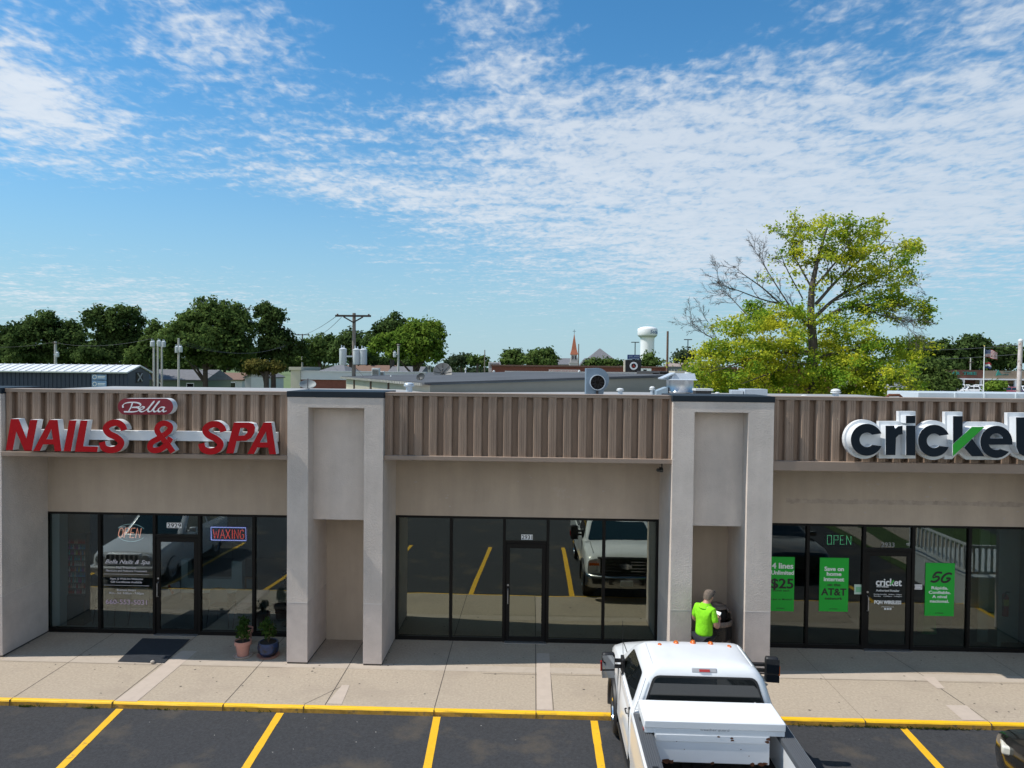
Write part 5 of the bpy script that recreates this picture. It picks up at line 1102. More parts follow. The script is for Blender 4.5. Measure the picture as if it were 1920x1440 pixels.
t = thing('bent_pipe', 'rusty bent pipe lying along the roof edge below the yellow green tree', 'pipe', (at(1675, 742, 17.2).x, 17.2, RZ)); b = MB(); a_, c_ = at(1664, 741, 17.2), at(1690, 741, 17.2); b.tube([(a_.x, 17.2, RZ), (a_.x, 17.2, a_.z-.03), (a_.x+.03, 17.2, a_.z), (c_.x-.05, 17.2, c_.z), (c_.x, 17.2, c_.z-.04), (c_.x, 17.2, RZ)], .035, 10); b.build('tube', mat('rusty pipe', (.13, .045, .02), .85, var=.3, scale=8), t)
a_, c_ = at(1721, 749, 18.6), at(1990, 736, 18.6); b = MB(); b.box(a_.x, c_.x, 18.6, 20.2, RZ, a_.z+.18)
for px in (1791, 1846, 1905): x = at(px, 740, 18.6).x; b.box(x-.03, x+.03, 18.57, 18.6, RZ, a_.z+.19)
b.solo('roof_unit_curb', mat('pale galvanised panel', (.55, .60, .62), .45, metal=.2, var=.06, scale=2), 'long pale metal unit on the roof behind the dark lettered sign', 'roof unit', bevel=.01)
t = thing('service_mast', 'weathered white mast with a ball cap at the right edge', 'mast', (at(1912, 700, 20.5).x, 20.5, RZ)); p = at(1913, 640, 20.5); b = MB(); b.cyl((p.x-.01, 20.5, RZ), (p.x+.01, 20.5, p.z), .06, .055, n=14); b.build('pole', mat('flaking white paint', (.50, .44, .40), .8, var=.15, scale=10, dark=(.16, .075, .05), dscale=9, dlo=.56, dhi=.64, stretch=(1, 1, .5)), t); b = MB(); b.ball((p.x+.01, 20.5, p.z+.01), .066); b.build('ball_cap', VW, t)
# dishes
def dish(px, py, Y, rpx, tilt, yaw, label, m, mesh=False, base=RZ, sqz=1):
    p = at(px, py, Y); r = rpx*Y/FPX; t = thing('satellite_dish', label, 'satellite dish', (p.x, Y, base))
    R = Matrix.Rotation(yaw, 3, 'Z') @ Matrix.Rotation(radians(90)-tilt, 3, 'X')
    b = MB(); pr = [(r*k/8, (r*k/8)**2/(r*2.6)) for k in range(9)]; pr += [(r*1.02, r/2.6), (r*1.02, r/2.6-.02)]+[(r*k/8, (r*k/8)**2/(r*2.6)-.02) for k in range(8, -1, -1)]
    b.lathe(pr, p-R @ Vector((0, 0, r*.2)), 28, M=R @ Matrix.Diagonal((1, sqz, 1))); b.build('reflector', m, t, recalc=True)
    b = MB(); f = p+R @ Vector((0, 0, r*.95)); b.tube([p-R @ Vector((0, r, 0))*.9*sqz, f], .02, 6); b.ball(f, r*.11)
    if mesh:
        for k in range(8): a = k*pi/4; q = [p+R @ Vector((cos(a)*r*s, sin(a)*r*s, (r*s)**2/(r*2.6)+.01-r*.2)) for s in (.1, .5, 1)]; b.tube(q, .018, 5)
        b.ball(p-R @ Vector((0, 0, r*.12)), r*.16)
    b.build('feed_arm', mat('dish arm', (.10, .10, .10), .6), t)
    b = MB(); b.tube([(p.x, Y+.06, base), (p.x, Y+.08, p.z-r*.3), p-R @ Vector((0, 0, r*.26))], .03, 8); b.build('mast', GALV, t); return t
DG = mat('grey dish', (.20, .22, .22), .6)
dish(577, 722, 20, 15, .9, .3, 'wide grey satellite dish low behind the left pillar cap', DG, sqz=.8)
dish(789, 707, 30, 9, .5, -.5, 'small dark satellite dish left of the large mesh dish', mat('dark dish', (.03, .034, .035), .6), sqz=.85, base=5.0)
dish(830, 698, 40, 17.5, .35, .1, 'large beige mesh dish with dark ribs on the grey roof', mat('mesh dish', (.30, .285, .26), .8, var=.1, scale=8), True, base=5.0)

# ------------------------------------------------------------------ buildings behind
ROOFD = mat('dark roof felt', (.085, .09, .098), .9, var=.2, scale=.6, spec=.2); SIDING = mat('grey green siding', (.25, .245, .21), .7, var=.05, scale=2); CREAM = mat('cream wall', (.52, .47, .37), .8, var=.06, scale=.8); BRICK = mat('red brick', (.20, .065, .045), .9, var=.2, scale=5)
t = thing('warehouse', 'grey green sided building with a dark low sloping roof behind the shops', 'warehouse', (0, 34, LOT))
A = Vector((-3.9, 26.8)); uu = Vector((.899, .438)); vv = Vector((-.438, .899)); Bq = A+uu*11.3; Cq = A+vv*16; Dq = A+uu*11.3+vv*16
zA, zB = 5.18, 5.53
b = MB(); n_ = 5
for k in range(n_):                                                # lapped siding courses, each standing a little proud at its foot
    f0, f1 = k/n_, (k+1)/n_; o0 = uu.yx*0
    out = Vector((uu.y, -uu.x))*.02
    zl0, zr0, zl1, zr1 = zA*f0, zB*f0, zA*f1, zB*f1
    b.quad((A.x+out.x, A.y+out.y, zl0), (Bq.x+out.x, Bq.y+out.y, zr0), (Bq.x, Bq.y, zr1), (A.x, A.y, zl1))
    b.quad((A.x+out.x, A.y+out.y, zl0), (Bq.x+out.x, Bq.y+out.y, zr0), (Bq.x, Bq.y, zr0), (A.x, A.y, zl0))
b.build('gable_wall', SIDING, t, recalc=False)
b = MB(); b.quad((A.x, A.y, 0), (A.x, A.y, zA), (Cq.x, Cq.y, zA), (Cq.x, Cq.y, 0)); b.build('side_wall', CREAM, t, recalc=False)
b = MB(); e = -uu*.25; f = -vv*.12
b.add([(A.x+e.x+f.x, A.y+e.y+f.y, zA+.02), (Bq.x+f.x, Bq.y+f.y, zB+.03), (Dq.x, Dq.y, zB+.03), (Cq.x+e.x, Cq.y+e.y, zA+.02), (A.x+e.x+f.x, A.y+e.y+f.y, zA+.10), (Bq.x+f.x, Bq.y+f.y, zB+.11), (Dq.x, Dq.y, zB+.11), (Cq.x+e.x, Cq.y+e.y, zA+.10)], [(0,3,2,1),(4,5,6,7),(0,1,5,4),(1,2,6,5),(2,3,7,6),(3,0,4,7)])
ro = b.build('roof', ROOFD, t)
b = MB()
for k in range(60): q = Cq.lerp(A, k/60)+e*1.05; b.obox((q.x, q.y, zA+.02), (.07, .16, .1), Matrix.Rotation(atan2(vv.y, vv.x), 3, 'Z'))
b.build('eave_edge', mat('pale eave metal', (.5, .48, .42), .6), ro)
b = MB()
for k in (.15, .4, .62, .85):
    q = Cq.lerp(A, k)-uu*.02; b.tube([(q.x-.02, q.y, zA), (q.x-.02, q.y, 2.5)], .05, 6)
b.build('downpipe', mat('brown downpipe', (.12, .08, .06), .7), t)
b = MB(); q = Bq+uu*.35; b.box(q.x-.28, q.x+.25, q.y-.2, q.y+1.2, LOT, 5.80); b.build('end_pier', CREAM, t)
t = thing('store_building', 'dark flat roofed store with a pale edge right behind the grey green warehouse', 'store', (0, 60, LOT)); b = MB(); b.box(-12, 16, 50, 76, LOT, 5.2); b.build('wall', mat('blue grey wall', (.16, .19, .22), .8), t); b = MB(); b.box(-12.1, 16.1, 49.9, 76, 5.2, 5.32); b.build('roof', ROOFD, t)
b = MB(); b.box(-3, 16, 75.8, 76.2, 5.3, 5.55); b.build('parapet', mat('pale parapet', (.50, .49, .45), .8), t)
for px, yt, Y, wpx in ((873, 691, 60, 4), (926, 695, 62, 5), (1086, 695, 60, 5), (733, 704, 38, 3), (737, 712, 36, 3), (908, 704, 58, 3)):
    p = at(px, yt, Y); t = thing('vent_pipe', {873: 'tall white vent pipe right of the mesh dish', 926: 'capped white vent pipe on the dark store roof', 1086: 'white vent pipe left of the blue fan housing', 733: 'thin vent pipe left of the dark dish', 737: 'short vent stub before the thin vent pipe', 908: 'short leaning vent stub on the dark roof'}[px], 'vent pipe', (p.x, Y, 5.2)); r = wpx*Y/FPX/2
    b = MB(); b.cyl((p.x, Y, 5.1), (p.x, Y, p.z), r*.6, n=8); b.build('pipe', VW, t); b = MB(); b.lathe([(r, -.12), (r, -.03), (0, .04)], p, 10); b.build('cap', VW, t)
def hvac(px, pyt, pyb, wpx, Y, label):
    p, q = at(px, pyt, Y), at(px, pyb, Y); w = wpx*Y/FPX/2; t = thing('air_conditioner', label, 'air conditioner', (p.x, Y, q.z)); b = MB(); b.box(p.x-w, p.x+w, Y, Y+w*1.6, q.z-.6, p.z); b.build('housing', VW, t, bevel=.02)
    b = MB()
    for k in range(6): z = q.z+(p.z-q.z)*(.15+.12*k); b.box(p.x-w*.85, p.x+w*.85, Y-.02, Y, z, z+(p.z-q.z)*.06)
    b.build('louvre', mat('dark louvre', (.03, .03, .03), .7), t)
hvac(704, 690, 709, 14, 44, 'white rooftop unit on the white parapet building'); hvac(715, 696, 708, 10, 45, 'grey rooftop unit beside the white one'); hvac(927, 679, 691, 22, 118, 'pale rooftop unit on the long brick building'); hvac(805, 685, 694, 5, 100, 'small white unit behind the mesh dish')
# white parapet building
t = thing('white_building', 'low building with a white metal parapet and red brick base left of the power pole', 'building', (-11, 48, LOT)); x0, x1 = at(547, 700, 48).x, at(800, 700, 48).x; zt = at(620, 697, 48).z; zb = at(620, 712, 48).z
b = MB(); b.box(x0+.6, x1, 48, 66, LOT, zb); b.build('brick_wall', BRICK, t); b = MB(); b.box(x0+.55, x1, 47.9, 48.05, zb, zt); b.box(x0+.5, x1, 47.85, 48.2, zt, zt+.06); b.build('parapet', mat('white coping metal', (.55, .56, .58), .5, var=.04, scale=1), t)
b = MB(); b.box(x0, x0+.65, 47.8, 52, LOT, zt+.1); b.box(x0-.1, x0+.75, 47.7, 52.1, zt+.1, zt+.3); b.build('end_pier', CREAM, t); b = MB(); b.box(x0+.6, x1, 48.1, 66, zb-.1, zb); b.build('roof', mat('white roof membrane', (.55, .55, .56), .8), t)
# dark porch building behind the hood
Yp = 56; t = thing('porch_building', 'dark open porch building with a black roof edge behind the exhaust hood', 'building', (12, Yp, LOT)); x0, x1 = at(1236, 700, Yp).x, at(1445, 700, Yp).x; zt = at(1290, 697, Yp).z
b = MB(); b.box(x0, x1, Yp-.3, Yp+12, zt-.15, zt); b.box(x0, x1, Yp-.25, Yp, zt-.5, zt-.15); b.build('roof', mat('black roof edge', (.03, .027, .025), .7), t); b = MB(); b.box(x0, x0+4.4, Yp+3, Yp+12, LOT, zt-.15); b.build('back_wall', mat('dark brown wall', (.04, .035, .03), .9), t); b = MB(); b.box(x0+4.4, x1, Yp+.5, Yp+12, LOT, zt-.5); b.build('tan_wall', mat('tan block wall', (.22, .20, .165), .9, var=.08, scale=2), t)
for xx in (x0+.2, x0+2.2, x0+4.2): b = MB(); b.box(xx-.12, xx+.12, Yp-.2, Yp+.05, LOT, zt-.5); b.build('post', mat('dark brown wall', (.04, .035, .03), .9), t)
# long brick building with two signs
t = thing('brick_building', 'long red brick shop building along the horizon in the middle', 'brick building', (10, 112, LOT)); x0, x1 = at(922, 690, 112).x, at(1560, 690, 112).x; zt = at(1100, 688.5, 112).z
b = MB(); b.box(x0, x1, 112, 130, LOT, zt); b.build('wall', BRICK, t); b = MB(); b.box(x0-.1, x1, 111.8, 130, zt, zt+.25); b.build('coping', mat('brown coping', (.16, .08, .06), .7), t)
p = at(1058, 699, 110); q = at(1292, 698, 110)
t = thing('wide_sign', 'white roof sign with red letters on the long brick building', 'sign', (p.x, 110, 4)); b = MB(); b.box(p.x-2.4, p.x+2.4, 110, 110.2, p.z-.1, p.z+.5); b.build('board', mat('sign white', (.6, .5, .48), .6), t); b = MB(); text(b, 'CARPET ONE FLOOR', p.x, p.z+.05, 109.98, 4.3, .30, 0, .03); b.build('lettering', mat('sign red', (.4, .03, .03), .6), t)
t = thing('wall_sign', 'dark lettered sign on the brick building half hidden by the yellow green tree', 'sign', (q.x, 110, 4.6)); b = MB(); b.box(q.x-3.3, q.x+3.3, 110, 110.2, q.z, q.z+.85); b.build('board', mat('sign grey', (.10, .11, .11), .7), t); b = MB(); text(b, 'maurices', q.x, q.z+.2, 109.98, 5.6, .42, 0, .06, off=.01); b.build('lettering', mat('sign mid grey', (.30, .32, .33), .6), t)
b = MB(); p = at(1210, 694, 108); b.box(p.x-.9, p.x+.9, 108, 108.2, p.z-.3, p.z+.25, 0); b.box(p.x-.3, p.x+.2, 107.97, 108, p.z-.15, p.z+.1, 1); b.solo('white_sign', [WHITE, BLACK], 'small white sign right of the black ring sign', 'sign')
# black ring sign on a post with the blue board over it
p = at(1187, 686, 76); t = thing('pole_sign', 'black box sign with a white ring and red letter A', 'sign', (p.x, 76, LOT)); u = 76/FPX; b = MB(); b.box(p.x-14*u, p.x+15*u, 76, 76.9, p.z-11.5*u, p.z+11.5*u); b.build('sign_box', mat('black sign', (.008, .009, .012), .4), t, bevel=.06)
b = MB(); b.lathe([(4.6*u, 0), (7.4*u, 0), (7.4*u, .04), (4.6*u, .04), (4.6*u, 0)], (p.x+1*u, 75.96, p.z), 28, M=M90); b.build('ring', WHITE, t); b = MB(); text(b, 'A', p.x+1*u, p.z-2.6*u, 75.96, 5*u, 5.2*u, 0, .03, off=.02); b.build('red_letter', mat('sign bright red', (.5, .03, .02), .5), t)
b = MB(); b.box(p.x-16*u, p.x-14*u, 76.0, 76.8, p.z-11*u, p.z+11*u); b.build('side_edge', CREAM, t); b = MB(); b.cyl((p.x, 76.4, LOT), (p.x, 76.4, p.z-11*u), .2, n=10); b.build('post', BLACK, t)
p = at(1188, 669.5, 80); t = thing('blue_sign', 'blue board with white lines above the black ring sign', 'sign', (p.x, 80, LOT)); u = 80/FPX; b = MB(); b.box(p.x-11*u, p.x+12*u, 80, 80.3, p.z-4.4*u, p.z+4.4*u); b.build('board', mat('sign blue', (.02, .05, .16), .5), t)
b = MB()
for z, x0, x1 in ((1.5, -9, -2), (1.5, 1, 10), (-2.2, -9, 10)): b.box(p.x+x0*u, p.x+x1*u, 79.96, 80, p.z+z*u-.5*u, p.z+z*u+.6*u)
b.build('white_band', mat('sign pale blue', (.3, .38, .5), .5), t); b = MB(); b.cyl((p.x, 80.15, LOT), (p.x, 80.15, p.z-4*u), .12, n=8); b.build('post', BLACK, t)
p = at(1393, 700, 62); t = thing('red_white_sign', 'red and white sign glimpsed through the yellow green tree', 'sign', (p.x, 62, LOT)); b = MB(); b.box(p.x-.45, p.x+.45, 62, 62.15, p.z-.45, p.z+.5); b.build('board', WHITE, t); b = MB(); b.box(p.x-.42, p.x+.1, 61.97, 62, p.z-.1, p.z+.42); b.box(p.x+.15, p.x+.40, 61.97, 62, p.z-.35, p.z+.42); b.build('red_panel', REDFACE, t); b = MB(); b.cyl((p.x, 62.1, LOT), (p.x, 62.1, p.z-.4), .08, n=8); b.build('post', BLACK, t)
# navy metal shed
t = thing('metal_shed', 'navy ribbed metal shed with a white roof at the far left', 'shed', (-44, 62, LOT)); NV = mat('navy ribbed wall', (.022, .034, .062), .55, var=.06, scale=1); NV2 = mat('slate gable wall', (.07, .08, .10), .6)
x1 = at(240, 697, 60).x; ze = at(240, 697, 60).z; x0 = -75; b = MB()
y1 = 63.4
nrib = 110
for k in range(nrib):
    xa, xb = x0+(x1-x0)*k/nrib, x0+(x1-x0)*(k+1)/nrib; m_ = xb-xa
    b.quad((xa, 60, 0), (xa+m_*.75, 60, 0), (xa+m_*.75, 60, ze), (xa, 60, ze)); b.quad((xa+m_*.75, 60, 0), (xa+m_*.8, 59.95, 0), (xa+m_*.8, 59.95, ze), (xa+m_*.75, 60, ze)); b.quad((xa+m_*.8, 59.95, 0), (xa+m_*.95, 59.95, 0), (xa+m_*.95, 59.95, ze), (xa+m_*.8, 59.95, ze)); b.quad((xa+m_*.95, 59.95, 0), (xb, 60, 0), (xb, 60, ze), (xa+m_*.95, 59.95, ze))
b.build('long_wall', NV, t, recalc=False)
zr = at(250, 685.5, 61.7).z
b = MB(); b.add([(x1, 60, 0), (x1, y1, 0), (x1, y1, ze), (x1, (60+y1)/2, zr-.06), (x1, 60, ze)], [(0, 1, 2, 3, 4)]); g = b.build('gable_wall', NV2, t, recalc=False)
b = MB(); c = Vector((x1+.03, 61.7, ze-.5)); b.box(x1, x1+.06, 61.2, 62.2, ze-.95, ze-.05, 0); b.obox(c+Vector((.06, 0, 0)), (.05, 1.0, .10), Matrix.Rotation(.78, 3, 'X'), 1); b.obox(c+Vector((.065, 0, 0)), (.05, 1.0, .10), Matrix.Rotation(-.78, 3, 'X'), 1); b.build('gable_fan', [BLACK, mat('fan blade grey', (.35, .36, .37), .5)], t)
b = MB(); b.add([(x0, 59.6, ze-.02), (x1+.15, 59.6, ze-.02), (x1+.15, 61.7, zr+.05), (x0, 61.7, zr+.05), (x1+.15, y1+.3, ze-.02), (x0, y1+.3, ze-.02)], [(0, 1, 2, 3), (3, 2, 4, 5)]); r_ = b.build('roof', mat('white metal roof', (.66, .67, .68), .45, var=.04, scale=1), t, recalc=False); sd = r_.modifiers.new('s', 'SOLIDIFY'); sd.thickness = .12
b = MB()
for k in range(60): xx = x0+(x1-x0)*k/60; b.tube([(xx, 59.6, ze+.02), (xx, 61.7, zr+.09)], .03, 4, smooth=False)
b.build('roof_seam', mat('white metal roof', (.66, .67, .68), .45), r_)
a_, c_ = at(172, 723, 59.8), at(199, 702.5, 59.8)
t = thing('double_sign', 'two stacked pale blue panels with round swirls on the navy shed wall', 'sign', (a_.x, 59.8, a_.z)); mz = (a_.z+c_.z)/2; b = MB(); b.box(a_.x, c_.x, 59.82, 59.9, mz+.03, c_.z); b.box(a_.x, c_.x, 59.82, 59.9, a_.z-.1, mz-.03); b.build('board', mat('sky blue panel', (.20, .32, .50), .5, var=.2, scale=1.5), t)
b = MB()
for z0 in (mz+.03, a_.z-.1):
    h = (c_.z-mz); b.lathe([(h*.28, 0), (h*.40, 0), (h*.40, .02), (h*.28, .02)], (a_.x+h*.55, 59.80, z0+h*.5), 18, M=M90); b.box(a_.x+h*1.1, c_.x-.1, 59.80, 59.82, z0+h*.52, z0+h*.68); b.box(a_.x+h*1.1, c_.x-.15, 59.80, 59.82, z0+h*.3, z0+h*.42)
b.build('swirl_print', WHITE, t)
# houses
ROOFG = mat('grey shingle', (.14, .14, .15), .9, var=.15, scale=2); ROOFB = mat('brown shingle', (.17, .10, .07), .9, var=.15, scale=2)
def house(pxl, pxr, pyr, pye, Y, wm, rm, label, depth=9, gable=False, win=True, hip=0, name='house'):
    a_, c_ = at(pxl, pye, Y), at(pxr, pye, Y); zr = at((pxl+pxr)/2, pyr, Y).z; ze = (a_.z+c_.z)/2; x0, x1 = a_.x, c_.x; t = thing(name, label, 'house', ((x0+x1)/2, Y+depth/2, LOT))
    b = MB(); b.box(x0+.2, x1-.2, Y+.3, Y+depth-.3, LOT, ze)
    if gable: b.add([(x0+.2, Y+.3, ze), (x1-.2, Y+.3, ze), ((x0+x1)/2, Y+.3, zr-.15)], [(0, 1, 2)])
    b.build('wall', wm, t, recalc=not gable); b = MB(); xm, ym = (x0+x1)/2, Y+depth/2
    if gable: b.add([(x0, Y, ze-.05), (xm, Y, zr), (x1, Y, ze-.05), (x0, Y+depth, ze-.05), (xm, Y+depth, zr), (x1, Y+depth, ze-.05)], [(0, 1, 4, 3), (1, 2, 5, 4)])
    else: b.add([(x0, Y, ze-.05), (x1, Y, ze-.05), (x1-hip, ym, zr), (x0+hip, ym, zr), (x1, Y+depth, ze-.05), (x0, Y+depth, ze-.05)], [(0, 1, 2, 3), (3, 2, 4, 5), (1, 4, 2), (5, 0, 3)])
    r_ = b.build('roof', rm, t, recalc=False); sd = r_.modifiers.new('s', 'SOLIDIFY'); sd.thickness = .15
    if win:
        n = max(2, int((x1-x0)/3.2))
        for k in range(n):
            xc = x0+(x1-x0)*(k+.5)/n; b = MB(); b.box(xc-.55, xc+.55, Y+.24, Y+.31, ze-1.7, ze-.5); f = b.build('window', WHITE, t); b = MB(); b.box(xc-.45, xc+.45, Y+.225, Y+.25, ze-1.6, ze-.6); b.build('pane', DARKGLASS, f)
    return t
GRN = mat('sage siding', (.13, .17, .12), .8); WSD = mat('white siding', (.58, .58, .57), .7)
house(262, 386, 693, 711, 98, GRN, ROOFG, 'sage green house with a grey roof behind the three poles'); house(375, 455, 699, 711, 118, WSD, ROOFB, 'pale house with a brown roof under the large tree'); g = house(455, 500, 696, 707, 104, WSD, ROOFG, 'white garage with a white door below the ochre shrub', gable=True, win=False, depth=8, name='garage')
p = at(486, 714, 104); b = MB(); b.box(p.x-1.3, p.x+1.3, 104.2, 104.3, LOT, p.z+.5); b.build('garage_door', WHITE, g)
house(590, 648, 684, 697, 82, BRICK, ROOFG, 'house with a pointed grey roof behind the white parapet', hip=1.4, win=False); house(640, 735, 684.5, 697, 130, BRICK, ROOFB, 'house with a long brown roof behind the power pole', win=False); house(725, 790, 687, 698, 105, WSD, ROOFG, 'grey roofed house left of the mesh dish', win=False)
house(1660, 1712, 694, 706, 120, WSD, mat('pale grey shingle', (.26, .26, .27), .9), 'pale grey roofed house glimpsed right of the yellow green tree', win=True)
house(1255, 1330, 680, 690, 190, mat('pinkish wall', (.32, .25, .22), .9), mat('dusty roof', (.30, .24, .21), .9), 'far pinkish building right of the wooden pole', win=False)
# churches
Yc = 230; u = Yc/FPX; p = at(1076, 690, Yc); t = thing('church_steeple', 'white church tower with a pointed orange red spire', 'steeple', (p.x, Yc, LOT)); zc = p.z; b = MB(); w = 7.0*u; SW = mat('steeple stone', (.42, .40, .38), .8, var=.06, scale=1)
b.box(p.x-w*1.25, p.x+w*1.25, Yc-w*1.25, Yc+w*1.25, LOT, zc+9*u); b.box(p.x-w, p.x+w, Yc-w, Yc+w, zc+9*u, zc+14*u); b.box(p.x-w*1.32, p.x+w*1.32, Yc-w*1.32, Yc+w*1.32, zc+9*u, zc+10*u); b.box(p.x-w*.78, p.x+w*.78, Yc-w*.78, Yc+w*.78, zc+14*u, zc+26*u)
for sx_ in (-1, 1):
    for sy_ in (-1, 1): b.cyl((p.x+sx_*w*.85, Yc+sy_*w*.85, zc+12*u), (p.x+sx_*w*.85, Yc+sy_*w*.85, zc+21*u), .2, .02, n=6)
b.build('tower', SW, t); b = MB()
for x in (-.35, .35): b.box(p.x+x*w-.22, p.x+x*w+.22, Yc-w*.82, Yc-w*.76, zc+16*u, zc+23*u)
b.box(p.x-.3, p.x+.3, Yc-w*1.03, Yc-w, zc+2*u, zc+7*u); b.build('louvre_window', mat('dark opening', (.05, .05, .06), .8), t)
b = MB(); b.rings([[(p.x+sx_*w*k, Yc+sy_*w*k, zc+z*u) for sx_, sy_ in ((-1, -1), (1, -1), (1, 1), (-1, 1))] for k, z in ((1.05, 25), (.68, 34), (.03, 64))], smooth=False); b.build('spire', mat('orange red spire', (.38, .12, .06), .7), t); b = MB(); b.cyl((p.x, Yc, zc+63*u), (p.x, Yc, zc+72*u), .06, n=6); b.box(p.x-.5, p.x+.5, Yc-.06, Yc+.06, zc+68.3*u, zc+69*u); b.build('cross', BLACK, t)
house(1036, 1072, 671, 683, 235, SW, ROOFG, 'grey roofed church hall left of the orange spire', win=False, depth=12); house(1092, 1166, 652, 683, 215, WSD, ROOFG, 'church with a wide pyramid grey roof right of the orange spire', win=False, hip=5.8, depth=16); house(1086, 1112, 671, 686, 208, WSD, ROOFG, 'white gabled church wing below the pyramid roof', gable=True, win=False, depth=8)
# water tower
Yw = 420; u = Yw/FPX; p = at(1213, 692, Yw); t = thing('water_tower', 'white water tower with blue lettering on the horizon', 'water tower', (p.x, Yw, LOT)); WTW = mat('water tower white', (.74, .75, .76), .5); Rz = 18.2*u; b = MB()
b.lathe([(13.2*u, LOT-p.z), (12.8*u, 50*u), (12.8*u, 57*u), (14*u, 59*u), (17.6*u, 62*u), (18.3*u, 63.5*u), (18.3*u, 74*u), (17.6*u, 75.5*u), (13*u, 77.5*u), (7*u, 79*u), (0, 79.5*u)], (p.x, Yw, p.z), 48); b.build('tank_and_shaft', WTW, t, sharp=60)
b = MB(); b.lathe([(14.1*u, 58.8*u), (17.7*u, 61.8*u), (17.6*u, 61.8*u), (14.0*u, 58.8*u)], (p.x, Yw, p.z), 48); b.build('tank_underside', mat('pale grey steel', (.5, .51, .52), .6), t)
vs, fs = text_geo('Sedalia', .15, .01); b = MB(); wtx = max(v[0] for v in vs); sc_ = 6.5*u/.72
def wrap(x, d, z): a = radians(-90)+radians(6)+(x*sc_)/Rz; r = Rz+.06+d; return (p.x+r*cos(a), Yw+r*sin(a), p.z+65.5*u+z*sc_)
b.add([wrap(v[0], v[2]*.05, v[1]) for v in vs], fs); b.build('lettering', mat('water tower blue', (.03, .10, .25), .6), t)
# ------------------------------------------------------------------ poles and wires
WOOD = mat('grey pole wood', (.20, .17, .145), .9, var=.2, scale=6, stretch=(4, 4, .6)); PALEP = mat('pale pole', (.42, .41, .38), .8, var=.08, scale=4); TRANS = mat('transformer grey', (.50, .53, .55), .45)
def pole(px, pyt, Y, wpx, label, m=WOOD, arms=(), trans=(), name='utility_pole', dark=None, lean=0):
    p = at(px, pyt, Y); r = wpx*Y/FPX/2; t = thing(name, label, 'utility pole', (p.x, Y, LOT)); u = Y/FPX
    b = MB(); b.cyl((p.x+lean, Y, LOT), (p.x, Y, p.z), r*1.25, r*.9, n=12); b.build('post', m, t)
    for dx0, dx1, dy, h in arms:
        b = MB(); z = p.z-dy*u; b.box(p.x+dx0*u, p.x+dx1*u, Y-r-.12, Y-r, z-h*u, z); a = b.build('crossarm', mat('dark arm wood', (.055, .04, .032), .9), t)
        if dx1-dx0 > 30:
            b = MB(); b.tube([(p.x+dx0*.55*u, Y-r-.06, z-h*u), (p.x, Y-r-.06, z-14*u)], .04, 6); b.tube([(p.x+dx1*.55*u, Y-r-.06, z-h*u), (p.x, Y-r-.06, z-14*u)], .04, 6); b.build('brace', mat('dark arm wood', (.055, .04, .032), .9), a)
        b = MB()
        for k in (.06, .94): xx = p.x+(dx0+(dx1-dx0)*k)*u; b.cyl((xx, Y-r-.06, z), (xx, Y-r-.06, z+2*u), .05, n=8)
        b.build('insulator', mat('brown glass', (.09, .045, .03), .3), a)
    for dx, dyt, dyb, w in trans:
        b = MB(); x = p.x+dx*u; rr_ = w*u/2; z0, z1 = p.z-dyb*u, p.z-dyt*u; yy = Y-r*1.2-rr_*.6
        b.lathe([(0, z0), (rr_*.9, z0), (rr_, z0+.05), (rr_, z1-.06), (rr_*1.06, z1-.05), (rr_*1.06, z1), (rr_*.5, z1+.06), (0, z1+.08)], (x, yy, 0), 18); tb = b.build('transformer', TRANS, t)
        b = MB(); b.cyl((x-rr_*.4, yy, z1+.03), (x-rr_*.4, yy, z1+.22), .035, n=6); b.cyl((x+rr_*.3, yy, z1+.03), (x+rr_*.3, yy, z1+.18), .035, n=6); b.box(min(x, p.x), max(x, p.x)+.01, yy-.03, yy+.03, (z0+z1)/2, (z0+z1)/2+.08); b.build('bushing', GALV, tb)
    return p
mp = pole(664, 587, 40, 7, 'tall wooden power pole with a dark crossarm and three grey transformers', WOOD, [(-34, 33, 4, 3.5)], [(-18.5, 68, 98, 13.5), (7, 69, 97, 13.5), (20, 69, 97, 13.5)])
pole(104, 640, 78, 5, 'pale pole with a small transformer above the navy shed', PALEP, [(-3, 10, 3, 1.5)], [(7, 22, 30, 6)]); pole(288.5, 638, 62, 4, 'leftmost of the three pale poles carrying transformers', PALEP, (), [(0, 3, 12, 8)]); pole(296, 638, 60, 3.5, 'middle pole of the three pale poles, with a transformer beside it', PALEP, (), [(5, 2, 12, 8)]); pole(303.5, 640, 63, 3.5, 'rightmost of the three pale poles carrying transformers', PALEP, (), [(6, 1, 11, 7)])
pole(335, 634, 61, 4, 'pole with two transformers right of the three pale poles', PALEP, (), [(-1.5, 17, 28, 6.5), (6, 17, 27, 7)]); pole(567, 626, 95, 3, 'slim pole with one thin crossarm left of the tall power pole', PALEP, [(-14, 14, 1, 1.5)]); pole(747, 645, 82, 4, 'pale pole with a small transformer against the bright green tree', PALEP, [(-3, 4, 2, 1)], [(-6, 16, 25, 6)]); pole(909, 656, 150, 2, 'far thin pole right of the low treetops', WOOD); pole(1252, 621, 60, 4.2, 'brown wooden pole right of the water tower', mat('brown pole', (.16, .10, .07), .9)); pole(1085, 645, 180, 2.2, 'thin dark pole just right of the orange spire', WOOD); pole(1820, 671, 200, 2.2, 'short pole with a pale crossarm behind the brick store', PALEP, [(-4, 4, 8, 1.5)]); pole(1723, 668, 202, 2, 'thin pole among the trees left of the brick store', PALEP)
def wire(a, c, sag, n=16, r=.014, label='', grp=None):
    b = MB(); b.tube([a.lerp(c, k/n)-Vector((0, 0, sag*4*(k/n)*(1-k/n))) for k in range(n+1)], r, 5, caps=False); b.solo('power_line', mat('wire', (.05, .05, .05), .7), label, 'power line', grp)
w1 = at(345, 637, 61)
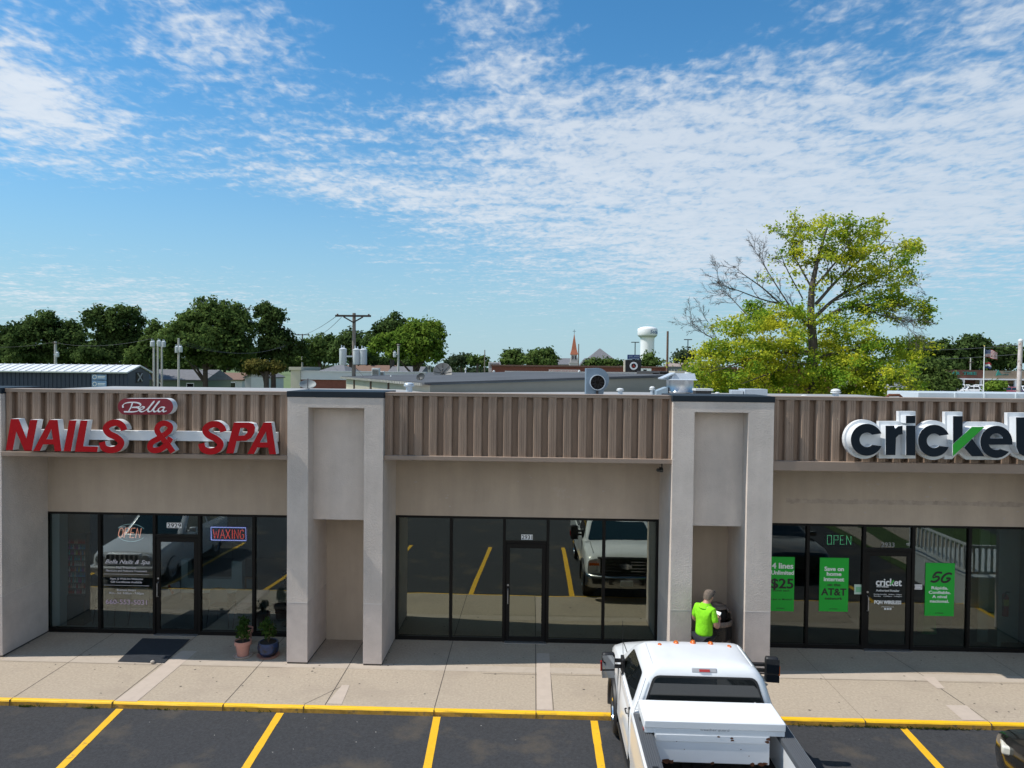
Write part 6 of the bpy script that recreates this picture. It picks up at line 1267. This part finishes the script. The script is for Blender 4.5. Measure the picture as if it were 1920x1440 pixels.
for k, (dx, dy) in enumerate(((0, 0), (0, 5), (0, 9))): wire(at(337, 637+dy, 61), at(566, 630+dy*.6, 95), 1.7-.2*k, label=('topmost', 'middle', 'lowest')[k]+' wire sagging from the two transformer pole to the slim crossarm pole')
wire(at(553, 628, 95), at(632, 592, 40), .4, label='upper thin wire rising to the left end of the dark crossarm'); wire(at(581, 629, 95), at(640, 595, 40), .5, label='lower thin wire rising to the dark crossarm'); wire(at(106, 643, 78), at(288, 634, 62), .5, label='wire from the pale pole above the shed to the three poles'); wire(at(-60, 647, 80), at(103, 641, 78), .4, label='wire running off the left edge from the shed pole')
wire(at(338, 665, 61), at(420, 706, 75), .5, label='wire drooping from the two transformer pole to the tree'); wire(at(1700, 653, 150), at(1912, 647, 40), .3, label='upper wire in front of the dark trees on the right', r=.02); wire(at(1690, 671, 150), at(1912, 664, 45), .3, label='lower wire in front of the dark trees on the right', r=.02); wire(at(668, 690, 40), at(710, 728, 36), .1, label='service wire from the tall pole down to the roof')
for px, yt, Y, lb in ((1191, 641, 112, 'twin headed lamp post left of the water tower'), (1290, 636, 112, 'twin headed lamp post left of the yellow green tree')):
    p = at(px, yt, Y); t = thing('street_lamp', lb, 'lamp post', (p.x, Y, LOT)); b = MB(); b.cyl((p.x, Y, LOT), (p.x, Y, p.z), .1, .07, n=8); b.build('post', BLACK, t)
    for s in (-1, 1): b = MB(); b.box(*sorted((p.x+s*.08, p.x+s*.62)), Y-.18, Y+.18, p.z-.12, p.z); b.build('lamp_head', BLACK, t, bevel=.03)
# ------------------------------------------------------------------ the far stores on the right
Ys = 165; u = Ys/FPX; x0, xm, x2 = at(1700, 700, Ys).x, at(1844, 700, Ys).x, at(1990, 700, Ys).x; zt = at(1800, 693.5, Ys).z; zc = at(1800, 709, Ys).z
t = thing('variety_store', 'brick store front with teal lettering and a white canopy line far right', 'store', ((x0+x2)/2, Ys, LOT))
b = MB(); b.box(x0, xm, Ys, Ys+30, zc, zt); b.box(x0, xm, Ys+3, Ys+30, LOT, zc); b.build('brick_facade', mat('brown red brick', (.15, .065, .045), .9, var=.15, scale=3), t); b = MB(); b.box(xm, x2, Ys-.1, Ys+30, zc, zt-.1); b.box(xm, x2, Ys+3, Ys+30, LOT, zc); b.build('tan_facade', mat('tan stone', (.30, .23, .16), .9, var=.1, scale=2), t)
b = MB(); b.box(x0, x2, Ys-.6, Ys+.2, zc-.35, zc-.02); b.build('canopy_edge', WHITE, t)
for k in range(9):
    xx = x0+(x2-x0)*(k+.3)/9; b = MB(); b.box(xx-.18, xx+.18, Ys-.4, Ys, LOT, zc-.35); b.build('canopy_post', WHITE, t)
for k in range(6):
    xx = x0+(x2-x0)*(k+.5)/6; b = MB(); b.box(xx-2.6, xx+2.6, Ys+2.9, Ys+3, LOT+.3, zc-1.2); b.build('shop_window', DARKGLASS, t)
TEAL = mat('teal sign', (.03, .22, .18), .5); p = at(1794, 703, Ys-.2)
t = thing('store_sign', 'teal letters DOLLAR TREE on the far brick store', 'shop sign', (p.x, Ys-.2, p.z)); b = MB(); text(b, 'DOLLAR  TREE', p.x, p.z+.05, Ys, 72*u, 5.4*u, 0, .25, off=.02); b.build('lettering', TEAL, t)
p = at(1872, 703, Ys-.2); t = thing('triangle_sign', 'teal triangle and script sign on the far tan store', 'shop sign', (p.x, Ys-.3, p.z)); b = MB(); b.plate([[(p.x-4.5*u, p.z-1.5*u), (p.x+5*u, p.z), (p.x-.5*u, p.z+9*u)]], Ys-.3, Ys-.1, 0); b.build('triangle', TEAL, t); b = MB(); text(b, 'Beachside', p.x+9*u, p.z-.5*u, Ys-.1, 20*u, 3*u, 0, .1, shear=.4); text(b, 'TANNING', p.x+16*u, p.z+5*u, Ys-.1, 14*u, 1.6*u, 0, .1); b.build('lettering', mat('dull teal sign', (.06, .17, .16), .6), t)
FLZ = 1.6                                               # the far lot lies on higher ground
MB().box(50, 170, 105, 164, -.4, FLZ).struct('far_parking_lot', LIGHTLOT)
for i, (px, py, Y, rz, pm, kd, lb) in enumerate(((1815, 737, 143, 1.35, WPAINT, 'suv', 'white suv parked beside the flag pole on the far lot'), (1783, 733, 150, .3, SPAINT, 'suv', 'silver car at the left end of the far lot'), (1800, 728, 157, 1.2, WPAINT, 'suv', 'white car behind the white suv on the far lot'), (1826, 727, 158, 1.2, WPAINT, 'suv', 'white suv close to the store canopy'), (1848, 729, 150, 1.0, WPAINT, 'sedan', 'white sedan right behind the flag pole'), (1872, 728, 156, 1.2, WPAINT, 'suv', 'white car behind the green bush on the far lot'), (1893, 739, 138, .5, RPAINT, 'suv', 'dark red car near the right edge of the far lot'), (1908, 731, 150, 1.1, WPAINT, 'suv', 'white suv by the weathered mast on the far lot'), (1835, 732, 146, .2, NPAINT, 'sedan', 'navy car between the white cars on the far lot'))):
    p = at(px, py, Y); car('parked_car', lb, 'car', (p.x, Y, FLZ), rz, paint=pm, kind=kd, Hh=1.7 if kd == 'suv' else 1.45, group='cars on the far parking lot')
p = at(500, 723, 74); car('white_van', 'white van parked between the ochre shrub and the brick building', 'van', (p.x, 74, LOT), 1.4, L=5.2, Wd=2.0, Hh=2.2, belt=1.25, hood=1.15, cowl=1.3, rf=.9, rr=-2.4, tail=-2.5, paint=WPAINT)
p = at(517, 725, 68); car('maroon_car', 'maroon car half hidden beside the white van', 'car', (p.x, 68, LOT), 1.5, paint=RPAINT, kind='sedan', Hh=1.9, belt=1.2, hood=1.15); p = at(432, 726, 70); car('dark_car', 'dark car roof showing over the left fascia', 'car', (p.x, 70, LOT), 1.6, paint=NPAINT, Hh=2.0, belt=1.25, hood=1.2)
# flags
p = at(1846, 650, 95); u = 95/FPX; t = thing('flag_pole', 'white flag pole on the far parking lot', 'flag pole', (p.x, 95, LOT)); b = MB(); b.cyl((p.x, 95, LOT), (p.x, 95, p.z), .09, .05, n=10); b.build('pole', WHITE, t); b = MB(); b.ball((p.x, 95, p.z+.08), .1); b.build('finial', mat('gold ball', (.5, .38, .1), .3, metal=.8), t)
def flag(name, label, ptop, w, h, cols, canton=None, droop=.25):
    b = MB(); nx, ns = 14, len(cols)
    def P(i, j): s = i/nx; return (ptop.x+.08+w*s*.92, 95+.12*sin(s*7)*s, ptop.z-h*j/ns-droop*w*s*s-.06*sin(s*9+j*.2))
    for i in range(nx):
        for j in range(ns): b.quad(P(i, j), P(i+1, j), P(i+1, j+1), P(i, j+1), canton[2] if canton and i < nx*canton[0] and j < canton[1] else cols[j])
    if canton:
        for i in range(4):
            for j in range(3):
                q = Vector(P(.6+i*1.4, .9+j*2.2))+Vector((0, -.03, 0)); b.add([q+Vector((.05*cos(a)*(1 if k % 2 == 0 else .4), 0, .05*sin(a)*(1 if k % 2 == 0 else .4))) for k, a in enumerate([radians(90+36*z) for z in range(10)])], [tuple(range(10))], 1)
    return b.solo(name, [mat('flag red', (.38, .03, .04), .8), mat('flag white', (.6, .6, .6), .8), mat('flag blue', (.03, .05, .16), .8)], label, 'flag', recalc=False)
flag('striped_flag', 'striped flag with a blue starred corner flying at the pole top', at(1846.5, 655, 95), 1.75, 1.05, [0, 1]*6+[0], (.42, 7, 2), .22)
flag('tricolour_flag', 'smaller red white and blue banded flag below the striped one', at(1846.5, 679, 95), .9, .75, [0, 0, 1, 1, 2, 2], None, .2)
# ------------------------------------------------------------------ trees
def leaf_mesh(name, P, Nn, S, m, parent, rng):
    """many small leaf-shaped faces: centre, facing and size arrays"""
    n = len(P); a = np.cross(Nn, rng.normal(size=(n, 3))); a /= np.linalg.norm(a, axis=1)[:, None]+1e-9; b = np.cross(Nn, a)
    S = S[:, None]; V = np.empty((n, 4, 3)); bend = Nn*S*.18
    V[:, 0] = P-a*S*.55; V[:, 1] = P+b*S*.36+bend; V[:, 2] = P+a*S*.6; V[:, 3] = P-b*S*.36+bend
    me = bpy.data.meshes.new(name); me.vertices.add(n*4); me.vertices.foreach_set('co', V.reshape(-1)); me.loops.add(n*4); me.loops.foreach_set('vertex_index', np.arange(n*4, dtype=np.int32))
    me.polygons.add(n); me.polygons.foreach_set('loop_start', np.arange(0, n*4, 4, dtype=np.int32)); me.polygons.foreach_set('loop_total', np.full(n, 4, dtype=np.int32)); me.materials.append(m); me.update(); me.validate()
    o = bpy.data.objects.new(name, me); COL.objects.link(o); o.parent = parent; return o
def crown(ells, leaf, rng, dens=2.4, clump=.16, up=.35):
    """ells: (centre, rx, ry, rz) in metres; leaves gather in clumps over the shells, thinner inside"""
    PP = []; NN = []; SS = []
    for c, rx, ry, rz in ells:
        R = np.array((rx, ry, rz)); area = 4*pi*((rx*ry)**1.6/3+(rx*rz)**1.6/3+(ry*rz)**1.6/3)**(1/1.6); tot = int(dens*area/(leaf*leaf*.42)); rm = R.mean(); cr = max(clump*rm, leaf*1.6); nc = max(10, int(area/(cr*cr)*.62)); per = max(6, tot//nc)
        d = rng.normal(size=(nc, 3)); d /= np.linalg.norm(d, axis=1)[:, None]; d[:, 2] = np.where(d[:, 2] < -.45, -d[:, 2]*.4, d[:, 2]); rad = rng.uniform(.70, 1.06, nc)[:, None]*np.where(rng.random(nc) < .2, .75, 1)[:, None]
        cc = d*rad*R; k = rng.integers(0, nc, tot); off = rng.normal(size=(tot, 3))*cr*.55*np.array((1, 1, .62)); P = cc[k]+off; q = P/R; q /= np.linalg.norm(q, axis=1)[:, None]+1e-6
        o2 = off/(np.linalg.norm(off, axis=1)[:, None]+1e-6); Nn = q*.35+o2*.55+rng.normal(size=(tot, 3))*.55+np.array((0, 0, up)); Nn /= np.linalg.norm(Nn, axis=1)[:, None]
        PP.append(P+np.array(c)); NN.append(Nn); SS.append(leaf*rng.uniform(.65, 1.45, tot))
    return np.concatenate(PP), np.concatenate(NN), np.concatenate(SS)
BARK = mat('tree bark', (.07, .055, .045), .95, var=.25, scale=5, stretch=(3, 3, .6))
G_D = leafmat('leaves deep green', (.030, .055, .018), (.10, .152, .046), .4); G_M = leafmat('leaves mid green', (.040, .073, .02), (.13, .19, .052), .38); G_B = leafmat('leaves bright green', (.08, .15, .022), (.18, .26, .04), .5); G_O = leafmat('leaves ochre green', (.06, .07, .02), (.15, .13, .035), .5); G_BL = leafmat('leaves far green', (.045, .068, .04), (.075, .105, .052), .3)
def tree(name, label, base_px, Y, ells, m, seed, leaf_px=5.2, dens=2.3, trunk_w=.3, depth=.8, clump=.2, forks=True):
    rng = np.random.default_rng(seed); u = Y/FPX; rnd = random.Random(seed)
    E = []
    for i, (px, py, rx, ry) in enumerate(ells):
        p = at(px, py, Y); dy = rng.uniform(-.5, .5)*rx*u; E.append(((p.x, Y+dy, p.z), rx*u, depth*rx*u, ry*u))
    bx = at(base_px, 700, Y).x; t = thing(name, label, 'tree', (bx, Y, LOT)); off = np.array((bx, Y, LOT))
    P, Nn, S = crown(E, leaf_px*u, rng, dens, clump); leaf_mesh('crown', P-off, Nn, S, m, t, rng)
    zc = min(e[0][2] for e in E); b = MB(); top = max(zc, LOT+1.2)
    b.tube([(bx, Y, LOT), (bx+rnd.uniform(-.1, .1), Y, LOT+(top-LOT)*.5), (bx, Y, top)], [trunk_w*1.25, trunk_w, trunk_w*.8], 9)
    for (cx, cy, cz), rx, ry, rz in E:
        st = Vector((bx, Y, LOT+(top-LOT)*rnd.uniform(.45, .95))); en = Vector((cx, cy, cz+rz*.45)); mid = st.lerp(en, .5)+Vector((rnd.uniform(-.3, .3), rnd.uniform(-.3, .3), rz*.1)); b.tube([st, mid, en], [trunk_w*.5, trunk_w*.3, trunk_w*.1], 7)
        if forks:
            for k in range(5):
                f = rnd.uniform(.5, 1); s0 = st.lerp(en, f); e0 = Vector((cx+rx*rnd.uniform(-.85, .85), cy+ry*rnd.uniform(-.8, .8), cz+rz*rnd.uniform(-.5, .9))); b.tube([s0, s0.lerp(e0, .5)+Vector((0, 0, .15)), e0], [trunk_w*.18, trunk_w*.1, trunk_w*.04], 5)
    b.build('trunk', BARK, t); return t
TREES = [
 ('broadleaf_tree', 'dark tree cut by the left edge behind the navy shed', 0, 104, [(-25, 655, 45, 38), (15, 645, 36, 36), (20, 672, 45, 24)], G_D, 1),
 ('broadleaf_tree', 'broad dark tree rising over the white shed roof', 85, 100, [(75, 640, 48, 42), (88, 612, 32, 27), (118, 628, 32, 30), (140, 652, 32, 36), (45, 630, 24, 24), (70, 674, 60, 22)], G_D, 2),
 ('broadleaf_tree', 'two headed dark tree left of the three pale poles', 220, 96, [(190, 606, 27, 30), (238, 606, 36, 33), (214, 640, 48, 40), (250, 646, 30, 34), (200, 668, 44, 24)], G_D, 3),
 ('small_tree', 'small pale green tree behind the three pale poles', 290, 92, [(290, 618, 11, 17), (284, 645, 18, 25), (298, 660, 17, 24), (270, 672, 28, 22)], G_M, 4),
 ('large_tree', 'largest green tree left of centre with its forked trunk showing', 385, 86, [(392, 602, 52, 44), (345, 624, 38, 38), (432, 616, 44, 46), (385, 645, 74, 38), (348, 664, 36, 26), (442, 662, 42, 32), (398, 672, 40, 22), (330, 640, 26, 25)], G_M, 5),
 ('tall_tree', 'tall dark tree with a detached top right of the largest tree', 512, 90, [(497, 586, 21, 17), (518, 596, 20, 15), (503, 616, 24, 22), (520, 645, 32, 30), (548, 664, 22, 30), (500, 668, 34, 30)], G_D, 6),
 ('spreading_shrub', 'ochre green flat topped shrub below the tall dark tree', 500, 80, [(488, 686, 28, 10), (505, 692, 24, 9), (475, 696, 16, 8)], G_O, 7),
 ('broadleaf_tree', 'rounded green tree right of the slim crossarm pole', 600, 145, [(600, 652, 26, 24), (622, 648, 20, 18), (582, 670, 20, 18), (612, 674, 34, 16)], G_M, 8),
 ('broadleaf_tree', 'dark tree directly behind the tall power pole', 658, 125, [(650, 638, 21, 20), (668, 650, 22, 26), (640, 664, 24, 22), (678, 672, 26, 16)], G_D, 9),
 ('tall_tree', 'dark tall tree behind the bright green tree', 735, 112, [(742, 612, 27, 22), (722, 622, 18, 20), (728, 645, 36, 28), (705, 640, 22, 20)], G_D, 10),
 ('broadleaf_tree', 'bright green tree right of the tall power pole', 778, 96, [(792, 640, 40, 38), (808, 618, 23, 20), (770, 622, 18, 16), (765, 660, 38, 32), (722, 655, 26, 26), (745, 640, 20, 20), (805, 668, 30, 24)], G_B, 11),
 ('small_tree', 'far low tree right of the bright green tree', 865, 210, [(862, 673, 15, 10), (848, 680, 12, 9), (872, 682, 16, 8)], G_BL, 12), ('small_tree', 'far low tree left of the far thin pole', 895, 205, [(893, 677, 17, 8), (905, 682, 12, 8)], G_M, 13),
 ('broadleaf_tree', 'rounded tree above the dark store roof', 965, 172, [(963, 668, 19, 14), (972, 678, 20, 11), (950, 677, 12, 11)], G_M, 14), ('broadleaf_tree', 'rounded tree just left of the church hall', 1015, 165, [(1018, 664, 21, 13), (1030, 674, 14, 13), (1002, 674, 17, 13), (1015, 682, 28, 8)], G_M, 15),
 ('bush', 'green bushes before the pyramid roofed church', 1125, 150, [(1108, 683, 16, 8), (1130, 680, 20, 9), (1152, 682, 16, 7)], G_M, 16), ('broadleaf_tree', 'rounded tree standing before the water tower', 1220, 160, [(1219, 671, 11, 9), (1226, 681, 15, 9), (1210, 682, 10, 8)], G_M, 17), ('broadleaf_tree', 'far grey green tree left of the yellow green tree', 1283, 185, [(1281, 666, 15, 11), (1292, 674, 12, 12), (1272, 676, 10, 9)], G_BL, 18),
 ('broadleaf_tree', 'dark tree left of the largest far tree on the right', 1745, 212, [(1757, 655, 23, 18), (1738, 668, 30, 25), (1705, 668, 26, 22), (1780, 668, 20, 20), (1755, 685, 45, 16)], G_D, 19), ('broadleaf_tree', 'largest far tree on the right behind the flags', 1825, 212, [(1822, 650, 30, 23), (1830, 668, 36, 22), (1800, 672, 24, 22), (1835, 688, 45, 14)], G_D, 20), ('broadleaf_tree', 'dark tree between the flags and the right edge', 1890, 212, [(1888, 664, 25, 17), (1905, 672, 22, 18), (1878, 680, 28, 16), (1935, 672, 30, 22)], G_D, 21),
 ('broadleaf_tree', 'mid green tree over the far brick store roof', 1787, 212, [(1785, 684, 26, 13), (1765, 688, 20, 12)], G_M, 22), ('maple_tree', 'dense dark green tree right of the yellow green tree', 1746, 52, [(1746, 694, 24, 20), (1738, 714, 34, 22), (1762, 712, 22, 22), (1745, 730, 38, 22)], G_M, 23), ('bush', 'small green bush in front of the far red car', 1866, 98, [(1866, 722, 13, 9), (1860, 730, 16, 10)], G_B, 24),
 ('broadleaf_tree', 'low dark tree filling the gap left of the shed pole', 45, 132, [(40, 668, 46, 24), (10, 676, 34, 18), (80, 678, 34, 18)], G_M, 31), ('broadleaf_tree', 'low tree filling the gap between the broad tree and the two headed tree', 160, 134, [(158, 668, 34, 24), (140, 680, 30, 16), (185, 682, 30, 14)], G_D, 32),
 ('broadleaf_tree', 'low tree behind the sage green house', 275, 136, [(268, 666, 34, 24), (300, 672, 30, 22), (250, 682, 30, 14), (325, 684, 30, 14)], G_M, 33), ('broadleaf_tree', 'low dark tree behind the trunk of the largest tree', 400, 138, [(372, 684, 36, 14), (420, 684, 40, 14), (455, 680, 32, 18)], G_D, 34), ('broadleaf_tree', 'low dark tree behind the slim crossarm pole', 560, 150, [(556, 672, 24, 20), (575, 680, 24, 14), (535, 682, 24, 14)], G_D, 35), ('broadleaf_tree', 'low tree between the bright green tree and the dark power pole tree', 695, 138, [(694, 676, 28, 16), (720, 682, 30, 12), (760, 684, 36, 12)], G_D, 36),
]
for a in TREES: tree(*a, trunk_w=.32 if a[3] < 110 else .4)
# far woods along the horizon, one mass
rng = np.random.default_rng(77); E = []
for px in range(-240, 2200, 26):
    Y = rng.uniform(430, 560); u = Y/FPX; p = at(px+rng.uniform(-8, 8), 690+.0104*(px-960)+rng.uniform(-4, 3), Y); E.append(((p.x, Y, p.z-2), 22*u, 10*u, rng.uniform(5, 9)*u))
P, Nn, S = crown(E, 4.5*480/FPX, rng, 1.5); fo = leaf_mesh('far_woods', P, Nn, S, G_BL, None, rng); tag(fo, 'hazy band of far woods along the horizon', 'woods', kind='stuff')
# the big yellow green tree
def big_tree():
    Y = 46.0; u = Y/FPX; rng = np.random.default_rng(5); rnd = random.Random(12); base = at(1526, 740, Y); t = thing('honey_locust', 'large yellow green tree with bare branches on its left side', 'tree', (base.x, Y, LOT)); off = Vector((base.x, Y, LOT))
    P = lambda px, py, dy=0: at(px, py, Y+dy)
    b = MB(); BK = mat('dark branch bark', (.085, .072, .062), .95, var=.25, scale=4); tips = []
    trunk = [Vector((base.x+.1, Y, LOT)), P(1527, 740), P(1524, 690), P(1524, 640), P(1520, 585), P(1522, 540), P(1532, 490), P(1545, 445), P(1556, 412)]
    b.tube(trunk, [.42, .36, .32, .28, .23, .18, .12, .07, .03], 10)
    def grow(s, d, L, r, lv, out, jit=.42, upb=.10):
        r *= .8
        pts = [s]; k = 5; dd = d.normalized(); rr_ = [r]
        for i in range(k):
            dd = (dd+Vector((rnd.gauss(0, jit*.35), rnd.gauss(0, jit*.35), rnd.gauss(upb*.3, jit*.3)))).normalized(); pts.append(pts[-1]+dd*L/k); rr_.append(r*(1-.8*(i+1)/k)+.004)
        b.tube(pts, rr_, 5 if lv < 2 else 4, caps=False)
        out.append((pts[-1], lv)); out.append((pts[3], lv))
        if lv < 3:
            for i in range(2, k+1):
                for q in range(2 if lv == 0 else rnd.choice((1, 2))):
                    ax = Vector((rnd.gauss(0, 1), rnd.gauss(0, 1), rnd.gauss(0, 1))).normalized(); d2 = (Matrix.Rotation(rnd.uniform(.4, .95)*rnd.choice((-1, 1)), 3, ax) @ (pts[i]-pts[i-1]).normalized()); grow(pts[i], d2, L*rnd.uniform(.35, .55), max(rr_[i]*.6, .006), lv+1, out, jit, upb)
    def limb(pxs, r0, dy, leafy, sub=1.0, twig=.9):
        n = len(pxs); pts = [P(x, y, dy*(i/(n-1))) for i, (x, y) in enumerate(pxs)]; c = [Vector(q) for q in catmull([tuple(q) for q in pts], 4)]; m_ = len(c); rs = [max((r0 if leafy else r0*.75)*(1-i/(m_-1))**.8, .010) for i in range(m_)]; b.tube(c, rs, 7); out = []
        for i in range(3, m_, 1):
            d = (c[i]-c[i-1]).normalized()
            for q in range(1 if sub < 1 else 2):
                if rnd.random() > sub*.75: continue
                ax = Vector((rnd.gauss(0, .5), rnd.gauss(0, 1), rnd.gauss(0, .5))).normalized(); d2 = Matrix.Rotation(rnd.uniform(.35, .9)*rnd.choice((-1, 1)), 3, ax) @ d; grow(c[i], d2, twig*rnd.uniform(.5, 1.1)*1.5, rs[i]*.5+.008, 1 if leafy else 1, out, .5 if not leafy else .42, .05)
        if leafy: tips.extend(out)
    # bare limbs, upper left and far left
    limb([(1522, 620), (1495, 590), (1462, 568), (1430, 540), (1395, 515), (1378, 500)], .12, -1.0, False, .8, .8); limb([(1490, 588), (1462, 545), (1440, 510), (1425, 485), (1415, 470)], .07, 1.2, False, .8, .75); limb([(1470, 572), (1425, 560), (1385, 545), (1355, 535), (1345, 515)], .07, -2, False, .8, .75); limb([(1505, 560), (1478, 510), (1465, 480), (1456, 460)], .06, -1.2, False, .7, .7)
    limb([(1520, 660), (1460, 650), (1400, 648), (1350, 640), (1312, 620), (1292, 606)], .11, 1.5, False, .85, .85); limb([(1420, 650), (1380, 632), (1340, 615), (1322, 598)], .05, -.5, False, .8, .75); limb([(1400, 590), (1372, 560), (1355, 545)], .05, 1, False, 1, 1)
    # right hand limbs with brown twiggy ends
    limb([(1523, 600), (1560, 565), (1600, 540), (1650, 520), (1690, 500), (1712, 485)], .13, 1.5, True, .9, 1.0); limb([(1523, 612), (1575, 580), (1630, 572), (1680, 572), (1722, 582)], .13, -1.5, True, .9, .5); limb([(1530, 570), (1570, 525), (1610, 490), (1650, 460), (1672, 435)], .11, .8, True, .9, 1.0); limb([(1520, 545), (1560, 500), (1590, 460), (1602, 440)], .08, -1, True, .9, .9); limb([(1600, 574), (1650, 590), (1690, 600), (1705, 618)], .06, -2.5, False, 1, .9); limb([(1660, 520), (1700, 530), (1728, 540)], .04, 1.5, False, 1, .8)
    limb([(1522, 540), (1500, 500), (1485, 470), (1490, 440)], .07, .7, True, .9, .8)
    # low limbs in the leafy skirt
    for pts, dy in (([(1524, 665), (1480, 660), (1420, 668), (1360, 690), (1320, 700)], -2.5), ([(1524, 680), (1470, 690), (1430, 705), (1390, 720)], -3.5), ([(1525, 672), (1580, 660), (1640, 650), (1690, 652)], 2), ([(1526, 690), (1580, 700), (1630, 710), (1670, 715)], -3), ([(1524, 650), (1490, 620), (1450, 600), (1420, 590)], 2)): limb(pts, .12, dy, True, .8, 1.0)
    b.build('trunk', BK, t)
    cl = [(1545, 420, 26, 1.0), (1560, 432, 24, 1), (1528, 438, 22, 1), (1505, 446, 16, .8), (1585, 440, 20, .9), (1500, 470, 16, .8), (1555, 460, 20, .8), (1540, 480, 18, .7), (1620, 452, 15, .5), (1648, 448, 13, .4), (1570, 475, 18, .7), (1605, 480, 24, 1), (1632, 475, 22, 1), (1590, 500, 20, .9), (1655, 490, 22, .9), (1680, 505, 22, .9), (1700, 520, 16, .7), (1640, 510, 22, .9), (1615, 515, 20, .8), (1668, 530, 20, .8), (1690, 545, 16, .6), (1650, 545, 18, .6), (1610, 545, 16, .5), (1570, 520, 15, .5),
          (1520, 510, 14, .5), (1500, 500, 15, .5), (1480, 490, 14, .4), (1450, 495, 12, .35), (1440, 520, 14, .45), (1475, 525, 15, .5), (1500, 540, 14, .5), (1530, 545, 14, .5), (1525, 570, 14, .7), (1545, 530, 12, .4), (1600, 580, 18, .8), (1630, 575, 20, 1), (1660, 580, 20, 1), (1690, 570, 18, .9), (1715, 578, 16, .8), (1735, 585, 10, .6), (1640, 598, 14, .5), (1725, 600, 10, .4), (1580, 590, 12, .5), (1560, 575, 10, .4),
          (1475, 590, 22, 1), (1450, 600, 22, 1), (1500, 610, 18, .8), (1425, 612, 22, 1), (1395, 605, 20, .8), (1370, 618, 18, .7), (1355, 608, 14, .6), (1530, 600, 14, .6), (1560, 610, 18, .8), (1590, 612, 16, .7), (1550, 630, 16, .7), (1340, 650, 18, .9), (1315, 665, 16, .9), (1360, 665, 22, 1), (1395, 650, 24, 1), (1430, 645, 24, 1), (1465, 640, 22, .9), (1490, 655, 20, .8), (1330, 690, 18, .9), (1310, 695, 12, .6), (1355, 705, 18, .8), (1385, 690, 20, .9), (1420, 680, 24, 1), (1455, 680, 26, 1), (1490, 690, 24, .9), (1340, 725, 16, .8), (1395, 725, 20, .9), (1315, 715, 12, .6), (1365, 735, 18, .8), (1300, 680, 12, .5),
          (1575, 640, 20, .9), (1605, 640, 24, 1), (1635, 655, 24, 1), (1560, 665, 20, .9), (1590, 670, 26, 1), (1620, 680, 26, 1), (1650, 680, 22, .9), (1675, 665, 18, .8), (1690, 650, 16, .7), (1720, 645, 14, .6), (1705, 665, 14, .6), (1545, 690, 22, .9), (1575, 700, 26, 1), (1610, 710, 26, 1), (1645, 710, 22, .9), (1675, 700, 18, .8), (1440, 710, 24, .9), (1475, 715, 26, 1), (1510, 720, 22, .9), (1540, 722, 22, .9), (1420, 735, 18, .8), (1460, 740, 20, .8), (1590, 735, 24, 1), (1630, 738, 24, 1), (1665, 735, 18, .8), (1500, 745, 22, .8), (1550, 748, 22, .9), (1710, 725, 14, .6)]
    PP = []; SS = []; NN = []
    for px, py, r, dn in cl:
        low = py > 585; edge = .3 if px > 1690 or px < 1345 else 1; nsub = int((8 if low else 4.5)*dn)+2; zc = []
        for k in range(nsub): # small sprays
            a = rng.normal(size=3)*np.array((r*.52*u, (3.4 if low else 1.7)*.55*edge, r*.40*u)); zc.append(a)
        zc = np.array(zc); n = int(r*r*dn*(1.9 if low else .60)); k = rng.integers(0, nsub, n); o_ = rng.normal(size=(n, 3))*(np.array((.30, .30, .15)) if low else np.array((.27, .3, .12))); c = at(px, py, Y+rng.uniform(-1.2, 1.2)*edge); PP.append(np.array(c)+zc[k]+o_); NN.append(rng.normal(size=(n, 3))*.75+np.array((0, 0, .7))); SS.append(rng.uniform(.09, .23, n))
    for p, lv in tips:
        n = rnd.choice((0, 0, 0, 3, 6)); 
        if n: PP.append(np.array(p)+rng.normal(size=(n, 3))*np.array((.22, .22, .12))); NN.append(rng.normal(size=(n, 3))*.75+np.array((0, 0, .7))); SS.append(rng.uniform(.11, .22, n))
    PP = np.concatenate(PP)-np.array(off); NN = np.concatenate(NN); NN /= np.linalg.norm(NN, axis=1)[:, None]; SS = np.concatenate(SS)
    # the older lower boughs are greener, the newer growth yellow: two crown parts
    leaf_mesh('crown', PP, NN, SS, leafmat('locust leaves', (.17, .31, .035), (.60, .58, .05), .45, .45), t, rng)
    print('big tree leaves', len(PP))
big_tree()
